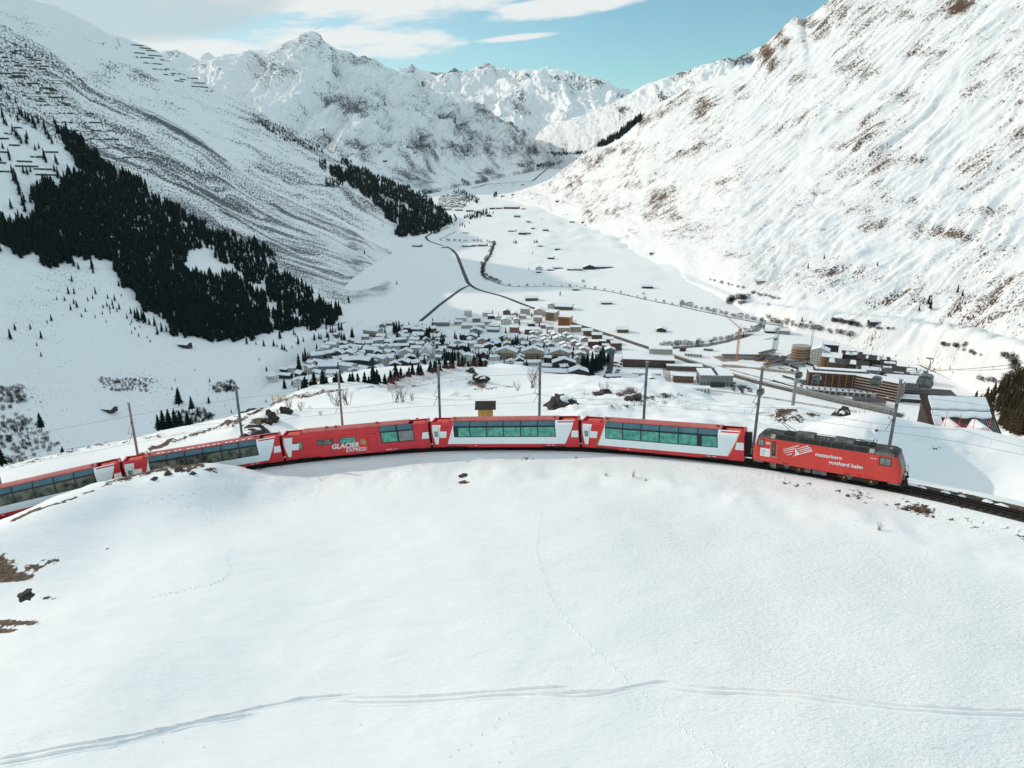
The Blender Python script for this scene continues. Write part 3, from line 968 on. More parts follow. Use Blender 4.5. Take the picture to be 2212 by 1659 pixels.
    def cover5(S, T, G, U, V, N):
        c = -0.17 + 0.15 * fbm(S / 500, T / 700, 4, 0.5, 451)
        c += blobs(U, V, [(1575, 128, 26, 14, .25), (1610, 130, 30, 18, .38), (1540, 137, 20, 6, .2), (1350, 235, 20, 10, .2), (1500, 155, 60, 10, .12)])
        c += 0.75 * line_mask(U, V, [(1290, 318), (1320, 300), (1352, 280), (1383, 254)], 11) * sstep(V + 0.62 * U, 1108, 1116)
        return c
    rows = [[(1150, 300, 8600), (1158, 294, 8600), (1179, 274, 8500), (1222, 260, 8300), (1266, 247, 8100), (1309, 229, 7900), (1340, 214, 7700), (1357, 204, 7600), (1399, 181, 7400), (1430, 172, 7300), (1460, 160, 7200), (1490, 150, 7100), (1516, 140, 7000), (1545, 136, 7000), (1576, 125, 7000), (1588, 128, 7000), (1600, 119, 7000), (1623, 110, 7000), (1680, 90, 7000), (1760, 70, 7000)],
            [(1152, 315, 8400), (1200, 295, 8000), (1300, 270, 7500), (1400, 235, 6900), (1520, 190, 6500), (1620, 160, 6400), (1760, 140, 6300)],
            [(1155, 328, 8200), (1205, 315, 7800), (1300, 300, 7300), (1400, 280, 6600), (1520, 240, 6000), (1620, 220, 5900), (1760, 200, 5800)],
            [(1160, 345, 8000), (1210, 340, 7600), (1300, 338, 7000), (1400, 330, 6200), (1520, 320, 5500), (1620, 300, 5400), (1760, 300, 5200)]]
    m = mountain_mat('back_ridge_snow', (0.13, 0.135, 0.14), (0.06, 0.075, 0.085), 0.48, 0.62, 0.006, 0.0025, 0.05, bump=7.0, bscale=0.008, thick=0.5)
    mountain('back_ridge', rows, 360, 200, m, disp5, cover5, back=(1500, 700))

    # ---- the big sunlit slope on the right
    def disp6(S, T, G):
        w = fbm(S / 260, T / 420, 3, .5, 7)
        q1, q2 = S * 0.80 - T * 0.60, S * 0.60 + T * 0.80
        g = ridged(q2 / 210 + 0.3 * w, q1 / 1300, 5, 0.5, 541)
        e = sstep(T, -20, 140)
        fade = sstep(G[..., 2], -8, 45)
        gul = np.clip(ridged(q2 / 120 + 0.5 * w, q1 / 1700, 2, 0.4, 547) - 0.80, 0, 1) * sstep(T, 300, 600)
        strata = ridged(q1 / 150 + 0.5 * w, q2 / 34 + 0.8 * w, 5, 0.55, 549)
        few = sstep(fbm(S / 600, T / 600, 2, .5, 91), 0.0, 0.4)
        return (g * 5.0 * e + fbm(S / 110, T / 90, 6, 0.48, 543) * 4.0 * (0.35 + 0.65 * e) - gul * (4 + 10 * few) + strata * 2.9 * (0.3 + 0.7 * e)) * fade

    def cover6(S, T, G, U, V, N):
        low = fbm(S / 170, T / 150, 4, 0.55, 551)
        c = -0.092 + 0.17 * low
        c += 0.02 * sstep(V, 430, 250)
        c -= 0.16 * np.exp(-((V - np.interp(U, [1065, 1240, 1480, 1700, 2000, 2212], [430, 520, 590, 680, 710, 775])) / 30) ** 2)
        c += 0.85 * blobs(U, V, [(1483, 233, 46, 26, .17), (1385, 262, 40, 22, .15), (1623, 200, 50, 26, .16), (1856, 150, 50, 34, .17), (1730, 163, 34, 16, .15), (1376, 385, 34, 26, .20), (1427, 439, 50, 34, .19), (1455, 467, 30, 24, .20),
                          (1296, 434, 60, 26, .12), (1280, 350, 60, 50, .14), (1240, 385, 60, 22, .16), (2113, 406, 40, 40, .19), (2113, 457, 50, 20, .22), (2090, 200, 40, 30, .16), (1950, 205, 60, 22, .14), (1884, 485, 36, 22, .15),
                          (2076, 513, 40, 18, .15), (1926, 434, 36, 14, .13), (2150, 640, 120, 50, .14), (2060, 690, 80, 30, .13), (2180, 560, 60, 40, .1), (2066, 14, 40, 22, .34), (1960, 30, 36, 14, .2), (1656, 117, 24, 22, .36), (1690, 85, 20, 30, .34), (1735, 45, 40, 24, .30), (1790, 10, 40, 20, .25),
                          (1860, 130, 30, 12, .16), (1990, 350, 60, 10, .12), (2060, 360, 60, 14, .14), (2200, 220, 30, 14, .24), (2000, 115, 60, 12, .12), (1840, 320, 60, 8, .1), (1780, 545, 20, 20, .1), (1620, 690, 20, 10, .1), (1730, 695, 40, 8, .16), (1760, 580, 14, 10, .1), (2000, 655, 20, 14, .15)])
        return c
    rows = [[(1040, 438, 4100), (1065, 424, 4050), (1100, 418, 4000), (1150, 403, 3850), (1189, 387, 3700), (1226, 359, 3550), (1273, 327, 3350), (1320, 289, 3200), (1380, 252, 3000), (1422, 224, 2920), (1469, 201, 2850), (1530, 173, 2780), (1576, 158, 2730), (1610, 148, 2700), (1628, 136, 2690), (1646, 100, 2690), (1658, 92, 2690), (1670, 79, 2680),
             (1688, 65, 2680), (1698, 51, 2680), (1712, 42, 2670), (1722, 33, 2670), (1728, 41, 2670), (1735, 43, 2670), (1748, 34, 2660), (1758, 29, 2660), (1772, 18, 2650), (1786, 5, 2650), (1830, -30, 2640), (1950, -90, 2640), (2100, -170, 2650), (2300, -270, 2650), (2650, -420, 2700)],
            [(1045, 442, 3950), (1110, 440, 3650), (1190, 432, 3300), (1280, 405, 2950), (1400, 350, 2600), (1500, 300, 2480), (1600, 255, 2380), (1700, 205, 2300), (1850, 120, 2250), (2000, 50, 2200), (2300, -80, 2150), (2650, -160, 2150)],
            [(1055, 452, 3800), (1130, 462, 3300), (1220, 480, 2800), (1330, 490, 2350), (1450, 460, 2080), (1600, 430, 1850), (1750, 420, 1700), (1900, 400, 1620), (2050, 380, 1580), (2300, 350, 1500), (2650, 340, 1450)],
            [(1065, 462, 3650), (1150, 485, 3000), (1260, 528, 2250), (1380, 575, 1760), (1480, 590, 1560), (1600, 640, 1300), (1720, 665, 1180), (1850, 680, 1120), (2000, 695, 1075), (2212, 745, 930), (2650, 800, 780)],
            [(1070, 466, 3600), (1155, 492, 2950), (1265, 538, 2180), (1383, 590, 1690), (1483, 606, 1490), (1603, 655, 1245), (1722, 680, 1125), (1852, 695, 1070), (2002, 712, 1020), (2216, 770, 868), (2650, 830, 730)]]
    m = mountain_mat('right_slope', (0.19, 0.098, 0.055), (0.06, 0.043, 0.034), 0.57, 0.635, 0.018, 0.036, 0.16, bump=2.4, bscale=0.06, thick=0.42, rot=37, fstretch=1.9)
    mountain('right_mountain', rows, 720, 520, m, disp6, cover6, back=(1200, 500))

    # ---- wooded spur behind the lift hut
    rows = [[(2040, 900, 560), (2085, 880, 540), (2140, 845, 545), (2212, 805, 560), (2420, 720, 600)], [(2050, 950, 420), (2140, 930, 420), (2212, 915, 420), (2420, 880, 420)], [(2060, 1000, 330), (2140, 1010, 320), (2212, 1010, 310), (2420, 1000, 300)]]

    def dispw(S, T, G):
        return fbm(S / 30, T / 30, 4, .5, 5) * 1.6

    def coverw(S, T, G, U, V, N):
        return np.full(S.shape, -0.15)
    m = mountain_mat('spur_ground', (0.12, 0.08, 0.05), (0.05, 0.04, 0.03), 0.5, 0.6, 0.05, 0.05, 0.3, bump=0.5, bscale=0.2)
    mountain('wooded_spur', rows, 120, 90, m, dispw, coverw, back=(200, 90))


build_near_hill()
build_floor()
build_mountains()
bpy.context.view_layer.update()
DG = bpy.context.evaluated_depsgraph_get()
DG.update()


def hit(u, v, far=30000.0, origin=None):
    """where the line of sight through (u, v) meets the land"""
    d = Vector([float(k) for k in rayd(u, v)]).normalized()
    ok, loc, nor, idx, ob, mx = SC.ray_cast(DG, Vector((0, 0, CZ)), d, distance=far)
    return (loc.copy(), nor.copy(), ob.name) if ok else (None, None, None)


def ground(x, y, zmax=1800.0):
    ok, loc, nor, idx, ob, mx = SC.ray_cast(DG, Vector((x, y, zmax)), Vector((0, 0, -1)))
    return loc.z if ok else 0.0


def near_ground(x, y):
    ok, loc, nor, idx, ob, mx = SC.ray_cast(DG, Vector((x, y, CZ + 60)), Vector((0, 0, -1)))
    return loc.z if ok else 0.0
# ================================================================== RAILWAY
def th_of(x, y):
    return math.atan2(y - TC[1], x - TC[0])


TH_FRONT = th_of(38.0, 62.5)
MPR = 1.0 / TR


def sweep(mb, th0, th1, prof, n=160):
    """prof: closed list of (lateral offset outward, height above rail-body datum)"""
    k = len(prof)
    vs = []
    for i in range(n + 1):
        th = th0 + (th1 - th0) * i / n
        for (o, h) in prof:
            p = track_pt(th, TR + o)
            z = track_pt(th, TR).z
            vs.append((p.x, p.y, z + h))
    fs = []
    for i in range(n):
        for j in range(k):
            a, b = i * k + j, i * k + (j + 1) % k
            fs.append((a, b, b + k, a + k))
    mb.add(vs, fs)


def build_track():
    root = thing('railway_track', 'single rack railway track curving round the snowy hillside under the red train', 'railway track', track_pt(TH_FRONT - 0.1) - Vector((0, 0, 0.7)))
    th0, th1 = math.radians(5), math.radians(172)
    off = root.location

    def sub(mb, name, m, **k):
        mb.xform(Matrix.Translation(-off))
        o = mb.build(name, m, root)
        return o
    b = MB()
    sweep(b, th0, th1, [(-1.5, -0.9), (-1.1, -0.62), (1.15, -0.62), (2.3, -0.85), (2.3, -1.4), (-1.5, -1.4)], 220)
    bo = sub(b, 'ballast', M['ballast'])
    bo['kind'] = 'stuff'
    for o in (-0.53, 0.53):
        b = MB()
        sweep(b, th0, th1, [(o - .035, -0.50), (o - .035, -0.35), (o + .035, -0.35), (o + .035, -0.50)], 200)
        sub(b, 'rail', M['rust'])
    b = MB()
    sweep(b, th0, th1, [(-.06, -0.48), (-.06, -0.31), (.06, -0.31), (.06, -0.48)], 200)
    sub(b, 'rack_rail', M['rust'])
    me = MB().box(-0.12, 0.12, -0.95, 0.95, -0.10, 0.02).mesh('sleeper', M['sleeper'])
    n = 0
    th = TH_FRONT + 0.02
    while th > math.radians(8):
        p = track_pt(th)
        o = link('sleeper', me, root, p - off - Vector((0, 0, 0.53)))
        o.rotation_euler = (0, 0, th + math.pi / 2)
        th -= 0.72 * MPR
        n += 1
    # lumps of snow left lying between the rails and on the shoulder
    ms = blob_mesh('snow_lump', 0.42, 0.16, 5, M['snow'])
    for k in range(16):
        th = TH_FRONT - 0.012 - 0.019 * k + random.uniform(-.006, .006)
        p = track_pt(th, TR + random.choice((0.95, 1.15, 1.5, -0.2)))
        o = link('snow_lump', ms, root, p - off - Vector((0, 0, 0.62)))
        s = random.uniform(0.7, 1.5)
        o.scale = (s, s * random.uniform(.6, 1), s)
        o.rotation_euler = (0, 0, random.uniform(0, 6))


def blob_mesh(name, r, h, seed, m, sub=2, rough=0.25):
    bm = bmesh.new()
    bmesh.ops.create_icosphere(bm, subdivisions=sub, radius=1.0)
    rr = random.Random(seed)
    ph = [rr.uniform(0, 6) for _ in range(9)]
    for v in bm.verts:
        c = v.co
        k = 1 + rough * (math.sin(2.7 * c.x + ph[0] + 1.5 * c.y) * math.sin(3.1 * c.y + ph[1]) + 0.6 * math.sin(5.3 * c.z + ph[2] + 3.7 * c.x) + 0.5 * math.sin(7.9 * c.x + 6.1 * c.y + ph[3])
                       + (0.55 * abs(math.sin(6.3 * c.x - 4.4 * c.z + ph[4]) * math.sin(5.7 * c.y + 3.3 * c.z + ph[5])) + 0.3 * rr.uniform(-1, 1) if sub > 2 else 0))
        v.co = Vector((c.x * r * k, c.y * r * k, c.z * h * k))
    me = bpy.data.meshes.new(name)
    bm.to_mesh(me)
    bm.free()
    me.materials.append(m)
    return me


HW = 1.33
PROF = [(0.07, 0.0), (0.0, 0.5), (0.0, 1.4), (0.03, 2.55), (0.11, 2.88), (0.58, 3.32), (0.80, 3.43), (1.33, 3.52)]


def prof_in(z):
    zs = [p[1] for p in PROF]
    return float(np.interp(z, zs, [p[0] for p in PROF]))


def side_strip(mb, levels, off=0.006, side=-1):
    """a panel lying on the car side; levels = [(z, x0, x1), ...] from the bottom up"""
    out = []
    for (za, a0, a1), (zb, b0, b1) in zip(levels[:-1], levels[1:]):
        zs = [za] + [p[1] for p in PROF if za + 1e-4 < p[1] < zb - 1e-4] + [zb]
        for z0, z1 in zip(zs[:-1], zs[1:]):
            if z1 - z0 < 1e-5:
                continue
            f0 = (z0 - za) / (zb - za)
            f1 = (z1 - za) / (zb - za)
            out.append((z0, a0 + (b0 - a0) * f0, a1 + (b1 - a1) * f0, z1, a0 + (b0 - a0) * f1, a1 + (b1 - a1) * f1))

    def P(x, z, o):
        d = prof_in(z)
        up = 0.0 if z < 2.6 else o * 0.7
        return (x, side * (HW - d + o), z + up)
    for (z0, l0, r0, z1, l1, r1) in out:
        a, b, c, d = P(l0, z0, off), P(r0, z0, off), P(r1, z1, off), P(l1, z1, off)
        e, f, g, h = P(l0, z0, -0.03), P(r0, z0, -0.03), P(r1, z1, -0.03), P(l1, z1, -0.03)
        mb.add([a, b, c, d, e, f, g, h], [(0, 1, 2, 3), (0, 4, 5, 1), (1, 5, 6, 2), (2, 6, 7, 3), (3, 7, 4, 0)])
    return mb


def rect(x0, x1, z0, z1):
    return [(z0, x0, x1), (z1, x0, x1)]


def text_mesh(s, size, m, shear=0.0, bold=0.0, name='lettering', space=1.0, extr=0.012):
    c = bpy.data.curves.new(name, 'FONT')
    c.body = s
    c.size = size
    c.shear = shear
    c.offset = bold
    c.extrude = extr
    c.space_character = space
    c.resolution_u = 3
    o = bpy.data.objects.new(name, c)
    COL.objects.link(o)
    dg = bpy.context.evaluated_depsgraph_get()
    me = bpy.data.meshes.new_from_object(o.evaluated_get(dg))
    bpy.data.objects.remove(o)
    bpy.data.curves.remove(c)
    me.name = name
    me.materials.clear()
    me.materials.append(m)
    return me


def place_text(me, parent, x, z, width=None, yside=-1, proud=0.02, name='lettering', y=None):
    xs = [v.co.x for v in me.vertices]
    w = max(xs) - min(xs)
    k = 1.0 if not width else width / w
    o = link(name, me, parent)
    o.matrix_local = Matrix.Translation((x - min(xs) * k, (yside * (HW + proud)) if y is None else y, z)) @ Matrix.Rotation(math.pi / 2, 4, 'X') @ Matrix.Diagonal((k, 1.0 if not width else max(0.8, min(1.3, k)), 1, 1))
    return o


def car_frame(root, p0, p1):
    """local x from the lower rear end p0 to the upper front end p1, y away from the camera"""
    d = (p1 - p0)
    mid = (p0 + p1) / 2
    x = d.normalized()
    y = Vector((0, 0, 1)).cross(x).normalized()
    z = x.cross(y)
    root.matrix_world = Matrix(((x.x, y.x, z.x, mid.x), (x.y, y.y, z.y, mid.y), (x.z, y.z, z.z, mid.z), (0, 0, 0, 1)))
    return d.length


def shell(L):
    """one closed body: full section in the middle, sunk equipment wells at both ends"""
    mb = MB()
    full = [(-(HW - d), z) for d, z in PROF] + [((HW - d), z) for d, z in PROF[-2::-1]]
    well = [(-(HW - d), z) for d, z in PROF[:5]] + [(-(HW - .44), 3.21), (-(HW - .52), 3.21), (-(HW - .52), 2.86), ((HW - .52), 2.86), ((HW - .52), 3.21), ((HW - .44), 3.21)] + [((HW - d), z) for d, z in PROF[4::-1]]
    h = L / 2
    mb.prism(full, 'x', -h + 2.55, h - 2.55)
    mb.prism(well, 'x', -h + 0.22, -h + 2.55)
    mb.prism(well, 'x', h - 2.55, h - 0.22)
    # end frames close the wells
    lip = [(-(HW - d), z) for d, z in PROF[:6]] + [((HW - d), z) for d, z in PROF[5::-1]]
    mb.prism(lip, 'x', -h, -h + 0.22)
    mb.prism(lip, 'x', h - 0.22, h)
    return mb


def bogie(root, x):
    b = MB()
    b.box(x - 1.25, x + 1.25, -1.0, 1.0, -0.05, 0.35)
    b.box(x - 1.45, x + 1.45, -1.12, -0.98, -0.08, 0.12)
    b.box(x - 1.45, x + 1.45, 0.98, 1.12, -0.08, 0.12)
    o = b.build('bogie', M['under'], root)
    for dx in (-0.95, 0.95):
        w = MB()
        for s in (-1, 1):
            w.tube((x + dx, s * 0.50, 0.02), (x + dx, s * 0.60, 0.02), 0.37, 0.37, 14)
        w.tube((x + dx, -0.5, 0.02), (x + dx, 0.5, 0.02), 0.08, 0.08, 8)
        w.build('wheel_set', M['rust'], o)


def gangway(root, L):
    MB().box(L / 2, L / 2 + 0.75, -0.25, 0.25, 0.12, 0.42).build('coupler', M['under'], root)
    MB().box(-L / 2 - 0.3, -L / 2, -0.25, 0.25, 0.12, 0.42).build('coupler', M['under'], root)
    b = MB().box(L / 2, L / 2 + 0.62, -0.62, 0.62, 0.55, 2.75)
    for k in range(5):
        b.box(L / 2 + 0.04 + 0.12 * k, L / 2 + 0.09 + 0.12 * k, -0.70, 0.70, 0.5, 2.82)
    b.build('gangway', M['under'], root)


def common_parts(root, L, roof_mat):
    h = L / 2
    # roof skin
    b = MB()
    pts = [(-(HW - .60), 3.345), (-(HW - .80), 3.445), (0, 3.535), ((HW - .80), 3.445), ((HW - .60), 3.345), ((HW - .60), 3.30), (-(HW - .60), 3.30)]
    b.prism(pts, 'x', -h + 2.5, h - 2.5)
    ro = b.build('roof', roof_mat, root)
    for sx in (-1, 1):
        c = sx * (h - 1.25)
        b = MB().box(c - 0.85, c + 0.85, -0.62, 0.62, 2.87, 3.08)
        b.box(c - 0.7, c - 0.1, -0.45, 0.3, 3.08, 3.13)
        b.box(c + 0.1, c + 0.7, -0.3, 0.45, 3.08, 3.12)
        b.build('roof_equipment', M['orange'], root)
        b = MB().box(sx * (h - 1.385) - 1.14, sx * (h - 1.385) + 1.14, -0.80, 0.80, 2.862, 2.87)
        b.build('roof_well', M['under'], root)
    bogie(root, -h + 3.1)
    bogie(root, h - 3.1)
    gangway(root, L)
    for sx in (-1, 1):
        b = MB()
        x = sx * (h - 3.1)
        for s in (-1, 1):
            side_strip(b, [(0.004, x - 1.5, x + 1.5), (0.13, x - 1.35, x + 1.35)], 0.012, s)
        b.build('bogie_cutout', M['black'], root)
    b = MB()
    b.box(-h + 4.8, h - 4.8, -1.1, 1.1, -0.12, 0.02)
    b.build('underframe', M['under'], root)
    return ro


def cross(root, L, arms_only=True):
    h = L / 2
    b = MB()
    side_strip(b, [(.42, -h + .42, -h + .80), (1.30, -h + .26, -h + 1.00), (1.301, -h + .26, -h + 1.92), (2.15, -h + .14, -h + 2.10), (2.151, -h + .14, -h + 1.20), (2.95, -h + .22, -h + 1.36)], 0.010)
    b.build('white_cross', M['white_paint'], root)
    b = MB()
    side_strip(b, [(1.30, h - .98, h - .05), (2.15, h - .80, h - .05)], 0.010)
    b.build('white_cross', M['white_paint'], root)


def panorama_car(p0, p1, label, glass, glass_up, gold=False, dark_cell=0, roof='train_roof', lamps=False):
    root = thing('panorama_carriage', label, 'train carriage', group='carriages of the red train')
    L = car_frame(root, p0, p1)
    h = L / 2
    shell(L).build('body', M['train_red'], root)
    common_parts(root, L, M[roof])
    cross(root, L)
    for side in (-1, 1):
        # pale panel between the red ends
        lv = [(.45, -h + 2.05, h - 1.75), (.9, -h + 2.20, h - 1.52), (1.6, -h + 2.48, h - 1.18), (2.3, -h + 2.75, h - .86), (2.88, -h + 2.95, h - .66), (3.30, -h + 3.02, h - .55)]
        b = MB()
        side_strip(b, lv, 0.008, side)
        b.build('side_panel', M['train_white'], root)
        if gold:
            b = MB()
            for k in (0, 1):
                b = MB()
                side_strip(b, [(z, (x0 - .10 if k == 0 else x1 - .02), (x0 + .02 if k == 0 else x1 + .10)) for z, x0, x1 in lv], 0.014, side)
                b.build('gold_stripe', M['gold'], root)
        x0, x1 = -h + 3.0, h - 2.85
        b = MB()
        side_strip(b, [(1.36, x0, x1 + .05), (2.90, x0, x1 + .02), (3.31, x0 + .02, x1)], 0.014, side)
        b.build('window_band', M['black'], root)
        n = 6
        wx = (x1 - x0) / n
        for k in range(n):
            a0, a1 = x0 + k * wx + .07, x0 + (k + 1) * wx - .07
            la = a0
            ra = a1
            if dark_cell == 1 and k == 0:
                la = a0 + 0.55
            if dark_cell == 2 and k == n - 1:
                la = a0 + 0.42
            b = MB()
            side_strip(b, rect(la, ra, 1.46, 2.60), 0.022, side)
            b.build('window', M[glass], root)
            b = MB()
            side_strip(b, rect(a0, a1, 2.80, 3.27), 0.022, side)
            b.build('roof_window', M[glass_up], root)
    b = MB()
    side_strip(b, rect(-h + 1.02, -h + 1.05, .35, 2.62), 0.02)
    d = b.build('door', M['under'], root)
    b = MB()
    side_strip(b, rect(-h + .10, -h + .13, .35, 2.62), 0.02)
    b.build('door_edge', M['under'], d)
    b = MB()
    side_strip(b, rect(-h + .42, -h + .90, 1.42, 2.15), 0.02)
    b.build('window', M['glass_grey'], d)
    b = MB()
    for k in range(2):
        side_strip(b, rect(h - 4.0 + k * 0.6, h - 3.6 + k * .6, .24, .30), 0.012)
    side_strip(b, rect(-h + 5.6, -h + 5.9, .20, .27), 0.012)
    b.build('small_sign', M['white_paint'], root)
    if lamps:
        b = MB()
        x = -h + 4.2
        while x < h - 3.4:
            b.cbox(x, -0.66, 3.50, 0.34, 0.18, 0.05)
            x += random.choice((0.55, 0.75, 0.95))
        b.build('snow_patch', M['snow'], root)
    b = MB().cbox(h - 2.95, -0.3, 3.56, 0.3, 0.18, 0.05)
    b.cbox(-h + 3.05, -0.35, 3.55, 0.3, 0.18, 0.05)
    b.build('roof_vent', M['under'], root)
    return root


def restaurant_car(p0, p1):
    root = thing('restaurant_carriage', 'all red restaurant carriage with sun emblem and italic train name on its side', 'train carriage', group='carriages of the red train')
    L = car_frame(root, p0, p1)
    h = L / 2
    shell(L).build('body', M['train_red'], root)
    common_parts(root, L, M['train_roof'])
    cross(root, L)

    def win(x0, x1, z0, z1, glass, bar=None, name='window'):
        b = MB()
        side_strip(b, rect(-h + x0 - .06, -h + x1 + .06, z0 - .06, z1 + .06), 0.012)
        f = b.build('window_frame', M['black'], root)
        b = MB()
        if bar:
            side_strip(b, rect(-h + x0, -h + x1, z0, bar - .025), 0.02)
            side_strip(b, rect(-h + x0, -h + x1, bar + .025, z1), 0.02)
        else:
            side_strip(b, rect(-h + x0, -h + x1, z0, z1), 0.02)
        b.build(name, M[glass], f)
    win(4.5, 6.5, 1.70, 2.33, 'glass_dark', 2.12)
    win(7.4, 9.4, 1.70, 2.33, 'glass_green', 2.12)
    b = MB()
    side_strip(b, [(1.18, -h + 12.7, -h + 17.0), (3.30, -h + 12.6, -h + 16.85)], 0.012)
    b.build('window_band', M['black'], root)
    for x0, x1, g in ((12.80, 14.75, 'glass_green'), (15.0, 16.85, 'glass_grey')):
        b = MB()
        side_strip(b, rect(-h + x0, -h + x1, 1.30, 2.58), 0.02)
        b.build('window', M[g], root)
        b = MB()
        side_strip(b, rect(-h + x0 - .1, -h + x1 - .1, 2.76, 3.27), 0.02)
        b.build('roof_window', M['glass_blue'], root)
    b = MB()
    side_strip(b, rect(-h + 1.3, -h + 2.45, 1.42, 2.32), 0.016)
    f = b.build('window_frame', M['black'], root)
    b = MB()
    side_strip(b, rect(-h + 1.93, -h + 2.40, 1.47, 2.27), 0.022)
    b.build('window', M['glass_green'], f)
    b = MB()
    side_strip(b, [(1.30, -h + 1.3, -h + 1.92), (2.15, -h + 1.3, -h + 2.08)], 0.026)
    b.build('white_cross', M['white_paint'], f)
    b = MB()
    for x0, x1, z0, z1 in ((11.0, 11.03, .5, 2.6), (12.05, 12.08, .5, 2.6), (11.0, 12.08, 2.58, 2.61), (11.0, 12.08, .5, .52)):
        side_strip(b, rect(-h + x0, -h + x1, z0, z1), 0.008)
    b.build('door_outline', M['under'], root)
    me = text_mesh('GLACIER', 0.78, M['white_paint'], 0.28, 0.024)
    place_text(me, root, -h + 6.25, 1.02, 3.5)
    me = text_mesh('EXPRESS', 0.62, M['white_paint'], 0.24, 0.006)
    place_text(me, root, -h + 7.95, 0.42, 2.7)
    # sun emblem
    cx, cz, n = -h + 10.35, 1.62, 12
    b = MB()
    poly = []
    for k in range(n * 2):
        r = 0.50 if k % 2 == 0 else 0.27
        a = math.pi * k / n + 0.1
        poly.append((cx + r * math.cos(a), cz + r * math.sin(a)))
    b.prism(poly, 'y', -HW - 0.02, -HW + 0.01)
    s = b.build('sun_emblem', M['gold'], root)
    b = MB()
    b.prism([(cx + .19 * math.cos(a), cz + .19 * math.sin(a)) for a in [k * math.pi / 6 for k in range(12)]], 'y', -HW - 0.03, -HW)
    r_ = b.build('emblem_disc', M['brown_metal'], s)
    b = MB().box(cx - .12, cx + .12, -HW - .04, -HW, cz - .04, cz + .04).box(cx - .04, cx + .04, -HW - .042, -HW, cz - .12, cz + .12)
    b.build('emblem_cross', M['white_paint'], s)
    for x in (5.6, 6.8, 12.2, 17.4):
        b = MB().cbox(-h + x, -0.1, 3.58, 0.36, 0.30, 0.16)
        b.cbox(-h + x, -0.1, 3.69, 0.24, 0.2, 0.08)
        b.build('roof_vent', M['train_roof'], root)
    b = MB()
    side_strip(b, rect(-h + 13.1, -h + 13.9, .22, .30), 0.012)
    side_strip(b, rect(-h + 14.0, -h + 14.6, .24, .27), 0.012)
    b.build('small_sign', M['white_paint'], root)
    b = MB()
    side_strip(b, rect(-h + 10.6, -h + 10.9, .16, .26), 0.012)
    b.build('small_plate', M['gold'], root)
    return root


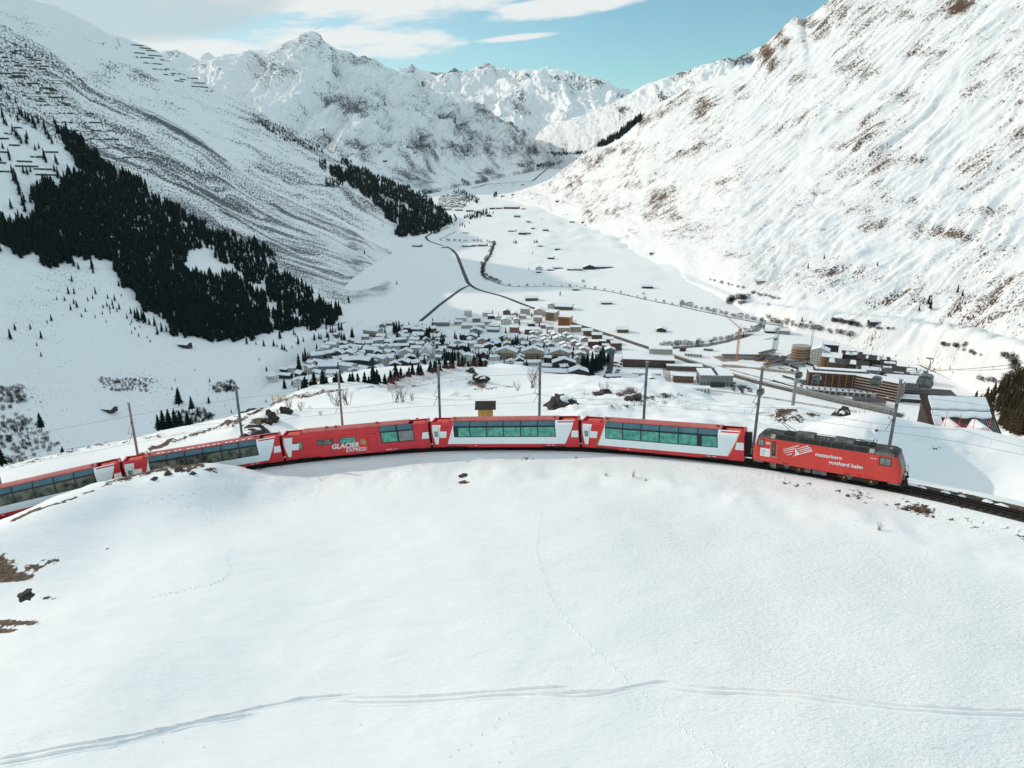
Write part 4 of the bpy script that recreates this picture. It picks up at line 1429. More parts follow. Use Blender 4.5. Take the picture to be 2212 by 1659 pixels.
def locomotive(p0, p1):
    root = thing('locomotive', 'bright red electric rack locomotive with dark roof pulling the train up the hill', 'locomotive')
    L = car_frame(root, p0, p1)
    h = L / 2 - 0.25
    w = 1.36
    # body shell with a sloping nose at each end, corners chamfered
    b = MB()
    side = [(-h + .05, .40), (h - .05, .40), (h, 0.62), (h - .02, 1.5), (h - .52, 3.06), (-h + .52, 3.06), (-h + .02, 1.5), (-h, .62)]
    n = len(side)
    ins = 0.16
    small = [(x * (1 - .30 / h), z) for x, z in side]
    vs = []
    for poly, y in ((small, -w), (side, -w + ins), (side, w - ins), (small, w)):
        vs += [(x, y, z) for x, z in poly]
    fs = []
    for r in range(3):
        for k in range(n):
            fs.append((r * n + k, r * n + (k + 1) % n, (r + 1) * n + (k + 1) % n, (r + 1) * n + k))
    fs += [tuple(range(n - 1, -1, -1)), tuple(range(3 * n, 4 * n))]
    b.add(vs, fs)
    b.build('body', M['loco_red'], root)
    # roof: sloping shoulders, flat deck
    b = MB()
    deck = [(-w + .02, 3.06), (-w + .55, 3.46), (-.3, 3.52), (.3, 3.52), (w - .55, 3.46), (w - .02, 3.06)]
    X0, X1 = -h + .50, h - .50
    vs = []
    for x, dx in ((X0, 0), (X0 + .42, 1), (X1 - .42, 1), (X1, 0)):
        for (y, z) in deck:
            vs.append((x, y if dx else y * .98, z if dx else 3.06 + (z - 3.06) * .25))
    k = len(deck)
    fs = []
    for r in range(3):
        for j in range(k):
            fs.append((r * k + j, r * k + (j + 1) % k, (r + 1) * k + (j + 1) % k, (r + 1) * k + j))
    fs += [tuple(range(k - 1, -1, -1)), tuple(range(3 * k, 4 * k))]
    b.add(vs, fs)
    b.build('roof', M['loco_roof'], root)

    def shoulder(x0, x1, t0, t1, m, name, off=0.02):
        for s in (-1, 1):
            b = MB()

            def q(x, t, o):
                y = (w - .02) - .53 * t
                z = 3.06 + .40 * t
                return (x, s * (y + o * .6), z + o * .8)
            a = [q(x0, t0, off), q(x1, t0, off), q(x1, t1, off), q(x0, t1, off), q(x0, t0, -.05), q(x1, t0, -.05), q(x1, t1, -.05), q(x0, t1, -.05)]
            b.add(a, [(0, 1, 2, 3), (0, 4, 5, 1), (1, 5, 6, 2), (2, 6, 7, 3), (3, 7, 4, 0)])
            b.build(name, m, root)
    l0 = -h - .12
    for (x0, x1) in ((2.55, 3.45), (3.55, 4.45), (4.75, 5.75), (5.85, 6.75), (6.95, 7.9), (8.0, 9.0), (9.2, 10.2), (10.3, 11.25)):
        shoulder(l0 + x0, l0 + x1, .14, .86, M['grille'], 'air_grille')
    for (x0, x1) in ((1.95, 2.4), (11.5, 11.95)):
        shoulder(l0 + x0, l0 + x1, .1, .9, M['beige_lamp'], 'roof_box')
    shoulder(-h + .75, l0 + 1.85, .02, .5, M['loco_grey'], 'roof_edge', .012)
    shoulder(l0 + 12.05, h - .75, .02, .5, M['loco_grey'], 'roof_edge', .012)
    # roof equipment
    for (x0, x1, z) in ((4.3, 5.0, 3.78), (5.05, 6.15, 3.80), (8.1, 9.2, 3.78), (9.25, 9.9, 3.76)):
        b = MB().prism([(-.62, 3.5), (.62, 3.5), (.5, z), (-.5, z)], 'x', l0 + x0, l0 + x1)
        b.build('resistor_box', M['loco_grey'], root)
    for x in (6.4, 6.75, 7.1, 7.5, 8.3, 11.3):
        b = MB()
        for j in range(3):
            b.tube((l0 + x, -.25, 3.5 + .1 * j), (l0 + x, -.25, 3.57 + .1 * j), .10 - .01 * j, .06, 8)
        b.build('insulator', M['beige_lamp'], root)
    b = MB()
    b.tube((l0 + 5.5, -.1, 3.92), (l0 + 11.5, -.1, 3.86), .03, .03, 5)
    b.tube((l0 + 6.2, -.35, 3.75), (l0 + 8.2, -.3, 3.82), .03, .03, 5)
    b.build('busbar', M['under'], root)
    # raised pantograph at the rear, folded one in front
    px = l0 + 3.3
    b = MB()
    for s in (-.45, .45):
        b.tube((px + .9, s, 3.62), (px - .5, s * .5, 4.55), .035, .03, 5)
        b.tube((px - .5, s * .5, 4.55), (px + .35, s * .8, 5.30), .028, .025, 5)
    b.tube((px - .5, -.25, 4.55), (px - .5, .25, 4.55), .03, .03, 5)
    b.tube((px + .35, -.85, 5.30), (px + .35, .85, 5.30), .035, .035, 5)
    b.box(px - .2, px + 1.2, -.5, .5, 3.52, 3.62)
    b.build('pantograph', M['under'], root)
    px = l0 + 11.2
    b = MB().box(px - .9, px + .6, -.5, .5, 3.52, 3.60)
    for s in (-.45, .45):
        b.tube((px + .5, s, 3.64), (px - 1.2, s * .6, 3.78), .035, .03, 5)
        b.tube((px - 1.2, s * .6, 3.78), (px + .4, s * .9, 3.86), .028, .025, 5)
    for dx in (.4, .65):
        b.tube((px + dx, -.8, 3.87), (px + dx, .8, 3.87), .035, .035, 5)
    b.build('pantograph', M['under'], root)
    MB().cbox(l0 + 13.3, -.35, 3.52, .22, .22, .22).build('horn', M['beige_lamp'], root)
    MB().cbox(l0 + 1.4, -.1, 3.56, .2, .2, .2).build('horn', M['beige_lamp'], root)
    y = -w - .006

    def plate(x0, x1, z0, z1, m, name, parent=None, d=.01):
        b = MB().box(l0 + x0, l0 + x1, -w - d, -w + .02, z0, z1)
        return b.build(name, m, parent or root)
    # cab windows, door, plates
    for x0, x1, xm in ((.62, 1.36, .98), (12.45, 13.55, 13.0)):
        f = plate(x0, x1, 2.05, 2.90, M['black'], 'window_frame', d=.012)
        for a, c in ((x0 + .10, xm - .02), (xm + .02, x1 - .08)):
            plate(a, c, 2.13, 2.82, M['glass_grey'], 'window', f, .02)
    f = plate(2.20, 2.54, 1.20, 2.82, M['black'], 'door', d=.014)
    plate(2.27, 2.47, 1.45, 2.70, M['loco_grey'], 'window', f, .02)
    b = MB()
    for x in (2.02, 2.70):
        b.tube((l0 + x, -w - .07, 1.0), (l0 + x, -w - .07, 2.55), .022, .022, 5)
    b.build('handrail', M['beige_lamp'], root)
    plate(2.18, 2.56, 1.02, 1.13, M['beige_lamp'], 'door_step', d=.05)
    s = plate(.95, 1.98, .98, 1.90, M['white_paint'], 'white_board', d=.016)
    for z in (1.12, 1.3, 1.48, 1.66):
        plate(1.05, 1.5 + .1 * math.sin(z * 9), z, z + .035, M['under'], 'fine_print', s, .02)
    place_text(text_mesh('106', .34, M['white_paint'], 0, .012), root, l0 + 1.52, 2.42, .46, y=-w - .015)
    place_text(text_mesh('matterhorn', .56, M['white_paint'], 0.12, .012), root, l0 + 6.55, 1.95, 2.55, y=-w - .015)
    place_text(text_mesh('gotthard bahn', .56, M['white_paint'], 0.12, .012), root, l0 + 7.85, 1.33, 3.2, y=-w - .015)
    plate(11.65, 12.2, 2.60, 2.66, M['white_paint'], 'small_sign')
    # mountain emblem: two groups of slanting strokes and a peak between them
    b = MB()

    def stroke(x0, z0, x1, z1, t=.055):
        b.prism([(l0 + x0, z0 - t / 2), (l0 + x1, z1 - t), (l0 + x1, z1 + t), (l0 + x0, z0 + t / 2)], 'y', -w - .012, -w + .005)
    for k, (x0, z0, x1, z1) in enumerate(((3.30, 2.05, 4.90, 2.78), (3.38, 1.90, 4.45, 2.38), (3.48, 1.70, 4.38, 2.10), (3.72, 1.52, 4.25, 1.75))):
        stroke(x0, z0, x1, z1, .05)
    for (x0, z0, x1, z1) in ((4.65, 2.35, 5.82, 2.92), (4.85, 2.20, 6.02, 2.77), (4.98, 2.05, 6.15, 2.60), (4.75, 1.72, 6.25, 2.45)):
        stroke(x0, z0, x1, z1, .06)
    b.prism([(l0 + 4.55, 2.55), (l0 + 4.62, 2.30), (l0 + 4.85, 2.05), (l0 + 5.05, 1.86), (l0 + 4.30, 1.45), (l0 + 4.6, 1.75), (l0 + 4.52, 2.2)], 'y', -w - .014, -w + .005)
    b.build('mountain_emblem', M['white_paint'], root)
    # skirts, brackets, bogies
    b = MB().box(-h + .1, -h + 1.15, -w + .02, w - .02, .20, .40).box(h - 1.15, h - .1, -w + .02, w - .02, .20, .40)
    b.build('snow_guard', M['loco_grey'], root)
    for x in (3.75, 9.9):
        b = MB().prism([(l0 + x - .36, .42), (l0 + x + .36, .42), (l0 + x + .06, -.02), (l0 + x - .06, -.02)], 'y', -w - .01, -w + .12)
        b.build('bracket', M['loco_grey'], root)
        plate(x - .5, x + .1, .52, .60, M['black'], 'jack_point')
    plate(10.6, 10.9, .55, .62, M['under'], 'jack_point')
    for cx in (l0 + 3.7, l0 + 10.6):
        b = MB().box(cx - 1.9, cx + 1.9, -1.15, 1.15, -.10, .38)
        o = b.build('bogie', M['under'], root)
        for dx in (-1.25, 1.25):
            wv = MB()
            for s in (-1, 1):
                wv.tube((cx + dx, s * .50, .08), (cx + dx, s * 1.17, .08), .42, .42, 16)
            wv.build('wheel_set', M['rust'], o)
            wb = MB().tube((cx + dx, -1.17, .08), (cx + dx, -1.24, .08), .13, .11, 10)
            wb.build('axle_box', M['brass'], o)
    for x0, x1, m in ((5.55, 6.15, 'loco_grey'), (6.35, 7.7, 'loco_grey')):
        plate(x0, x1, -.06, .36, M[m], 'equipment_case', d=-.12)
    b = MB()
    for j in range(3):
        b.box(l0 + 2.14, l0 + 2.60, -w - .10, -w + .2, -.08 + .17 * j, -.05 + .17 * j)
    b.box(l0 + 2.12, l0 + 2.15, -w - .1, -w + .1, -.1, .42).box(l0 + 2.59, l0 + 2.62, -w - .1, -w + .1, -.1, .42)
    b.build('cab_steps', M['beige_lamp'], root)
    # the front: windscreen, lamps, snow plough, hoses
    for sx in (-1, 1):
        b = MB()
        b.add([(sx * (h - .06), -1.05, 1.72), (sx * (h - .06), 1.05, 1.72), (sx * (h - .44), 1.0, 2.92), (sx * (h - .44), -1.0, 2.92),
               (sx * (h - .16), -1.05, 1.68), (sx * (h - .16), 1.05, 1.68), (sx * (h - .54), 1.0, 2.9), (sx * (h - .54), -1.0, 2.9)],
              [(0, 1, 2, 3), (4, 7, 6, 5), (0, 4, 5, 1), (1, 5, 6, 2), (2, 6, 7, 3), (3, 7, 4, 0)])
        b.build('windscreen', M['pane'], root)
        for y_ in (-.95, .95):
            b = MB().tube((sx * (h - .04), y_, 1.10), (sx * (h + .06), y_, 1.10), .14, .12, 12)
            b.build('headlight', M['beige_lamp'], root)
        b = MB().add([(sx * (h - .1), -1.25, .45), (sx * (h + .38), 0, .45), (sx * (h - .1), 1.25, .45), (sx * (h - .1), -1.2, -.15), (sx * (h + .48), 0, -.15), (sx * (h - .1), 1.2, -.15)],
                     [(0, 1, 4, 3), (1, 2, 5, 4), (0, 2, 1), (3, 4, 5), (0, 3, 5, 2)])
        b.build('snow_plough', M['under'], root)
        b = MB()
        for y_ in (-.8, -.5, -.25, .3, .6, .8):
            b.path([(sx * (h - .02), y_, 1.0), (sx * (h + .25), y_, .9), (sx * (h + .3), y_ * .9, .5), (sx * (h + .12), y_ * .9, .4)], .035, 5)
        b.tube((sx * h, 0, .75), (sx * (h + .45), 0, .75), .12, .14, 8)
        b.build('coupling', M['under'], root)
        b = MB()
        b.path([(sx * (h - .02), -1.1, .85), (sx * (h + .22), -1.1, .85), (sx * (h + .22), -1.1, 1.5), (sx * (h - .0), -1.1, 1.5)], .025, 5)
        b.path([(sx * (h - .02), 1.1, .85), (sx * (h + .22), 1.1, .85), (sx * (h + .22), 1.1, 1.5), (sx * (h - .0), 1.1, 1.5)], .025, 5)
        b.build('handrail', M['beige_lamp'], root)
    # radiator ribs on the side sheet
    b = MB()
    z = .72
    while z < 3.0:
        b.box(l0 + 2.85, l0 + 12.1, -w - .004, -w + .01, z, z + .012)
        z += .19
    b.build('body_seam', M['loco_red'], root)
    return root


def arc_pt(dist):
    """point on the centre line, dist metres behind the locomotive's front"""
    return track_pt(TH_FRONT + dist * MPR)


def build_train():
    d = 0.0
    locomotive(arc_pt(14.85), arc_pt(0.0))
    d = 15.75
    Lc = 18.78
    gap = 0.58
    labels = ['white sided panorama carriage edged with gold stripes, directly behind the locomotive', 'white sided panorama carriage between the gold striped one and the all red restaurant carriage', None,
              'white sided panorama carriage behind the restaurant carriage, dark windows partly hidden by rocks', 'last visible white sided panorama carriage running out of view on the far end']
    for i, lb in enumerate(labels):
        p1, p0 = arc_pt(d), arc_pt(d + Lc)
        if i == 2:
            restaurant_car(p0, p1)
        elif i == 0:
            panorama_car(p0, p1, lb, 'glass_green', 'glass_blue', gold=True, dark_cell=2)
        elif i == 1:
            panorama_car(p0, p1, lb, 'glass_green', 'glass_blue', dark_cell=1)
        elif i == 3:
            panorama_car(p0, p1, lb, 'glass_dark', 'glass_blue', lamps=True)
        else:
            panorama_car(p0, p1, lb, 'glass_dark', 'glass_blue')
        d += Lc + gap


def build_masts():
    wm = M['pole_wood']
    sm = M['pole_steel']
    # (u at the top, v at the top, u at the base, wooden?)
    data = [(-4, 1005, 10, 1, 'leftmost wooden catenary mast, cut by the edge of the picture'), (286, 870, 303, 1, 'weathered wooden catenary mast between the last two carriages'), (518, 830, 527, 0, 'grey catenary mast behind the fourth carriage, beside the dark rock'),
            (737, 805, 743, 1, 'brown catenary mast behind the restaurant carriage, among bare shrubs'), (949, 783, 952, 0, 'catenary mast behind the gap left of the wooden hut'), (1163, 782, 1164, 0, 'grey catenary mast behind the second carriage, right of the wooden hut'),
            (1389, 780, 1388, 0, 'grey catenary mast behind the gold striped carriage'), (1641, 783, 1628, 0, 'dark catenary mast behind the rear of the locomotive'), (1935, 808, 1912, 0, 'dark catenary mast behind the front of the locomotive')]
    for (ut, vt, ub, wood, label) in data:
        # the mast stands 3.4 m outside the centre line on the side away from the camera
        best = None
        for k in range(2000):
            th = math.radians(20 + 150 * k / 2000)
            p = track_pt(th, TR + 3.5)
            z = track_pt(th).z
            u, v = to_px(p.x, p.y, z)
            e = abs(u - ub)
            if best is None or e < best[0]:
                best = (e, th, p, z)
        _, th, p, z = best
        zg = z - 1.0
        # height from the top's picture row
        r = math.hypot(p.x, p.y)
        top = at_r(ut, vt, r)[2]
        H = max(6.5, min(10.5, top - zg))
        root = thing('catenary_mast', label, 'catenary mast', (p.x, p.y, zg), th - math.pi / 2, 'masts carrying the overhead line')
        m = wm if wood else sm
        b = MB()
        if wood:
            b.tube((0, 0, -.6), (0, 0, H), .17, .13, 10)
        else:
            b.box(-.13, .13, -.15, -.125, -.6, H).box(-.13, .13, .125, .15, -.6, H).box(-.02, .02, -.13, .13, -.6, H)
        b.build('pole', m, root)
        b = MB().cbox(0, 0, H + .03, .36, .36, .08)
        b.build('pole_cap', M['steel'], root)
        # bracket towards the track (local -y is towards the curve's centre)
        b = MB()
        hz = 1.0
        b.tube((0, -.1, 5.2 + hz), (0, -3.1, 6.35 + hz), .045, .04, 6)
        b.tube((0, -.1, 6.9 + hz), (0, -3.1, 6.35 + hz), .03, .03, 6)
        b.tube((0, -.9, 5.5 + hz), (0, -3.4, 5.15 + hz), .035, .03, 6)
        b.tube((0, -1.5, 5.75 + hz), (0, -1.5, 5.42 + hz), .02, .02, 5)
        bo = b.build('bracket', M['steel'], root)
        b = MB()
        for zz in (5.2, 6.9):
            b.tube((0, -.16, zz + hz), (0, -.5, zz + hz + (.13 if zz < 6 else -.06)), .09, .09, 8)
        b.build('insulator', M['brown_metal'], bo)
    # overhead line, one object: contact wire, carrying wire and droppers
    root = thing('overhead_line', 'thin overhead contact wire and carrying wire above the track', 'overhead line', track_pt(TH_FRONT))
    off = root.location
    ths = [math.radians(18 + 152 * k / 16) for k in range(17)]
    b = MB()
    c = MB()
    for a, d in zip(ths[:-1], ths[1:]):
        p, q = track_pt(a) - off, track_pt(d) - off
        b.tube(p + Vector((0, 0, 5.2)), q + Vector((0, 0, 5.2)), .014, .014, 4, False)
        N = 6
        prev = None
        for k in range(N + 1):
            f = k / N
            s = 4 * f * (1 - f)
            w = p.lerp(q, f) + Vector((0, 0, 6.4 - .55 * s))
            if prev is not None:
                b.tube(prev, w, .014, .014, 4, False)
            if 0 < k < N:
                c.tube(w, p.lerp(q, f) + Vector((0, 0, 5.2)), .007, .007, 3, False)
            prev = w
        p2, q2 = track_pt(a, TR + 3.5) - off, track_pt(d, TR + 3.5) - off
        b.tube(p2 + Vector((0, 0, 7.8)), q2 + Vector((0, 0, 7.8)), .014, .014, 4, False)
    b.build('wire', M['wire'], root)
    c.build('dropper', M['wire'], root)


build_track()
build_train()
build_masts()
# ================================================================== ROADS, RIVER, RAILWAY IN THE VALLEY
def strip(name, pts, width, m, lift=0.25, z=None, step=14.0, kind='structure', wob=0.0):
    """a sheet that follows a line on the valley floor"""
    P = [on_z(u, v, 0.0)[:2] for u, v in pts]
    # the floor rises up the valley: refine with its own height
    Q = []
    for (u, v), p in zip(pts, P):
        zz = float(floor_z(p[0], p[1]))
        for _ in range(3):
            q = on_z(u, v, min(zz, 120))
            zz = float(floor_z(q[0], q[1]))
        Q.append(q[:2])
    Q = np.array(Q)
    seg = np.hypot(*np.diff(Q, axis=0).T)
    c = np.r_[0, np.cumsum(seg)]
    n = max(4, int(c[-1] / step))
    t = np.linspace(0, c[-1], n)
    x = np.interp(t, c, Q[:, 0])
    y = np.interp(t, c, Q[:, 1])
    for _ in range(3):
        x[1:-1] = (x[:-2] + 2 * x[1:-1] + x[2:]) / 4
        y[1:-1] = (y[:-2] + 2 * y[1:-1] + y[2:]) / 4
    tx, ty = np.gradient(x), np.gradient(y)
    l = np.hypot(tx, ty)
    nx, ny = -ty / l, tx / l
    w = width * (1 + wob * np.sin(t / 23.0) * np.sin(t / 9.1 + 1))
    rows = []
    for k in (-.5, -.17, .17, .5):
        X, Y = x + nx * w * k, y + ny * w * k
        rows.append(np.stack([X, Y, floor_z(X, Y) + lift - (0.35 if abs(k) == .5 else 0)], -1))
    G = np.stack(rows, 0)
    me = grid_mesh(name, G[..., 0], G[..., 1], G[..., 2], m)
    o = link(name, me)
    tag(o, kind=kind)
    return o, np.stack([x, y], -1)


ROAD_MAIN = [(981, 462), (986, 474), (977, 487), (955, 497), (930, 505), (919, 512), (924, 519), (940, 526), (960, 531), (976, 538), (986, 549), (994, 568), (1003, 592), (1010, 610), (1018, 618),
             (1032, 626), (1060, 633), (1092, 642), (1112, 650), (1140, 661), (1165, 671), (1200, 686)]
ROAD_BRANCH = [(1014, 617), (1002, 620), (986, 632), (968, 645), (948, 660), (928, 677), (908, 694)]
RAIL_LINE = [(1196, 684), (1240, 700), (1290, 716), (1350, 735), (1400, 752), (1450, 769), (1500, 785), (1560, 805), (1620, 823), (1700, 842), (1780, 861), (1860, 879), (1950, 900)]
ROAD_UP = [(1020, 406), (1055, 390), (1085, 382), (1120, 374), (1150, 373), (1182, 360), (1205, 352), (1222, 342)]
ROAD_SLUSH = [(1500, 778), (1560, 795), (1610, 808), (1660, 822), (1720, 838), (1790, 852)]
ROAD_FOOT = [(1530, 843), (1600, 850), (1680, 862), (1760, 876), (1850, 889)]
ROAD_YARD = [(1440, 752), (1434, 765), (1430, 780), (1438, 795), (1443, 810), (1440, 830)]
ROAD_STATION = [(1322, 760), (1318, 775), (1320, 790), (1313, 812), (1300, 832), (1290, 846)]
TRACK_RIVER = [(1830, 762), (1880, 742), (1930, 730), (1800, 700)]
STREAM = [(1068, 528), (1063, 540), (1058, 552), (1048, 566), (1041, 580), (1042, 592), (1052, 603), (1080, 614), (1112, 620), (1180, 618), (1258, 621), (1330, 632), (1400, 648), (1470, 662), (1540, 677), (1598, 690), (1640, 697), (1710, 707), (1770, 717), (1830, 729)]
RIVER = [(1645, 700), (1640, 712), (1612, 724), (1580, 735), (1540, 744), (1490, 750), (1430, 753)]
OUTFLOW = [(1795, 722), (1830, 731), (1880, 744), (1930, 760), (1970, 778), (2010, 797), (2045, 812), (2060, 820)]
UPPER_RIVER = [(985, 500), (962, 511), (948, 519), (962, 522), (1000, 523), (1040, 524), (1068, 526)]

strip('road', ROAD_MAIN, 9.5, M['asphalt'])
strip('road', ROAD_BRANCH, 7.5, M['asphalt'], 0.30)
strip('road', ROAD_UP, 16.0, M['asphalt'], 0.5, step=40)
strip('railway_line', RAIL_LINE, 10.0, M['rail_bed'], 0.9)
strip('road', ROAD_SLUSH, 9.0, M['slush'], 0.30)
strip('road', ROAD_FOOT, 7.0, M['slush'], 0.30)
strip('road', ROAD_YARD, 10.0, M['slush'], 0.28)
strip('road', ROAD_STATION, 9.0, M['asphalt'], 0.28)
strip('river', STREAM, 8.0, M['water'], 0.20, wob=0.3)
_, river_xy = strip('river', RIVER, 14.0, M['water'], 0.26, wob=0.3)
strip('river', OUTFLOW, 10.0, M['water'], 0.32, wob=0.35)
strip('river', UPPER_RIVER, 7.0, M['water'], 0.20)
strip('snow_wall', [(x, y - 7) for x, y in RAIL_LINE[5:]], 6.0, M['snow'], 1.2, kind='structure')
strip('footpath', [(1170, 735), (1240, 742), (1290, 752), (1322, 760)], 6.0, M['slush'], 0.22)

# ================================================================== LANDMARK-BASED LABELS
ORD = ['nearest', 'second nearest', 'third nearest', 'fourth nearest', 'fifth nearest', 'sixth nearest', 'seventh nearest', 'eighth nearest', 'ninth nearest', 'tenth nearest']


def ordn(k):
    if k < 10:
        return ORD[k]
    k += 1
    suf = 'th' if 10 <= k % 100 <= 20 else {1: 'st', 2: 'nd', 3: 'rd'}.get(k % 10, 'th')
    return f'{k}{suf} nearest'


LAND = {}


def label_by_landmark(items, names=None):
    """items: [(object, phrase, u, v)] - each label names a landmark, the side of it and the rank there"""
    buckets = {}
    for o, ph, u, v in items:
        best = min((names or LAND), key=lambda n: math.hypot(LAND[n][0] - u, (LAND[n][1] - v) * 1.6))
        lu, lv = LAND[best]
        du, dv = u - lu, (v - lv) * 1.6
        if abs(du) > abs(dv):
            side = 'right of' if du > 0 else 'left of'
        else:
            side = 'in front of' if dv > 0 else 'behind'
        buckets.setdefault((ph, best, side), []).append((math.hypot(du, dv), o))
    for (ph, best, side), lst in buckets.items():
        lst.sort(key=lambda q: q[0])
        for k, (d, o) in enumerate(lst):
            rank = '' if len(lst) == 1 else ', ' + ordn(k)
            o['label'] = f'{ph} {side} the {best}{rank}'


# ================================================================== BUILDINGS
def c5(x, y):
    return 884.8 + x * .2333, 626.7 + y * .2333


def c6(x, y):
    return 1253.4 + x * .2333, 663.6 + y * .2333


def c7(x, y):
    return 1622.1 + x * .26666, 663.6 + y * .26666


def c8(x, y):
    return 553.0 + x * .18333, 663.6 + y * .18333


def c3(x, y):
    return 737.3 + x / 3.0, 294.9 + y / 3.0


def floor_at(u, v):
    p = on_z(u, v, 0.0)
    z = float(floor_z(p[0], p[1]))
    for _ in range(4):
        p = on_z(u, v, min(z, 125))
        z = float(floor_z(p[0], p[1]))
    return Vector((p[0], p[1], z))


ITEMS = []
WORDS = dict(white='white walled', beige='beige walled', tan='tan walled', grey='grey walled', dark='dark timber', brown='brown timber', brick='brick coloured', orange='orange walled', teal='teal tinted', redbrown='red brown',
             wood='wooden', concrete='concrete grey', ochre='ochre walled')


def window_rows(b, w, d, h, front=True, sides=True, gw=1.1, gh=1.3, pitch=3.0, storey=2.9, proud=0.06):
    ns = max(1, int((h - 0.6) / storey))
    for s in range(ns):
        z = 1.1 + s * storey
        if z + gh > h:
            break
        n = max(1, int((w - 1.4) / pitch))
        for k in range(n):
            x = -w / 2 + (k + .5) * w / n
            if front:
                b.box(x - gw / 2, x + gw / 2, -d / 2 - proud, -d / 2 + .05, z, z + gh)
        if sides:
            n = max(1, int((d - 1.4) / pitch))
            for k in range(n):
                y = -d / 2 + (k + .5) * d / n
                b.box(w / 2 - .05, w / 2 + proud, y - gw / 2, y + gw / 2, z, z + gh)
                b.box(-w / 2 - proud, -w / 2 + .05, y - gw / 2, y + gw / 2, z, z + gh)


def house(u, v, w=11, d=9, h=5, ridge='y', col='white', rot=0.0, cat='house', noun=None, label=None, balcony=False, rise=None, snow=True, eave=0.9, group=None, base=None, name='house', chimney=True):
    p = base if base is not None else floor_at(u, v)
    rz = math.radians(rot)
    # (u, v) is the middle of the front foot; the centre lies half a depth behind
    c = Vector((p[0] - math.sin(rz) * d / 2, p[1] + math.cos(rz) * d / 2, p[2]))
    root = thing(name, label, cat, c, rz, group)
    wm = M['w_' + col]
    rise = rise if rise is not None else (0.36 if ridge != 'f' else 0.0) * ((w if ridge == 'y' else d) / 2)
    b = MB()
    if ridge == 'f':
        b.box(-w / 2, w / 2, -d / 2, d / 2, -1.5, h)
    elif ridge == 'x':
        b.prism([(-d / 2, -1.5), (d / 2, -1.5), (d / 2, h), (0, h + rise), (-d / 2, h)], 'x', -w / 2, w / 2)
    else:
        b.prism([(-w / 2, -1.5), (w / 2, -1.5), (w / 2, h), (0, h + rise), (-w / 2, h)], 'y', -d / 2, d / 2)
    b.build('wall', wm, root)
    b = MB()
    t = 0.25
    th = 0.55
    e = eave

    def slabs(bb, z0, z1, ee):
        if ridge == 'f':
            bb.box(-w / 2 - ee * .3, w / 2 + ee * .3, -d / 2 - ee * .3, d / 2 + ee * .3, h + z0, h + z1)
            return
        half = (d if ridge == 'x' else w) / 2
        k = rise / half
        pl = [(-half - ee, h - k * ee + z0), (0, h + rise + z0), (half + ee, h - k * ee + z0), (half + ee, h - k * ee + z1), (0, h + rise + z1), (-half - ee, h - k * ee + z1)]
        L_ = (w if ridge == 'x' else d) / 2 + ee * .8
        bb.prism(pl, 'x' if ridge == 'x' else 'y', -L_, L_)
    slabs(b, 0.02, t, e)
    ro = b.build('roof', M['w_dark'] if col in ('white', 'beige', 'tan', 'dark') else M['roof_slate'], root)
    if snow:
        b = MB()
        slabs(b, t + .01, t + th, e - .22)
        b.build('roof_snow', M['roof_snow'], ro)
    if ridge != 'f' and chimney:
        b = MB().cbox(w * .18, d * .12, h + rise + .55, .8, .8, 1.9)
        b.build('chimney', M['w_concrete'], ro)
    b = MB()
    window_rows(b, w, d, h)
    if ridge == 'y' and rise > 1.2:
        b.box(-.6, .6, -d / 2 - .06, -d / 2 + .05, h + .1, h + 1.2)
    wo = b.build('window', M['pane'], root)
    wo['kind'] = 'stuff'
    if balcony:
        b = MB()
        ns = int((h - .6) / 2.9)
        for s in range(1, ns + 1):
            b.box(-w * .36, w * .36, -d / 2 - 1.3, -d / 2, s * 2.9 - .9, s * 2.9 - .75)
            b.box(-w * .36, w * .36, -d / 2 - 1.3, -d / 2 - 1.2, s * 2.9 - .75, s * 2.9 + .15)
        bo = b.build('balcony', M['w_wood'], root)
        bo['kind'] = 'stuff'
    if label is None:
        ph = noun or f"{WORDS[col]} {'flat block' if ridge == 'f' else 'house'} with snowy {'roof' if ridge == 'f' else ('gable' if ridge == 'y' else 'roof slope')}"
        ITEMS.append((root, ph, u, v))
    return root


GV = 'houses of the snowy village'
r5 = random.Random(5)


def jit(a, s):
    return a + r5.uniform(-s, s)


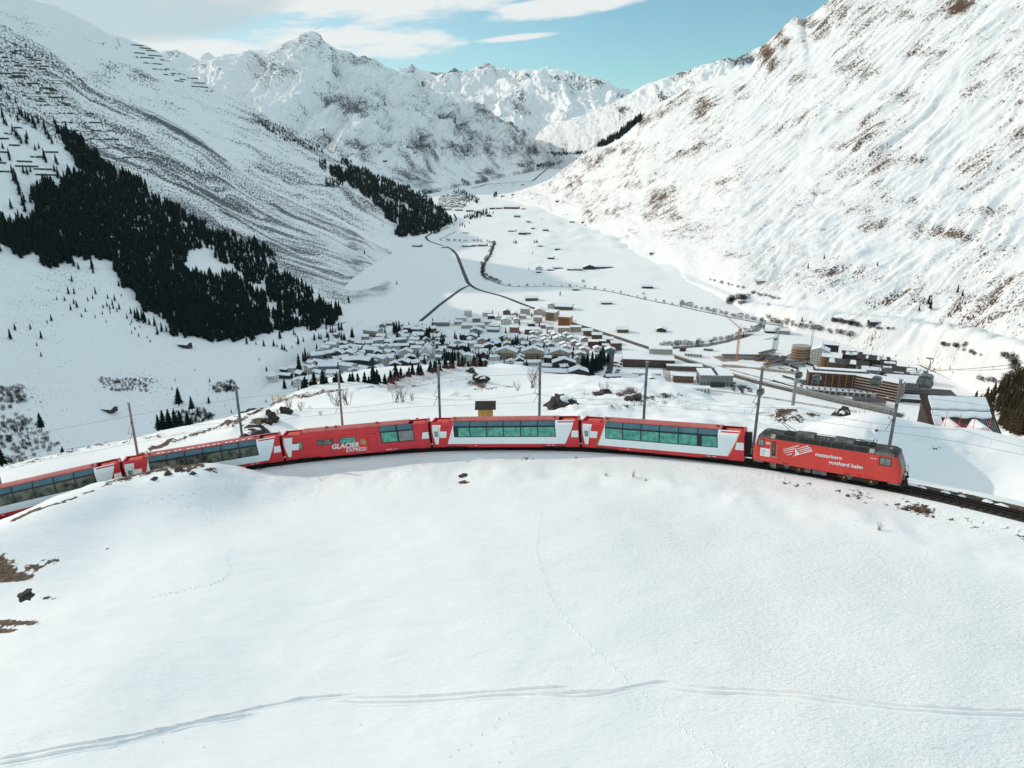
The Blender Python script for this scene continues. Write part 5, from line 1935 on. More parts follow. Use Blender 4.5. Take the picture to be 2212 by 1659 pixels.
H5 = [(540, 250, 12, 12, 9, 'f', 'white'), (475, 290, 16, 10, 5, 'x', 'white'), (620, 298, 12, 10, 6, 'x', 'grey'), (450, 324, 12, 9, 5, 'x', 'beige'), (530, 357, 16, 9, 5, 'x', 'beige'), (650, 357, 14, 9, 5, 'x', 'beige'), (715, 325, 10, 9, 5, 'x', 'beige'),
      (715, 247, 14, 10, 6, 'x', 'white'), (760, 268, 11, 9, 5, 'x', 'dark'), (820, 280, 10, 9, 5, 'y', 'white'), (900, 228, 11, 9, 6, 'y', 'brown'), (975, 242, 9, 8, 4, 'y', 'beige'), (958, 276, 9, 8, 4, 'x', 'white'), (890, 322, 15, 11, 7, 'y', 'white'), (990, 305, 9, 9, 5, 'y', 'white'),
      (1052, 268, 9, 8, 5, 'x', 'beige'), (1065, 228, 14, 12, 9, 'x', 'beige'), (1200, 245, 18, 12, 9, 'y', 'beige'), (1185, 308, 13, 12, 9, 'f', 'tan'), (1430, 402, 17, 11, 8, 'f', 'tan'), (1540, 388, 16, 11, 7, 'f', 'tan'),
      (965, 395, 13, 12, 8, 'x', 'brick'), (1140, 412, 23, 11, 7, 'f', 'redbrown'), (1145, 438, 11, 9, 6, 'y', 'beige'), (880, 472, 16, 11, 5, 'y', 'grey'), (610, 405, 16, 12, 5, 'y', 'teal'), (570, 456, 16, 11, 4, 'y', 'grey'), (672, 505, 13, 11, 6, 'y', 'tan'), (780, 355, 15, 11, 4, 'x', 'grey'),
      (770, 390, 17, 11, 4, 'x', 'grey'), (730, 492, 9, 8, 5, 'y', 'dark'), (785, 512, 9, 8, 5, 'y', 'dark'), (450, 520, 12, 9, 5, 'y', 'white'), (560, 528, 16, 11, 5, 'x', 'white'), (1145, 478, 11, 10, 5, 'y', 'white'), (1155, 508, 10, 9, 5, 'y', 'white'), (1250, 460, 11, 9, 5, 'y', 'white'), (1258, 492, 11, 9, 5, 'y', 'white'),
      (1350, 446, 11, 10, 5, 'y', 'white'), (1372, 482, 11, 10, 5, 'y', 'white'), (1405, 468, 11, 10, 5, 'y', 'white'), (1280, 520, 10, 9, 5, 'y', 'beige'), (1430, 545, 12, 10, 6, 'y', 'beige'), (1500, 480, 12, 10, 5, 'y', 'white'), (1450, 445, 10, 9, 5, 'y', 'white'), (1530, 520, 11, 10, 5, 'y', 'tan'), (1578, 548, 10, 9, 5, 'y', 'white'),
      (1625, 478, 10, 8, 4, 'y', 'tan'), (1612, 600, 13, 10, 7, 'y', 'tan'), (1450, 575, 12, 10, 6, 'y', 'white'), (1400, 590, 9, 8, 4, 'x', 'white'), (1510, 600, 8, 8, 4, 'x', 'tan'), (1580, 660, 14, 11, 9, 'y', 'tan'), (1700, 540, 14, 11, 9, 'f', 'redbrown'), (1780, 528, 11, 9, 8, 'f', 'redbrown'), (1650, 428, 13, 11, 8, 'x', 'brown'),
      (1735, 460, 14, 11, 7, 'x', 'brown'), (1835, 502, 14, 11, 7, 'x', 'brown'), (1915, 560, 14, 11, 10, 'x', 'brown'), (1812, 548, 9, 8, 5, 'x', 'teal'), (1858, 580, 13, 10, 4, 'y', 'teal'), (1745, 575, 10, 9, 5, 'y', 'white'), (890, 645, 28, 13, 10, 'y', 'beige'), (1140, 650, 28, 13, 11, 'y', 'beige'), (1390, 655, 25, 13, 10, 'y', 'beige'),
      (1040, 495, 12, 9, 6, 'y', 'white'), (1180, 562, 11, 9, 6, 'y', 'grey'), (1032, 580, 8, 8, 6, 'y', 'white'), (1318, 592, 11, 8, 6, 'x', 'tan'), (905, 530, 9, 8, 5, 'y', 'grey'), (965, 565, 9, 8, 4, 'y', 'white'), (1245, 355, 10, 9, 5, 'x', 'grey'), (1130, 335, 10, 9, 4, 'x', 'dark'), (1300, 372, 10, 9, 5, 'x', 'beige'), (1200, 415, 10, 9, 5, 'x', 'white'), (1310, 420, 9, 9, 5, 'x', 'white'),
      (535, 672, 18, 12, 7, 'y', 'white'), (790, 655, 12, 10, 5, 'x', 'white'), (935, 695, 11, 9, 4, 'y', 'white'), (1125, 700, 24, 10, 4, 'x', 'white'), (1430, 735, 28, 12, 8, 'y', 'dark'), (1565, 830, 22, 14, 9, 'y', 'dark'), (1330, 800, 34, 14, 5, 'x', 'dark'), (1450, 850, 16, 8, 4, 'x', 'grey'), (1270, 735, 12, 10, 4, 'x', 'dark'),
      (60, 365, 15, 11, 6, 'x', 'dark'), (125, 395, 14, 11, 6, 'x', 'dark'), (80, 452, 16, 12, 6, 'x', 'dark'), (40, 505, 13, 10, 7, 'x', 'white'), (240, 560, 14, 10, 9, 'f', 'grey'), (50, 590, 13, 10, 6, 'x', 'white'), (268, 610, 9, 8, 6, 'y', 'white'), (380, 708, 11, 8, 4, 'x', 'grey'), (85, 755, 14, 9, 4, 'x', 'grey'), (330, 740, 12, 8, 4, 'x', 'grey'), (235, 720, 12, 8, 4, 'x', 'white'),
      (285, 335, 26, 12, 6, 'x', 'grey'), (340, 540, 9, 8, 5, 'y', 'white'), (490, 560, 12, 10, 5, 'y', 'dark'), (640, 560, 13, 10, 5, 'x', 'white'), (740, 555, 12, 10, 6, 'y', 'dark'), (690, 600, 10, 9, 5, 'x', 'grey')]
H8 = [(320, 775, 11, 8, 4, 'x', 'dark'), (425, 772, 10, 8, 5, 'x', 'white'), (335, 845, 14, 8, 4, 'x', 'dark'), (490, 845, 11, 9, 6, 'x', 'dark'), (600, 795, 11, 9, 8, 'y', 'white'), (500, 945, 11, 8, 7, 'y', 'white'), (590, 905, 15, 9, 5, 'x', 'dark'), (675, 890, 14, 9, 5, 'x', 'grey'), (715, 835, 14, 9, 6, 'x', 'white'),
      (630, 705, 10, 8, 5, 'x', 'white'), (725, 695, 17, 9, 5, 'x', 'grey'), (730, 635, 15, 11, 7, 'x', 'grey'), (660, 443, 11, 9, 5, 'x', 'dark'), (780, 428, 14, 8, 4, 'x', 'grey'), (920, 365, 11, 9, 5, 'x', 'brown'), (880, 515, 15, 10, 8, 'x', 'white'), (815, 555, 11, 9, 8, 'x', 'white'), (965, 490, 9, 8, 7, 'y', 'white'), (1020, 495, 9, 8, 7, 'y', 'grey'),
      (930, 570, 11, 9, 6, 'x', 'white'), (870, 600, 11, 9, 6, 'x', 'grey'), (970, 612, 12, 9, 7, 'y', 'dark'), (1040, 540, 11, 9, 6, 'x', 'grey'), (845, 780, 22, 12, 8, 'x', 'grey'), (930, 740, 14, 10, 8, 'x', 'dark'), (1050, 775, 18, 12, 8, 'x', 'white'), (1125, 715, 20, 12, 9, 'x', 'dark'), (1255, 715, 20, 12, 9, 'x', 'dark'), (1005, 690, 12, 9, 6, 'y', 'grey'),
      (1110, 600, 16, 10, 7, 'x', 'white'), (1185, 535, 13, 9, 6, 'x', 'dark'), (1220, 470, 14, 9, 5, 'x', 'grey'), (1285, 402, 10, 8, 6, 'x', 'tan'), (1540, 215, 16, 8, 3, 'x', 'grey'), (1490, 240, 9, 8, 3, 'y', 'grey'), (1340, 570, 20, 10, 7, 'x', 'grey'), (1320, 480, 14, 10, 6, 'x', 'white'), (1450, 445, 16, 10, 6, 'x', 'white'), (1470, 395, 12, 9, 6, 'x', 'grey'),
      (1560, 465, 14, 10, 6, 'x', 'dark'), (1690, 430, 20, 9, 5, 'x', 'grey'), (1640, 505, 14, 9, 5, 'x', 'white'), (1745, 500, 13, 9, 5, 'x', 'dark'), (1540, 530, 12, 9, 6, 'y', 'white'), (1430, 520, 13, 9, 6, 'x', 'grey'), (1615, 590, 10, 9, 6, 'y', 'dark'), (1440, 610, 11, 9, 7, 'y', 'dark'), (1455, 690, 16, 11, 9, 'x', 'white'), (1550, 690, 14, 10, 9, 'x', 'white'), (1510, 600, 11, 9, 7, 'y', 'white'), (1640, 740, 14, 11, 6, 'y', 'dark'), (1725, 725, 16, 12, 7, 'y', 'dark'),
      (1400, 770, 15, 10, 5, 'y', 'white'), (1270, 810, 14, 8, 5, 'x', 'dark'), (1245, 770, 14, 9, 5, 'x', 'grey'), (1100, 850, 15, 9, 5, 'x', 'grey'), (900, 865, 14, 10, 8, 'x', 'white'), (830, 895, 11, 8, 5, 'y', 'grey'), (1290, 860, 18, 8, 4, 'x', 'grey'), (1460, 820, 14, 8, 4, 'x', 'dark'), (1770, 795, 13, 9, 4, 'x', 'grey'), (1920, 765, 12, 9, 5, 'y', 'white'), (1680, 850, 16, 9, 4, 'x', 'grey'), (1885, 560, 14, 10, 8, 'x', 'white'), (1760, 615, 16, 11, 8, 'y', 'white'), (1820, 655, 13, 10, 6, 'y', 'dark'), (1660, 610, 13, 9, 4, 'x', 'grey'),
      (1350, 640, 11, 9, 6, 'x', 'grey'), (1200, 640, 12, 9, 6, 'y', 'white'), (1240, 590, 11, 9, 5, 'x', 'white'), (1290, 530, 11, 9, 5, 'y', 'white'), (1040, 640, 11, 9, 5, 'x', 'white'), (780, 600, 10, 8, 5, 'y', 'dark'), (760, 560, 9, 8, 5, 'y', 'white'), (1370, 700, 12, 10, 6, 'y', 'grey'), (1080, 510, 10, 8, 5, 'y', 'white'), (1140, 560, 10, 8, 6, 'y', 'dark'), (700, 770, 9, 8, 5, 'x', 'grey'), (575, 445, 11, 8, 3, 'x', 'grey'), (1600, 800, 12, 8, 4, 'x', 'grey'), (1160, 800, 11, 8, 5, 'y', 'white'),
      (1840, 480, 12, 9, 6, 'x', 'grey'), (1940, 490, 11, 9, 6, 'x', 'white'), (1580, 640, 11, 9, 6, 'x', 'dark')]


def in_poly(u, v, poly):
    poly = np.array(poly, float)
    ins = False
    for (a, b), (c, d) in zip(poly, np.roll(poly, -1, 0)):
        if (b > v) != (d > v) and u < (c - a) * (v - b) / (d - b + 1e-9) + a:
            ins = not ins
    return ins


def church(u, v):
    p = floor_at(u, v)
    root = thing('church', 'white village church with tall square clock tower and steep snowy roof', 'church', p)
    b = MB().prism([(-7, -1), (7, -1), (7, 8), (0, 16), (-7, 8)], 'y', 0, 24)
    b.build('nave', M['w_white'], root)
    b = MB().prism([(-8.2, 6.9), (0, 16.3), (8.2, 6.9), (8.2, 7.7), (0, 17.1), (-8.2, 7.7)], 'y', -.7, 24.7)
    b.build('roof', M['roof_snow'], root)
    t = MB().box(7.4, 12.0, 4, 8.6, -1, 24).build('tower', M['w_white'], root)
    b = MB().box(7.2, 12.2, 3.8, 8.8, 24.02, 24.8)
    for q in ((7.2, 3.8), (12.2, 3.8), (12.2, 8.8), (7.2, 8.8)):
        b.add([(*q, 24.8)], [])
    b.tube((9.7, 6.3, 24.8), (9.7, 6.3, 29.5), 2.6, .2, 8)
    b.build('spire', M['w_redbrown'], t)
    MB().box(8.6, 10.8, 3.9, 4.05, 19.5, 22.2).build('belfry_opening', M['pane'], t)
    MB().tube((9.7, 3.99, 17.3), (9.7, 3.85, 17.3), 1.1, 1.1, 14).build('clock_face', M['w_dark'], t)
    b = MB()
    for k in range(4):
        b.box(6.9, 7.06, 9.5 + k * 3.6, 10.6 + k * 3.6, 2, 6)
    for x in (-3.5, 3.5):
        b.box(x - .6, x + .6, -.06, .05, 2, 6)
    b.build('window', M['pane'], root)['kind'] = 'stuff'
    return root


def chapel(u, v):
    p, nor, ob = hit(u, v)
    root = thing('chapel', 'small white chapel with round apse and little ridge turret on the open shaded meadow', 'chapel', p)
    b = MB()
    pl = [(-7, 0), (5, 0), (8, 1.8), (9.2, 4.5), (8, 7.2), (5, 9), (-7, 9)]
    b.prism(pl, 'z', -2, 6.5)
    b.build('wall', M['w_white'], root)
    b = MB()
    rim = [(x * 1.06, 4.5 + (y - 4.5) * 1.14) for x, y in pl]
    vs = [(x, y, 6.4) for x, y in rim] + [(-7.3, 4.5, 11.2), (5, 4.5, 11.2)]
    b.add(vs, [(0, 1, 8, 7), (1, 2, 8), (2, 3, 8), (3, 4, 8), (4, 5, 8), (5, 6, 7, 8), (6, 0, 7), (6, 5, 4, 3, 2, 1, 0)])
    b.build('roof', M['roof_snow'], root)
    t = MB().box(-3.4, -1.8, 3.7, 5.3, 10, 14).build('turret', M['w_redbrown'], root)
    MB().tube((-2.6, 4.5, 14), (-2.6, 4.5, 17.5), 1.1, .05, 8).build('spire', M['roof_slate'], t)
    b = MB()
    for x in (-5, -2, 1, 4):
        b.box(x - .4, x + .4, -.06, .05, 2.2, 4.8)
    b.build('window', M['pane'], root)['kind'] = 'stuff'
    return root


def build_village():
    LAND['white church'] = c5(165, 610)
    LAND['orange apartment block'] = c5(1435, 332)
    LAND['small white chapel'] = c8(155, 870)
    LAND['long shaded hotel'] = c8(1330, 350)
    LAND['station hall'] = c6(630, 560)
    LAND['station pines'] = c5(1690, 740)
    church(*c5(150, 640))
    chapel(*c8(150, 875))
    for (x, y, w, d, h, rg, col) in H5:
        u, v = c5(x, y)
        house(u, v, w, d, h, rg, col, jit(0, 9) if w < 13 else jit(-4, 6), group=GV, balcony=(w > 22 and col == 'beige'))
    for (x, y, w, d, h, rg, col) in H8:
        u, v = c8(x, y)
        house(u, v, w, d, h * 1.1, rg, col, jit(-8, 34), group=GV, rise=None if r5.random() < .5 else 0.5 * ((w if rg == 'y' else d) / 2))
    # the many small roofs crowded between the larger ones
    old = [(690, 765), (760, 735), (880, 705), (960, 722), (1000, 800), (930, 828), (800, 842), (690, 848), (648, 842)]
    new = [(930, 760), (1000, 735), (1120, 735), (1230, 760), (1270, 790), (1210, 805), (1000, 785)]
    taken = [(o.location.x, o.location.y) for o, *_ in ITEMS]
    nn = 0
    for _ in range(1500):
        poly = old if r5.random() < .65 else new
        u = r5.uniform(min(p[0] for p in poly), max(p[0] for p in poly))
        v = r5.uniform(min(p[1] for p in poly), max(p[1] for p in poly))
        if not in_poly(u, v, poly):
            continue
        p = floor_at(u, v)
        if any(math.hypot(p.x - a, p.y - b) < 12.5 for a, b in taken):
            continue
        taken.append((p.x, p.y + 4))
        house(u, v, r5.uniform(7.5, 10.5), r5.uniform(7, 9), r5.uniform(4, 7), r5.choice('xy'), r5.choice(['white', 'grey', 'dark', 'dark', 'brown', 'beige']), r5.uniform(-30, 35), group=GV, rise=r5.uniform(1.6, 3))
        nn += 1
        if nn >= 70:
            break
    # taller blocks at the sunny edge
    u, v = c5(1300, 285)
    house(u, v, 16, 22, 13, 'f', 'tan', -22, label='tall tan apartment block with balconies left behind the orange apartment block', cat='apartment block', balcony=True, name='apartment_block')
    u, v = c5(1430, 335)
    house(u, v, 19, 15, 14, 'f', 'orange', -18, label='orange apartment block with dark balconies beside the railway line', cat='apartment block', balcony=True, name='apartment_block')
    u, v = c8(1345, 350)
    house(u, v, 24, 16, 9, 'x', 'beige', -24, label='long beige hotel with snowy roof at the shaded edge of the village', cat='hotel', balcony=True, name='hotel')
    for x, y, w, d, h in ((1790, 300, 15, 12, 7), (1885, 315, 14, 12, 7), (1975, 305, 14, 12, 7), (1905, 385, 16, 14, 7)):
        u, v = c8(x, y)
        house(u, v, w, d, h, 'x', 'dark', -8, group=GV)
    # barns and farms out on the meadows (crop 3 pixels)
    B = [(1235, 1065, 22, 14, 5, 'x', 'brown', 'large dark barn with snowy roof alone on the sunny meadow'), (1440, 1125, 28, 18, 6, 'x', 'brown', 'big dark barn with lean-to beside a small white house behind the apartments'), (1360, 1115, 12, 10, 6, 'y', 'white', 'small white house beside the big dark barn'),
         (1720, 1088, 18, 10, 3, 'x', 'dark', 'low dark shed alone in the middle of the sunny meadow'), (1825, 1272, 16, 13, 5, 'x', 'brown', 'brown barn on the meadow right across the railway from the village'), (2072, 1268, 13, 11, 4, 'y', 'dark', 'small barn with snow heaped on its roof, alone on the meadow'),
         (1520, 998, 12, 9, 3, 'x', 'grey', 'tiny grey shed by the stream at the edge of the meadow'), (1985, 985, 20, 14, 4, 'x', 'dark', 'dark barn with snowy roof by the bushes across the stream'), (1280, 868, 14, 12, 6, 'y', 'white', 'white house at the left end of the farm row'), (1280, 884, 10, 8, 3, 'x', 'dark', 'small dark shed below the white farm house'),
         (1355, 870, 14, 9, 3, 'x', 'grey', 'low grey farm shed with snowy roof, second in the farm row'), (1400, 858, 22, 10, 3, 'x', 'grey', 'long grey farm shed in the farm row'), (1483, 868, 14, 9, 3, 'x', 'dark', 'small dark shed in the middle of the farm row'), (1538, 868, 16, 9, 3, 'x', 'brown', 'flat brown shed beside the dark farm barn'),
         (1608, 862, 28, 16, 5, 'y', 'dark', 'dark farm barn with broad gable in the farm row'), (1702, 856, 38, 10, 4, 'x', 'dark', 'longest dark barn at the right end of the farm row'), (1355, 795, 14, 12, 4, 'x', 'dark', 'small dark barn alone above the farm row'), (1400, 736, 13, 11, 4, 'x', 'brown', 'small brown barn right of the fir clump'),
         (1290, 714, 12, 10, 3, 'x', 'grey', 'tiny grey barn below the fir clump'), (1325, 612, 18, 14, 5, 'x', 'brown', 'brown barn on the white hummocks'), (1240, 600, 12, 10, 4, 'x', 'dark', 'tiny dark barn left of the hummocks'), (1210, 556, 14, 11, 4, 'x', 'dark', 'dark barn below the grey farm house'), (1140, 524, 26, 16, 7, 'x', 'grey', 'grey farm house with two storeys above the hummocks'),
         (1495, 558, 18, 12, 4, 'x', 'brown', 'brown hay barn high on the meadow, left one of a pair'), (1570, 560, 16, 12, 4, 'x', 'brown', 'brown hay barn high on the meadow, right one of a pair'), (1405, 424, 22, 14, 5, 'x', 'brown', 'hay barn high on the sunny slope above the brick building'), (1182, 472, 16, 12, 4, 'x', 'brown', 'small barn right of the long brick building'),
         (1098, 470, 70, 24, 9, 'x', 'brick', 'long brick building at the edge of the second village'), (1020, 470, 26, 16, 6, 'x', 'grey', 'grey house left of the long brick building'), (975, 472, 22, 16, 7, 'x', 'redbrown', 'red brown house at the far left of the brick building'), (955, 520, 22, 16, 6, 'y', 'redbrown', 'red brown house beside a row of firs on the valley road'),
         (1105, 618, 24, 14, 4, 'x', 'grey', 'low grey barn left of the dark farm cluster'), (1170, 636, 22, 14, 6, 'x', 'dark', 'dark farm building among firs on the hummocks'), (1205, 632, 18, 12, 4, 'x', 'grey', 'grey shed right of the dark farm cluster'), (810, 716, 26, 12, 4, 'x', 'grey', 'grey sheds by the river, left one'), (850, 712, 20, 12, 4, 'x', 'grey', 'grey shed by the river, middle one'),
         (910, 712, 24, 14, 5, 'x', 'grey', 'grey roofed farm beside the river bushes'), (485, 715, 24, 14, 4, 'x', 'brown', 'brown barn alone on the shaded meadow left of the road'), (665, 722, 12, 9, 3, 'x', 'grey', 'tiny grey hut touching the dark road'), (2020, 762, 18, 10, 3, 'x', 'brown', 'flat brown hut at the foot of the sunny slope'), (800, 628, 16, 12, 3, 'x', 'white', 'tiny pale hut between road and river')]
    for x, y, w, d, h, rg, col, lb in B:
        u, v = c3(x, y)
        p, n, ob = hit(u, v)
        house(u, v, w, d, h, rg, col, jit(-8, 14), cat='barn' if ('barn' in lb or 'shed' in lb or 'hut' in lb) else 'farm house', label=lb, base=p, chimney=False, name='barn' if ('barn' in lb or 'shed' in lb or 'hut' in lb) else 'farm_house', eave=1.4)
    for u, v, w, d, h, col, lb in ((1646, 612, 18, 12, 4, 'concrete', 'grey stone hut at the foot of the big sunny slope'), (1893, 702, 16, 10, 4, 'dark', 'dark hut on the flat right of the river bend'), (1690, 722, 20, 14, 5, 'concrete', 'grey farm house on the meadow above the building site'), (1665, 720, 14, 10, 3, 'dark', 'ruined dark shed left of the grey farm house'),
                                (395, 752, 12, 9, 4, 'dark', 'dark cabin alone on the shaded snowfield'), (228, 889, 11, 8, 2, 'dark', 'half buried dark cabin on the shaded snowfield near the left masts'), (1605, 655, 16, 10, 3, 'concrete', 'low broken wall hut right of the dark thicket'), (1700, 672, 0, 0, 0, '', '')):
        if not w:
            continue
        p, n, ob = hit(u, v)
        house(u, v, w, d, h, 'x', col, jit(-10, 8), cat='hut', label=lb, base=p, chimney=False, name='hut')
    # second village, far up the valley
    rr = random.Random(9)
    FAR = [(640 + 15 * (k % 11) + rr.uniform(-5, 5), 392 + 13 * (k // 11) + rr.uniform(-5, 5)) for k in range(66)]
    for k, (x, y) in enumerate(FAR):
        u, v = c3(x, y)
        if x + 1.2 * (y - 390) < 650 or (x > 770 and y < 395):
            continue
        p, n, ob = hit(u, v)
        if ob != 'valley_ground':
            continue
        o = house(u, v, rr.uniform(14, 22), rr.uniform(12, 16), rr.uniform(6, 10), rr.choice('xxy'), rr.choice(['white', 'white', 'beige', 'tan', 'brown']), rr.uniform(-25, 15), base=p, group='houses of the second village far up the valley', chimney=False,
                  noun='tiny far house of ' + ('pale' if k % 3 else 'brownish') + ' colour')
    FR = [(690, 478, 30, 18, 8, 'white'), (760, 482, 34, 18, 6, 'grey'), (835, 488, 34, 18, 7, 'grey'), (880, 495, 26, 16, 6, 'tan'), (1045, 390, 20, 14, 5, 'brown'), (1115, 380, 22, 14, 5, 'brown'), (1175, 316, 24, 16, 6, 'brown'), (270, 163, 40, 20, 7, 'redbrown')]
    for x, y, w, d, h, col in FR:
        u, v = c3(x, y)
        p, n, ob = hit(u, v)
        house(u, v, w, d, h, 'x', col, rr.uniform(-15, 10), base=p, chimney=False, noun=f'far {WORDS[col]} house')


LAND['long brick building'] = c3(1098, 470)
build_village()
# ================================================================== RESORT, STATION, BUILDING SITE
def slab_building(u, v, w, d, h, col, rot, label, cat='building', name='building', storeys=None, bands=None, posts=None, roof='snow', base=None, wall=None):
    p = base if base is not None else floor_at(u, v)
    rz = math.radians(rot)
    c = Vector((p[0] - math.sin(rz) * d / 2, p[1] + math.cos(rz) * d / 2, p[2]))
    root = thing(name, label, cat, c, rz)
    MB().box(-w / 2, w / 2, -d / 2, d / 2, -2, h).build('wall', M[wall or 'w_' + col], root)
    b = MB().box(-w / 2 - .5, w / 2 + .5, -d / 2 - .5, d / 2 + .5, h + .01, h + .6)
    b.build('roof', M['roof_snow'] if roof == 'snow' else M['roof_slate'], root)
    ns = storeys or max(1, int(h / 3.1))
    sh = h / ns
    if bands:
        for s in range(ns):
            b = MB().box(-w / 2 - .9, w / 2 + .9, -d / 2 - 1.2, -d / 2, s * sh - .05, s * sh + .55)
            b.box(w / 2, w / 2 + 1.2, -d / 2 - 1.2, d / 2, s * sh - .05, s * sh + .55)
            if s:
                b.build('balcony', M[bands], root)
    if cat in ('wall', 'foundation', 'platform', 'platform roof', 'portal'):
        return root
    b = MB()
    window_rows(b, w, d, h, storey=sh, pitch=3.4, gw=1.9 if bands else 1.3, gh=sh * .58)
    b.build('window', M['pane'], root)['kind'] = 'stuff'
    if posts:
        n = posts
        for k in range(n):
            x = -w / 2 + (k + .5) * w / n
            MB().cbox(x, -d / 2 - .45, h * .5 + .8, .55, .7, h - 1.6).build('timber_post', M['w_orange'], root)
    return root


def long_hotel():
    u, v = c7(700, 690)
    p = floor_at(u, v)
    root = slab_building(u, v, 62, 18, 21, 'redbrown', -14, 'long dark hotel fronted by orange timber posts, beside the railway viaduct', 'hotel', 'hotel', 7, None, 9, base=p)
    b = MB().box(-26, 30, -3, 6, 21.65, 23.2)
    b.build('roof_plant', M['roof_slate'], root)
    b = MB().box(-24, 28, -2.5, 5.5, 23.21, 23.7)
    b.build('roof_snow', M['roof_snow'], root)
    b = MB().box(-36, 36, -21, -9.01, -2, 5)
    b.build('podium', M['w_concrete'], root)
    MB().box(-36.4, 36.4, -21.4, -9.05, 5.01, 5.5).build('podium_snow', M['roof_snow'], root)
    b = MB()
    for k in range(11):
        b.box(-33 + k * 6, -29 + k * 6, -21.1, -20.9, 1, 4)
    b.build('window', M['pane'], root)['kind'] = 'stuff'
    for k in range(12):
        MB().box(-34 + k * 6, -32.2 + k * 6, -20.5, -17.5, 5.5, 6.6).build('skylight', M['roof_slate'], root)
    # storey bands of the facade
    for s in range(1, 7):
        MB().box(-31, 31, -9.5, -9.02, s * 3.43 - .25, s * 3.43 + .25).build('floor_band', M['w_dark'], root)
    # second wing, bent towards the camera
    u, v = c7(1010, 740)
    slab_building(u, v, 44, 16, 21, 'redbrown', -42, 'second hotel wing with pale horizontal balcony bands, right of the long dark hotel', 'hotel', 'hotel', 7, 'w_beige', None)
    u, v = c7(880, 720)
    slab_building(u, v, 14, 12, 5, 'dark', -20, 'low dark entrance hall between the two hotel wings', 'entrance hall', 'entrance_hall', 1)


def stepped_house(u, v, w, d, h, col, rot, label, rise=3.0):
    o = house(u, v, w, d, h, 'x', col, rot, cat='chalet block', label=label, name='chalet_block', rise=rise, balcony=True, snow=False)
    # snow left in a few slabs on the dark roof
    k = rise / (d / 2)
    for q in range(random.choice((1, 2, 2))):
        x0 = random.uniform(-w / 2, w * .1)
        x1 = x0 + random.uniform(.3, .55) * w
        y0, y1 = -d / 2 - .4 + random.uniform(0, 2), -random.uniform(.5, 2.5)
        z0, z1 = h + rise + k * y0 + .28, h + rise + k * y1 + .28
        MB().add([(x0, y0, z0), (x1, y0, z0), (x1 - 1, y1, z1), (x0 + .6, y1, z1), (x0, y0, z0 + .4), (x1, y0, z0 + .4), (x1 - 1, y1, z1 + .4), (x0 + .6, y1, z1 + .4)],
                 [(0, 3, 2, 1), (4, 5, 6, 7), (0, 1, 5, 4), (1, 2, 6, 5), (2, 3, 7, 6), (3, 0, 4, 7)]).build('roof_snow', M['roof_snow'], o)
    return o


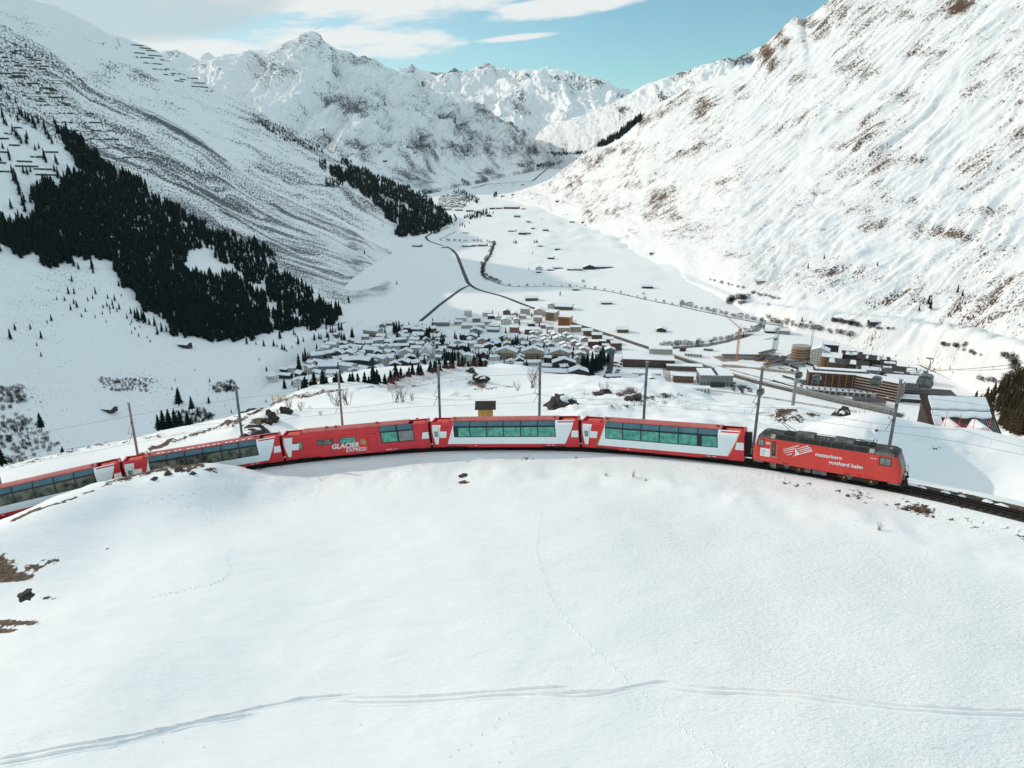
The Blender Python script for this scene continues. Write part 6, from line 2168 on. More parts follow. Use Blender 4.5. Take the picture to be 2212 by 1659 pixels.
def build_resort():
    long_hotel()
    u, v = c7(418, 432)
    p = floor_at(u, v)
    root = thing('unfinished_tower', 'round wooden clad block with dark floor bands at the edge of the building site', 'apartment block', p + Vector((0, 8, 0)))
    pl = [(11.5 * math.cos(a), 9 * math.sin(a)) for a in [k * math.pi / 8 for k in range(16)]]
    MB().prism(pl, 'z', -1, 17).build('wall', M['w_tan'], root)
    for s in range(4):
        q = [(x * 1.05, y * 1.06) for x, y in pl]
        MB().prism(q, 'z', 1.5 + s * 3.4, 3.2 + s * 3.4).build('floor_band', M['w_wood'], root)
    MB().prism([(x * 1.02, y * 1.02) for x, y in pl], 'z', 17.01, 17.4).build('roof', M['w_concrete'], root)
    house(*c7(545, 470), 20, 16, 18, 'y', 'white', -28, cat='apartment block', label='tall white apartment block with orange side, between the wooden tower and the ochre block', name='apartment_block', balcony=False, rise=4)
    house(*c7(640, 490), 22, 16, 13, 'x', 'ochre', -28, cat='apartment block', label='ochre apartment block with small balconies and snowy roof', name='apartment_block', balcony=True, rise=4)
    house(*c7(640, 392), 18, 14, 14, 'x', 'dark', -20, cat='chalet block', label='dark blue roofed block behind the white apartment block', name='chalet_block')
    CH = [(805, 480, 22, 16, 14, 'dark', -24, 'dark chalet block with broken snow on its roof, right of the ochre block'), (690, 510, 20, 14, 8, 'brown', -20, 'snow covered low chalet in front of the ochre block'), (850, 530, 24, 14, 9, 'dark', -30, 'white gabled chalet above the long hotel roof'),
          (930, 500, 22, 14, 12, 'dark', -24, 'chalet block with slanting dark roof above the long hotel'), (1025, 515, 22, 16, 13, 'dark', -26, 'dark pointed chalet block with a round snow patch'), (1080, 575, 24, 14, 10, 'grey', -28, 'grey chalet behind the second hotel wing'), (950, 575, 24, 14, 9, 'grey', -16, 'white roofed chalet touching the long hotel'),
          (1150, 600, 22, 14, 10, 'brown', -28, 'brown chalet between two gondola cabins'), (1230, 605, 24, 14, 12, 'dark', -24, 'dark chalet with peaked roof left of the biggest gondola'), (1330, 620, 22, 14, 11, 'brown', -22, 'brown chalet behind the biggest gondola'), (1100, 545, 16, 12, 12, 'dark', -22, 'narrow dark chalet at the back of the resort')]
    for x, y, w, d, h, col, rot, lb in CH:
        stepped_house(*c7(x, y), w, d, h, col, rot, lb, rise=random.uniform(3, 5))
    house(*c7(1255, 705), 38, 22, 13, 'x', 'grey', -14, cat='hotel', label='big grey hotel annex with bluish snowy roof, right of the banded wing', name='hotel', rise=5)
    slab_building(*c7(1245, 770), 36, 14, 4, 'dark', -12, 'low dark garage with white roof in front of the grey annex', 'garage', 'garage', 1)
    slab_building(*c7(1420, 730), 56, 18, 4, 'dark', -14, 'flat unfinished dark foundation right of the grey annex', 'foundation', 'foundation', 1, roof='slate')
    slab_building(*c7(960, 800), 30, 12, 5, 'concrete', -14, 'concrete portal block below the hotel wings', 'portal', 'portal', 1, roof='slate')
    slab_building(*c7(420, 615), 18, 9, 4, 'concrete', -24, 'low concrete hut left of the long hotel', 'hut', 'hut', 1)
    # ---- station side
    u, v = c6(632, 560)
    p = floor_at(u, v)
    root = slab_building(u, v, 62, 38, 10, 'redbrown', -7, 'large station hall under a stepped white roof', 'station hall', 'station_hall', 1, base=p)
    MB().box(2, 30, 6, 21, 10.62, 17).build('upper_hall', M['w_concrete'], root)
    MB().box(1.5, 30.5, 5.5, 21.5, 17.01, 17.8).build('upper_roof', M['roof_snow'], root)
    for k in range(8):
        MB().box(-29 + k * 7.5, -24 + k * 7.5, -19.15, -18.98, .2, 5).build('gate', M['w_dark'], root)
    u, v = c6(1258, 735)
    p = floor_at(u, v)
    root = slab_building(u, v, 36, 26, 13, 'grey', -4, 'grey warehouse with a dark gap down the middle of its white roof', 'warehouse', 'warehouse', 2, base=p)
    MB().box(-1.6, 1.6, -13.3, 13.3, 13.61, 13.75).build('roof_gap', M['w_dark'], root)
    MB().box(-6, 8, -16, -13, -1, 5).build('porch', M['w_dark'], root)
    slab_building(*c6(965, 592), 42, 11, 6, 'brown', -6, 'long low brown shed with white roof behind the warehouse', 'shed', 'shed', 1)
    slab_building(*c6(955, 700), 22, 12, 8, 'brown', -6, 'small brown two storey block left of the warehouse', 'building', 'building', 2)
    house(*c6(658, 768), 30, 16, 9, 'y', 'redbrown', -6, cat='chalet', label='red brown chalet with snowy gable at the foot of the knolls', name='chalet')
    slab_building(*c6(640, 668), 26, 14, 7, 'white', -4, 'pale flat roofed block behind the red brown chalet', 'building', 'building', 2)
    slab_building(*c6(945, 790), 22, 9, 6, 'white', -4, 'white box shed by the lower road, left one', 'shed', 'shed', 1)
    slab_building(*c6(1090, 800), 26, 8, 6, 'white', -4, 'white long box shed by the lower road, right one', 'shed', 'shed', 1)
    slab_building(*c6(312, 680), 17, 9, 5, 'brown', 6, 'small brown platform house with white roof, upper one', 'platform house', 'platform_house', 1)
    slab_building(*c6(298, 738), 20, 10, 4, 'grey', 6, 'small grey platform house with white roof, lower one', 'platform house', 'platform_house', 1)
    slab_building(*c6(420, 725), 9, 34, 3.6, 'concrete', -28, 'long white platform roof beside the dark platform track', 'platform roof', 'platform_roof', 1)
    slab_building(*c6(352, 755), 6, 60, 1.0, 'dark', -27, 'dark bare platform strip beside the long white platform roof', 'platform', 'platform', 1, roof='slate')
    slab_building(*c6(475, 745), 5, 30, 3.0, 'redbrown', -27, 'parked red railcar at the station', 'railcar', 'railcar', 1)
    slab_building(*c6(1045, 462), 22, 8, 4, 'white', -18, 'white container shed beside the railway line', 'shed', 'shed', 1)
    slab_building(*c6(950, 410), 8, 6, 4, 'redbrown', -10, 'tiny rust brown hut above the railway line', 'hut', 'hut', 1, roof='slate')
    slab_building(*c6(1185, 405), 12, 6, 3, 'grey', -16, 'tiny grey hut by the river wall', 'hut', 'hut', 1)
    # ---- building site: retaining walls, formwork, dug soil
    W_ = [(1545, 480, 62, 4, 4.5, 'concrete', -3, 'long grey retaining wall of the building site behind the orange crane'), (1690, 490, 22, 5, 3, 'wood', 40, 'timber formwork wall in the building site, left one'), (1790, 495, 26, 5, 3.5, 'ochre', 42, 'timber formwork wall in the building site, middle one'),
          (1860, 500, 26, 5, 3.5, 'wood', 42, 'timber formwork wall in the building site, right one'), (1740, 440, 30, 4, 4, 'tan', 34, 'pale tan foundation wall at the back of the building site'), (1800, 540, 36, 4, 4, 'tan', 36, 'pale tan foundation wall at the front of the building site'), (1920, 545, 40, 14, 3, 'concrete', -14, 'flat concrete slab beside the round wooden block')]
    for x, y, w, d, h, col, rot, lb in W_:
        slab_building(*c6(x, y), w, d, h, col, rot, lb, 'wall', 'site_wall', 1, roof='slate')
    strip('earth', [(1662, 775), (1620, 772), (1580, 771), (1550, 776)], 26, M['dirt'], 0.35, wob=.5)
    strip('earth', [(1700, 768), (1760, 778), (1800, 790)], 34, M['dirt'], 0.35, wob=.5)
    strip('earth', [(1560, 790), (1600, 790), (1660, 800), (1720, 806)], 12, M['dirt'], 0.4, wob=.5)
    strip('snow_wall', [(1478, 744), (1500, 741), (1540, 733), (1580, 726), (1640, 722)], 5, M['snow'], 3.2)
    # railway viaduct below the hotels
    b = MB()
    pts = [floor_at(*q) for q in ((1715, 846), (1780, 861), (1860, 879), (1925, 894))]
    root = thing('railway_viaduct', 'low concrete railway viaduct running past the foot of the long hotel', 'viaduct', pts[0])
    for a, c in zip(pts[:-1], pts[1:]):
        dn = (c - a).normalized()
        n = Vector((-dn.y, dn.x, 0)) * 4
        A, C = a - pts[0], c - pts[0]
        b.add([A - n, C - n, C + n, A + n, A - n + Vector((0, 0, 5)), C - n + Vector((0, 0, 5)), C + n + Vector((0, 0, 5)), A + n + Vector((0, 0, 5))], [(0, 1, 5, 4), (2, 3, 7, 6), (4, 5, 6, 7), (1, 2, 6, 5), (3, 0, 4, 7)])
    b.build('deck', M['w_grey'], root)
    for k in range(9):
        f = k / 8
        i = min(2, int(f * 3))
        q = pts[i].lerp(pts[i + 1], f * 3 - i) - pts[0]
        MB().box(q.x - 1.2, q.x + 1.2, q.y - 5.0, q.y - 4.05, -1, 4.2).build('pier', M['w_grey'], root)
    b = MB()
    for a, c in zip(pts[:-1], pts[1:]):
        A, C = a - pts[0] + Vector((0, -3, 5.05)), c - pts[0] + Vector((0, -3, 5.05))
        b.tube(A, C, .5, .5, 5)
    b.build('parapet', M['w_beige'], root)


def crane(u, v, h, jib, col, rot, label):
    p = floor_at(u, v)
    root = thing('tower_crane', label, 'tower crane', p, math.radians(rot), 'tower cranes over the building site')
    m = M[col]
    b = MB()
    for sx in (-1, 1):
        for sy in (-1, 1):
            b.tube((sx, sy, 0), (sx, sy, h), .22, .22, 4)
    n = int(h / 3)
    for k in range(n):
        z0, z1 = k * h / n, (k + 1) * h / n
        s = 1 if k % 2 else -1
        b.tube((-s, -1, z0), (s, -1, z1), .13, .13, 3)
        b.tube((-s, 1, z0), (s, 1, z1), .13, .13, 3)
        b.tube((-1, -s, z0), (-1, s, z1), .13, .13, 3)
        b.tube((1, -s, z0), (1, s, z1), .13, .13, 3)
    b.build('mast', m, root)
    b = MB()
    up = math.tan(math.radians(38)) if col == 'crane_orange' else 0.0
    for y, z in ((-.8, 0), (.8, 0), (0, 1.6)):
        b.tube((0, y, h + z), (-jib, y, h + z + jib * up), .18, .15, 4)
        b.tube((0, y, h + z), (jib * .28, y, h + z), .18, .18, 4)
    n = int(jib / 3)
    for k in range(n):
        x0, x1 = -k * jib / n, -(k + 1) * jib / n
        b.tube((x0, -.8, h - x0 * up), (x1, 0, h + 1.6 - x1 * up), .1, .1, 3)
        b.tube((x0, .8, h - x0 * up), (x1, 0, h + 1.6 - x1 * up), .1, .1, 3)
    b.build('jib', m, root)
    MB().box(jib * .18, jib * .28, -1, 1, h - 2.2, h - .1).build('counterweight', M['w_concrete'], root)
    MB().box(-1, 1.2, -2.4, -1.05, h - 2.4, h - .2).build('cab', M['pane'], root)
    b = MB()
    b.tube((0, 0, h), (0, 0, h + 7), .25, .15, 4)
    b.tube((0, 0, h + 7), (-jib * .7, 0, h + 1.6 + jib * .7 * up), .06, .06, 3)
    b.tube((0, 0, h + 7), (jib * .26, 0, h), .06, .06, 3)
    b.build('tower_head', m, root)


def car_proto():
    b = MB().prism([(-2.1, .35), (2.1, .35), (2.15, .8), (1.3, .92), (-1.9, .95), (-2.15, .8)], 'y', -.88, .88)
    body = b.mesh('body', M['car_dark'])
    b = MB()
    b.add([(-1.75, -.8, .93), (1.05, -.8, .92), (.35, -.68, 1.48), (-1.2, -.68, 1.48), (-1.75, .8, .93), (1.05, .8, .92), (.35, .68, 1.48), (-1.2, .68, 1.48)],
          [(0, 1, 2, 3), (7, 6, 5, 4), (3, 2, 6, 7), (1, 5, 6, 2), (0, 3, 7, 4)])
    cab = b.mesh('cabin', M['pane'])
    b = MB().tube((0, -.92, 0), (0, .92, 0), .33, .33, 10)
    wh = b.mesh('wheels', M['under'])
    sn = MB().prism([(-1.1, 1.49), (.3, 1.49), (.2, 1.6), (-1.0, 1.6)], 'y', -.62, .62).mesh('roof_snow', M['roof_snow'])
    return body, cab, wh, sn


def build_cars():
    body, cab, wh, sn = car_proto()
    bodies = {}
    for c in ('car_dark', 'car_blue', 'car_red', 'car_silver'):
        me = body.copy()
        me.materials.clear()
        me.materials.append(M[c])
        bodies[c] = me
    cols = dict(car_dark='black', car_blue='dark blue', car_red='dark red', car_silver='silver')
    rr = random.Random(3)
    spots = []
    for k in range(7):
        spots.append((1422 - 6 * (k % 2) + rr.uniform(-3, 3), 708 + 11 * k, 'c6'))
    for x, y in ((1470, 745), (1480, 765), (1493, 752), (1500, 772), (1497, 790), (1515, 745), (1568, 762), (1580, 765), (1572, 785)):
        spots.append((x, y, 'c6'))
    for k in range(10):
        spots.append((1790 + 21 * k, 690 + 6.2 * k, 'c6'))
    for k in range(6):
        spots.append((1880 + 17 * k, 645 + 5 * k, 'c6'))
    for x, y in ((330, 520), (322, 548), (358, 553), (352, 590), (245, 605), (340, 610), (375, 530), (380, 505), (350, 640), (855, 540), (850, 565), (858, 585), (880, 655), (895, 690), (870, 680), (1960, 590), (2050, 735), (2060, 715)):
        spots.append((x, y, 'c6'))
    lst = []
    for x, y, f in spots:
        u, v = c6(x, y)
        p = floor_at(u, v)
        c = rr.choice(['car_dark', 'car_dark', 'car_dark', 'car_blue', 'car_silver', 'car_red'])
        root = thing('parked_car', None, 'car', (p.x, p.y, p.z + .28), rr.choice((1.4, 1.5, -.3, 1.6)) + rr.uniform(-.1, .1), 'cars parked in the snow by the valley station')
        root.scale = (1.25, 1.25, 1.25)
        link('body', bodies[c], root)
        link('cabin', cab, root)
        for dx in (-1.3, 1.3):
            link('wheel', wh, root, (dx, 0, .33))
        if rr.random() < .4:
            link('roof_snow', sn, root)
        lst.append((root, f'{cols[c]} parked car', u, v))
    names = {'grey warehouse': c6(1258, 700), 'orange crane': c6(1450, 490), 'station hall': c6(632, 500), 'long dark hotel': c7(700, 640)}
    LAND.update(names)
    label_by_landmark(lst, list(names))


# ================================================================== GONDOLA LIFT
def build_gondola():
    # pylon
    p = at_r(1713, 872, 345)
    root = thing('gondola_pylon', 'round grey steel gondola pylon with wide dark crossarm and pulleys', 'lift pylon', p, math.radians(25))
    zt = at_r(1711, 786, 345)[2]
    H = zt - p[2]
    MB().tube((0, 0, -18), (0, 0, H), .95, .62, 14).build('shaft', M['steel'], root)
    MB().box(-5.6, 5.6, -.5, .5, H, H + 1.0).build('crossarm', M['pole_steel'], root)
    for s in (-1, 1):
        b = MB()
        b.box(s * 5 - .35, s * 5 + .35, -4.5, 4.5, H - .4, H + .1)
        for k in range(8):
            b.tube((s * 5 - .25, -4 + k * 1.1, H + .15), (s * 5 + .25, -4 + k * 1.1, H + .15), .4, .4, 8)
        b.build('pulley_row', M['under'], root)
        MB().path([(s * 3, 0, H + 1), (s * 3, 0, H + 3.2), (s * 5.2, 0, H + 3.2)], .15, 5).build('service_frame', M['pole_steel'], root)
    # the two ropes: from the valley station below, over the pylon, to the upper right
    A = [at_r(1560, 842, 560), at_r(1700, 787, 347), at_r(1999, 799, 118), at_r(2230, 782, 78)]
    Bp = [at_r(1580, 848, 560), at_r(1722, 787, 341), at_r(1890, 803, 190), at_r(2060, 798, 128), at_r(2240, 790, 86)]
    root = thing('gondola_cable', 'pair of thin steel ropes of the gondola lift running up to the right', 'lift cable', A[1])
    off = Vector(A[1])

    def rope(P):
        b = MB()
        for q0, q1 in zip(P[:-1], P[1:]):
            prev = None
            L = (Vector(q1) - Vector(q0)).length
            for k in range(13):
                f = k / 12
                w = Vector(q0).lerp(Vector(q1), f) - off - Vector((0, 0, 4 * f * (1 - f) * L * .006))
                if prev is not None:
                    b.tube(prev, w, .03, .03, 4, False)
                prev = w
        b.build('rope', M['wire'], root)
    rope(A)
    rope(Bp)
    # cabins (u, v of the cabin's middle, distance)
    cabs = [(1999, 824, 126, 'nearest and largest black gondola cabin, its long hanger arm against the snow'), (1893, 824, 176, 'black gondola cabin in front of the second hotel wing'), (1764, 818, 221, 'dark gondola cabin overlapping the left end of the long hotel'),
            (1726, 810, 268, 'small dark gondola cabin just right of the steel pylon'), (1643, 846, 250, 'lowest dark gondola cabin, beside the fourth mast from the right edge')]
    for k, (u, v, r, lb) in enumerate(cabs):
        if k == 4:
            lb = 'lowest dark gondola cabin, hanging beside a catenary mast left of the pylon'
        c = at_r(u, v, r)
        root = thing('gondola_cabin', lb, 'gondola cabin', c, math.radians(-35), 'cabins of the gondola lift')
        prof = [(-.75, -1.1), (.75, -1.1), (1.12, -.5), (1.15, .15), (.95, .85), (.6, 1.1), (-.6, 1.1), (-.95, .85), (-1.15, .15), (-1.12, -.5)]
        MB().prism(prof, 'y', -1.0, 1.0).build('body', M['cabin'], root)
        for s in (-1, 1):
            for x0, x1 in ((-.98, -.06), (.06, .98)):
                b = MB().box(x0, x1, s * 1.0, s * 1.02, -.3, .75)
                b.build('window', M['cabin_glass'], root)
        for s in (-1, 1):
            b = MB()
            b.add([(s * 1.165, -.85, .1), (s * 1.165, .85, .1), (s * 1.0, .85, .76), (s * 1.0, -.85, .76), (s * 1.1, -.85, .1), (s * 1.1, .85, .1), (s * .93, .85, .76), (s * .93, -.85, .76)],
                  [(0, 1, 2, 3), (7, 6, 5, 4), (0, 4, 5, 1), (1, 5, 6, 2), (2, 6, 7, 3), (3, 7, 4, 0)])
            b.build('window', M['cabin_glass'], root)
        MB().path([(0, 0, 1.1), (0, 0, 1.9), (.18, -.3, 2.5), (.18, -.3, 3.4), (0, 0, 3.75)], .07, 6).build('hanger', M['steel'], root)
        MB().box(-.5, .5, -.08, .08, 3.7, 3.9).build('grip', M['pole_steel'], root)
        b = MB().box(-1.0, 1.0, -1.22, -1.05, -.9, -.82).box(-.9, -.84, -1.25, -1.04, -.9, -.1).box(.84, .9, -1.25, -1.04, -.9, -.1)
        b.build('ski_rack', M['steel'], root)


# ================================================================== LIFT HUT, WOODEN HUT, SAFETY NETS
def frame_at(p, rot):
    return p, math.radians(rot)


def build_huts():
    # small wooden hut behind the train
    r = 99.5
    p = at_r(1049, 899, r)
    root = thing('wooden_hut', 'small yellow board hut with brown corrugated roof just behind the train', 'hut', p, 0.02)
    w, d, h = 2.2, 1.5, 1.5
    for k in range(8):
        x0 = -w / 2 + k * w / 8
        MB().box(x0, x0 + w / 8 - .02, -d / 2, -d / 2 + .05, -1.5, h).build('board', M['wood_yellow'], root)
    MB().box(-w / 2, w / 2, -d / 2 + .06, d / 2, -1.5, h + .1).build('wall', M['wood_yellow'], root)
    b = MB().add([(-w / 2 - .45, -d / 2 - .5, h - .05), (w / 2 + .45, -d / 2 - .5, h - .05), (w / 2 + .45, d / 2 + .3, h + .42), (-w / 2 - .45, d / 2 + .3, h + .42),
                  (-w / 2 - .45, -d / 2 - .5, h + .08), (w / 2 + .45, -d / 2 - .5, h + .08), (w / 2 + .45, d / 2 + .3, h + .55), (-w / 2 - .45, d / 2 + .3, h + .55)],
                 [(0, 3, 2, 1), (4, 5, 6, 7), (0, 1, 5, 4), (1, 2, 6, 5), (2, 3, 7, 6), (3, 0, 4, 7)])
    ro = b.build('roof', M['brown_metal'], root)
    b = MB()
    for k in range(14):
        x = -w / 2 - .4 + k * (w + .8) / 13
        b.tube((x, -d / 2 - .52, h + .10), (x, d / 2 + .3, h + .57), .05, .05, 5)
    b.build('corrugation', M['rust'], ro)['kind'] = 'stuff'
    # dark lift building on the right with snow sliding off its roof
    r = 152
    p = at_r(2062, 944, r) + np.array([0, 0, 0.9])
    root = thing('lift_building', 'dark brown lift building with sheets of snow sliding off its roof and two small dormers', 'lift building', p, math.radians(-6))
    W_, D_, H0, H1 = 11.6, 6.4, 1.7, 6.2
    # tall back wall with a mono-pitch roof facing the camera
    MB().prism([(-D_ / 2, -3), (D_ / 2, -3), (D_ / 2, H1 - .3), (-D_ / 2, H0)], 'x', -W_ / 2, W_ / 2).build('wall', M['brown_metal'], root)
    pitch = (H1 - H0) / D_

    def on_roof(x, t, up):
        y = -D_ / 2 - .6 + t * (D_ + .6)
        return (x, y, H0 - .6 * pitch + t * (D_ + .6) * pitch + up)

    def roof_sheet(x0, x1, t0, t1, u0, u1, name, m, wav=0, parent=None):
        n = 12
        vs = []
        for i in range(n + 1):
            x = x0 + (x1 - x0) * i / n
            w0 = wav * math.sin(i * 1.7) * .011
            for (t, up) in ((t0 + w0, u0), (t0 + w0, u1), (t1 + w0 * .4, u1), (t1 + w0 * .4, u0)):
                vs.append(on_roof(x, t, up))
        fs = []
        for i in range(n):
            for j in range(4):
                fs.append((i * 4 + j, i * 4 + (j + 1) % 4, (i + 1) * 4 + (j + 1) % 4, (i + 1) * 4 + j))
        fs += [(3, 2, 1, 0), (n * 4, n * 4 + 1, n * 4 + 2, n * 4 + 3)]
        return MB().add(vs, fs).build(name, m, parent or root)
    ro = roof_sheet(-W_ / 2 - .5, W_ / 2 + .3, 0, 1.0, .02, .16, 'roof', M['brown_metal'])
    roof_sheet(-W_ / 2 + .9, W_ / 2 - .3, .60, .93, .17, .6, 'roof_snow', M['roof_snow'], 1, ro)
    roof_sheet(-W_ / 2 + .6, W_ / 2 - .4, .40, .54, .17, .5, 'roof_snow', M['roof_snow'], 2, ro)
    roof_sheet(-W_ / 2 + .5, -W_ / 2 + 2.0, .16, .40, .17, .4, 'roof_snow', M['roof_snow'], 3, ro)
    # ribs of the sheet metal on the bare right part
    b = MB()
    for i in range(9):
        x = W_ / 2 - 2.9 + i * .34
        b.tube(on_roof(x, .02, .17), on_roof(x, .36, .17), .06, .06, 4)
    b.build('roof_rib', M['steel'], ro)['kind'] = 'stuff'
    for cx in (-2.6, 2.2):
        f = MB().prism([(cx - 1.6, -.6), (cx + 1.6, -.6), (cx + 1.6, 1.7), (cx, 2.7), (cx - 1.6, 1.7)], 'y', -D_ / 2 - 1.6, -D_ / 2 + 2.2)
        o = f.build('dormer', M['stone'], root)
        MB().box(cx - .75, cx + .75, -D_ / 2 - 1.66, -D_ / 2 - 1.58, .45, 1.5).build('window_frame', M['white_paint'], o)
        MB().box(cx - .6, cx + .6, -D_ / 2 - 1.7, -D_ / 2 - 1.6, .58, 1.38).build('window', M['pane'], o)
        MB().prism([(cx - 2.1, 1.45), (cx, 2.75), (cx + 2.1, 1.35), (cx + 2.1, 1.95), (cx + .3, 3.3), (cx - .4, 3.3), (cx - 2.1, 2.0)], 'y', -D_ / 2 - 2.0, -D_ / 2 + 2.6).build('dormer_snow', M['roof_snow'], o)
    # safety fence: red net with slender red poles
    P = [(1857, 889, 195), (1868, 886, 194), (1890, 893, 185), (1915, 897, 180), (1940, 905, 172), (1962, 912, 168), (1985, 926, 158), (2005, 938, 149), (2035, 944, 145), (2065, 950, 142), (2095, 955, 141), (2128, 958, 140)]
    net_fence(P, 2.0, 1.1, 'net_red', 'red_pole', 'bright red safety net on slender red poles beside the dark lift building', 3.4)
    # brown net along the far edge of the ski run
    P = []
    for u, v in ((838, 846), (858, 838), (885, 832), (915, 824), (945, 814), (975, 805), (1005, 799), (1030, 795), (1048, 792)):
        q, n, ob = hit(u, v)
        P.append((u, v, min(math.hypot(q.x, q.y), 410)))
    net_fence(P, 3.6, 3.2, 'net_brown', 'red_pole', 'long dark red net fence along the far edge of the ski run', 4.2, 'net_brown')


def net_fence(P, hnet, hlow, mnet, mpole, label, hp, pm=None):
    cr = .03 if pm else .016
    pts = [Vector(at_r(*q)) for q in P]
    for q in pts:
        q.z = near_ground(q.x, q.y)
    root = thing('safety_fence', label, 'safety fence', pts[0])
    off = pts[0]
    b = MB()
    for a, c in zip(pts[:-1], pts[1:]):
        n = max(2, int((c - a).length / 3))
        for i in range(n):
            p, q = a.lerp(c, i / n) - off, a.lerp(c, (i + 1) / n) - off
            hp0 = hlow + (hnet - hlow) * (.5 + .5 * math.sin(p.x * .7 + p.y))
            hq0 = hlow + (hnet - hlow) * (.5 + .5 * math.sin(q.x * .7 + q.y))
            N = 8                                                # horizontal cords
            for j in range(N):
                z0, z1 = hp0 * j / (N - 1), hq0 * j / (N - 1)
                b.tube(p + Vector((0, 0, z0 + .1)), q + Vector((0, 0, z1 + .1)), cr, cr, 3, False)
            for t in (0, .2, .4, .6, .8):
                w = p.lerp(q, t)
                hh = hp0 + (hq0 - hp0) * t
                b.tube(w + Vector((0, 0, .05)), w + Vector((0, 0, hh + .1)), cr * .7, cr * .7, 3, False)
    b.build('net', M[mnet], root)['kind'] = 'stuff'
    for q in pts:
        w = q - off
        MB().tube(w - Vector((0, 0, .5)), w + Vector((random.uniform(-.1, .1), 0, hp)), .06, .045, 6).build('pole', M[mpole], root)
    return root


build_resort()
crane(*c6(1447, 500), 42, 34, 'crane_orange', 20, 'orange tower crane with its jib raised to the left over the building site')
crane(*c6(1775, 500), 30, 18, 'crane_blue', 30, 'pale blue tower crane in front of the round wooden block')
crane(*c6(1815, 400), 30, 15, 'crane_blue', 200, 'thin pale tower crane below the grey farm house')
crane(*c6(2135, 380), 28, 14, 'crane_blue', 160, 'thin pale tower crane at the back, near the river bridge')
build_cars()
build_gondola()
build_huts()
# ================================================================== TREES
def conifer_arrays(seed, tiers, seg, ragged=0.28):
    """unit-height conifer (crown only): skirts of drooping, uneven branches"""
    rr = random.Random(seed)
    vs, ts = [], []
    for k in range(tiers):
        f = k / tiers
        z0 = 0.06 + 0.90 * f
        z1 = min(1.0, z0 + 1.55 / tiers)
        r = 0.20 * (1 - f) ** 0.85 + 0.012
        n = len(vs)
        vs.append((rr.uniform(-.01, .01), rr.uniform(-.01, .01), z1))
        a0 = rr.uniform(0, 6.28)
        for j in range(seg * 2):
            a = a0 + math.pi * j / seg
            q = r * ((1 + rr.uniform(-ragged, ragged)) if j % 2 == 0 else rr.uniform(.50, .72))
            vs.append((q * math.cos(a), q * math.sin(a), z0 + (rr.uniform(-.035, .01) if j % 2 == 0 else .05)))
        m = seg * 2
        for j in range(m):
            ts.append((n, n + 1 + j, n + 1 + (j + 1) % m))
            if j % 2 == 0:
                pass
    return np.array(vs, np.float32), np.array(ts, np.int32)


PROTO = [conifer_arrays(s, 7, 7) for s in range(4)]
PROTO_LOW = [conifer_arrays(s + 20, 4, 4) for s in range(4)]


def forest(name, pts, hs, m, seed=1, protos=None, wide=1.0):
    """many trees in one object - for woods that read as one mass"""
    rr = np.random.default_rng(seed)
    protos = protos or PROTO_LOW
    V_, T_ = [], []
    n = 0
    for (x, y, z), h in zip(pts, hs):
        v, t = protos[rr.integers(len(protos))]
        a = rr.uniform(0, 6.28)
        c, s = math.cos(a), math.sin(a)
        w = h * wide * rr.uniform(.85, 1.2)
        q = np.stack([(v[:, 0] * c - v[:, 1] * s) * w + x, (v[:, 0] * s + v[:, 1] * c) * w + y, v[:, 2] * h + z - .03 * h], -1)
        V_.append(q)
        T_.append(t + n)
        n += len(v)
    me = tri_mesh(name, np.concatenate(V_), np.concatenate(T_), m)
    return tag(link(name, me), kind='stuff')


TREE_MESH = {}


SMALL = []


def single_tree(p, h, label=None, kind='conifer', group=None, phrase=None, uv=None, items=None, detailed=False, wide=1.0):
    if items is not None and uv is not None:
        size = h / max(1.0, math.hypot(p[0], p[1])) * F
        if size < 9.0 or h > 60:
            SMALL.append((tuple(p), h))
            return None
    k = random.randrange(4)
    key = (kind, k)
    if key not in TREE_MESH:
        v, t = PROTO[k]
        TREE_MESH[key] = tri_mesh('crown', v, t, M[kind])
        if 'trunk' not in TREE_MESH:
            TREE_MESH['trunk'] = MB().tube((0, 0, -.12), (0, 0, .6), .022, .008, 6, False).mesh('trunk', M['bark'])
    if detailed:
        root = thing('spruce_tree' if kind == 'conifer' else 'larch_tree', label, 'tree', p, random.uniform(0, 6), group)
        link('crown', TREE_MESH[key], root)
        link('trunk', TREE_MESH['trunk'], root)
    else:
        root = link('spruce_tree' if kind == 'conifer' else 'larch_tree', TREE_MESH[key])
        root.location = p
        root.rotation_euler = (0, 0, random.uniform(0, 6))
        tag(root, label, 'tree', group)
    root.scale = (h * wide, h * wide, h)
    if items is not None:
        items.append((root, phrase, *uv))
    return root


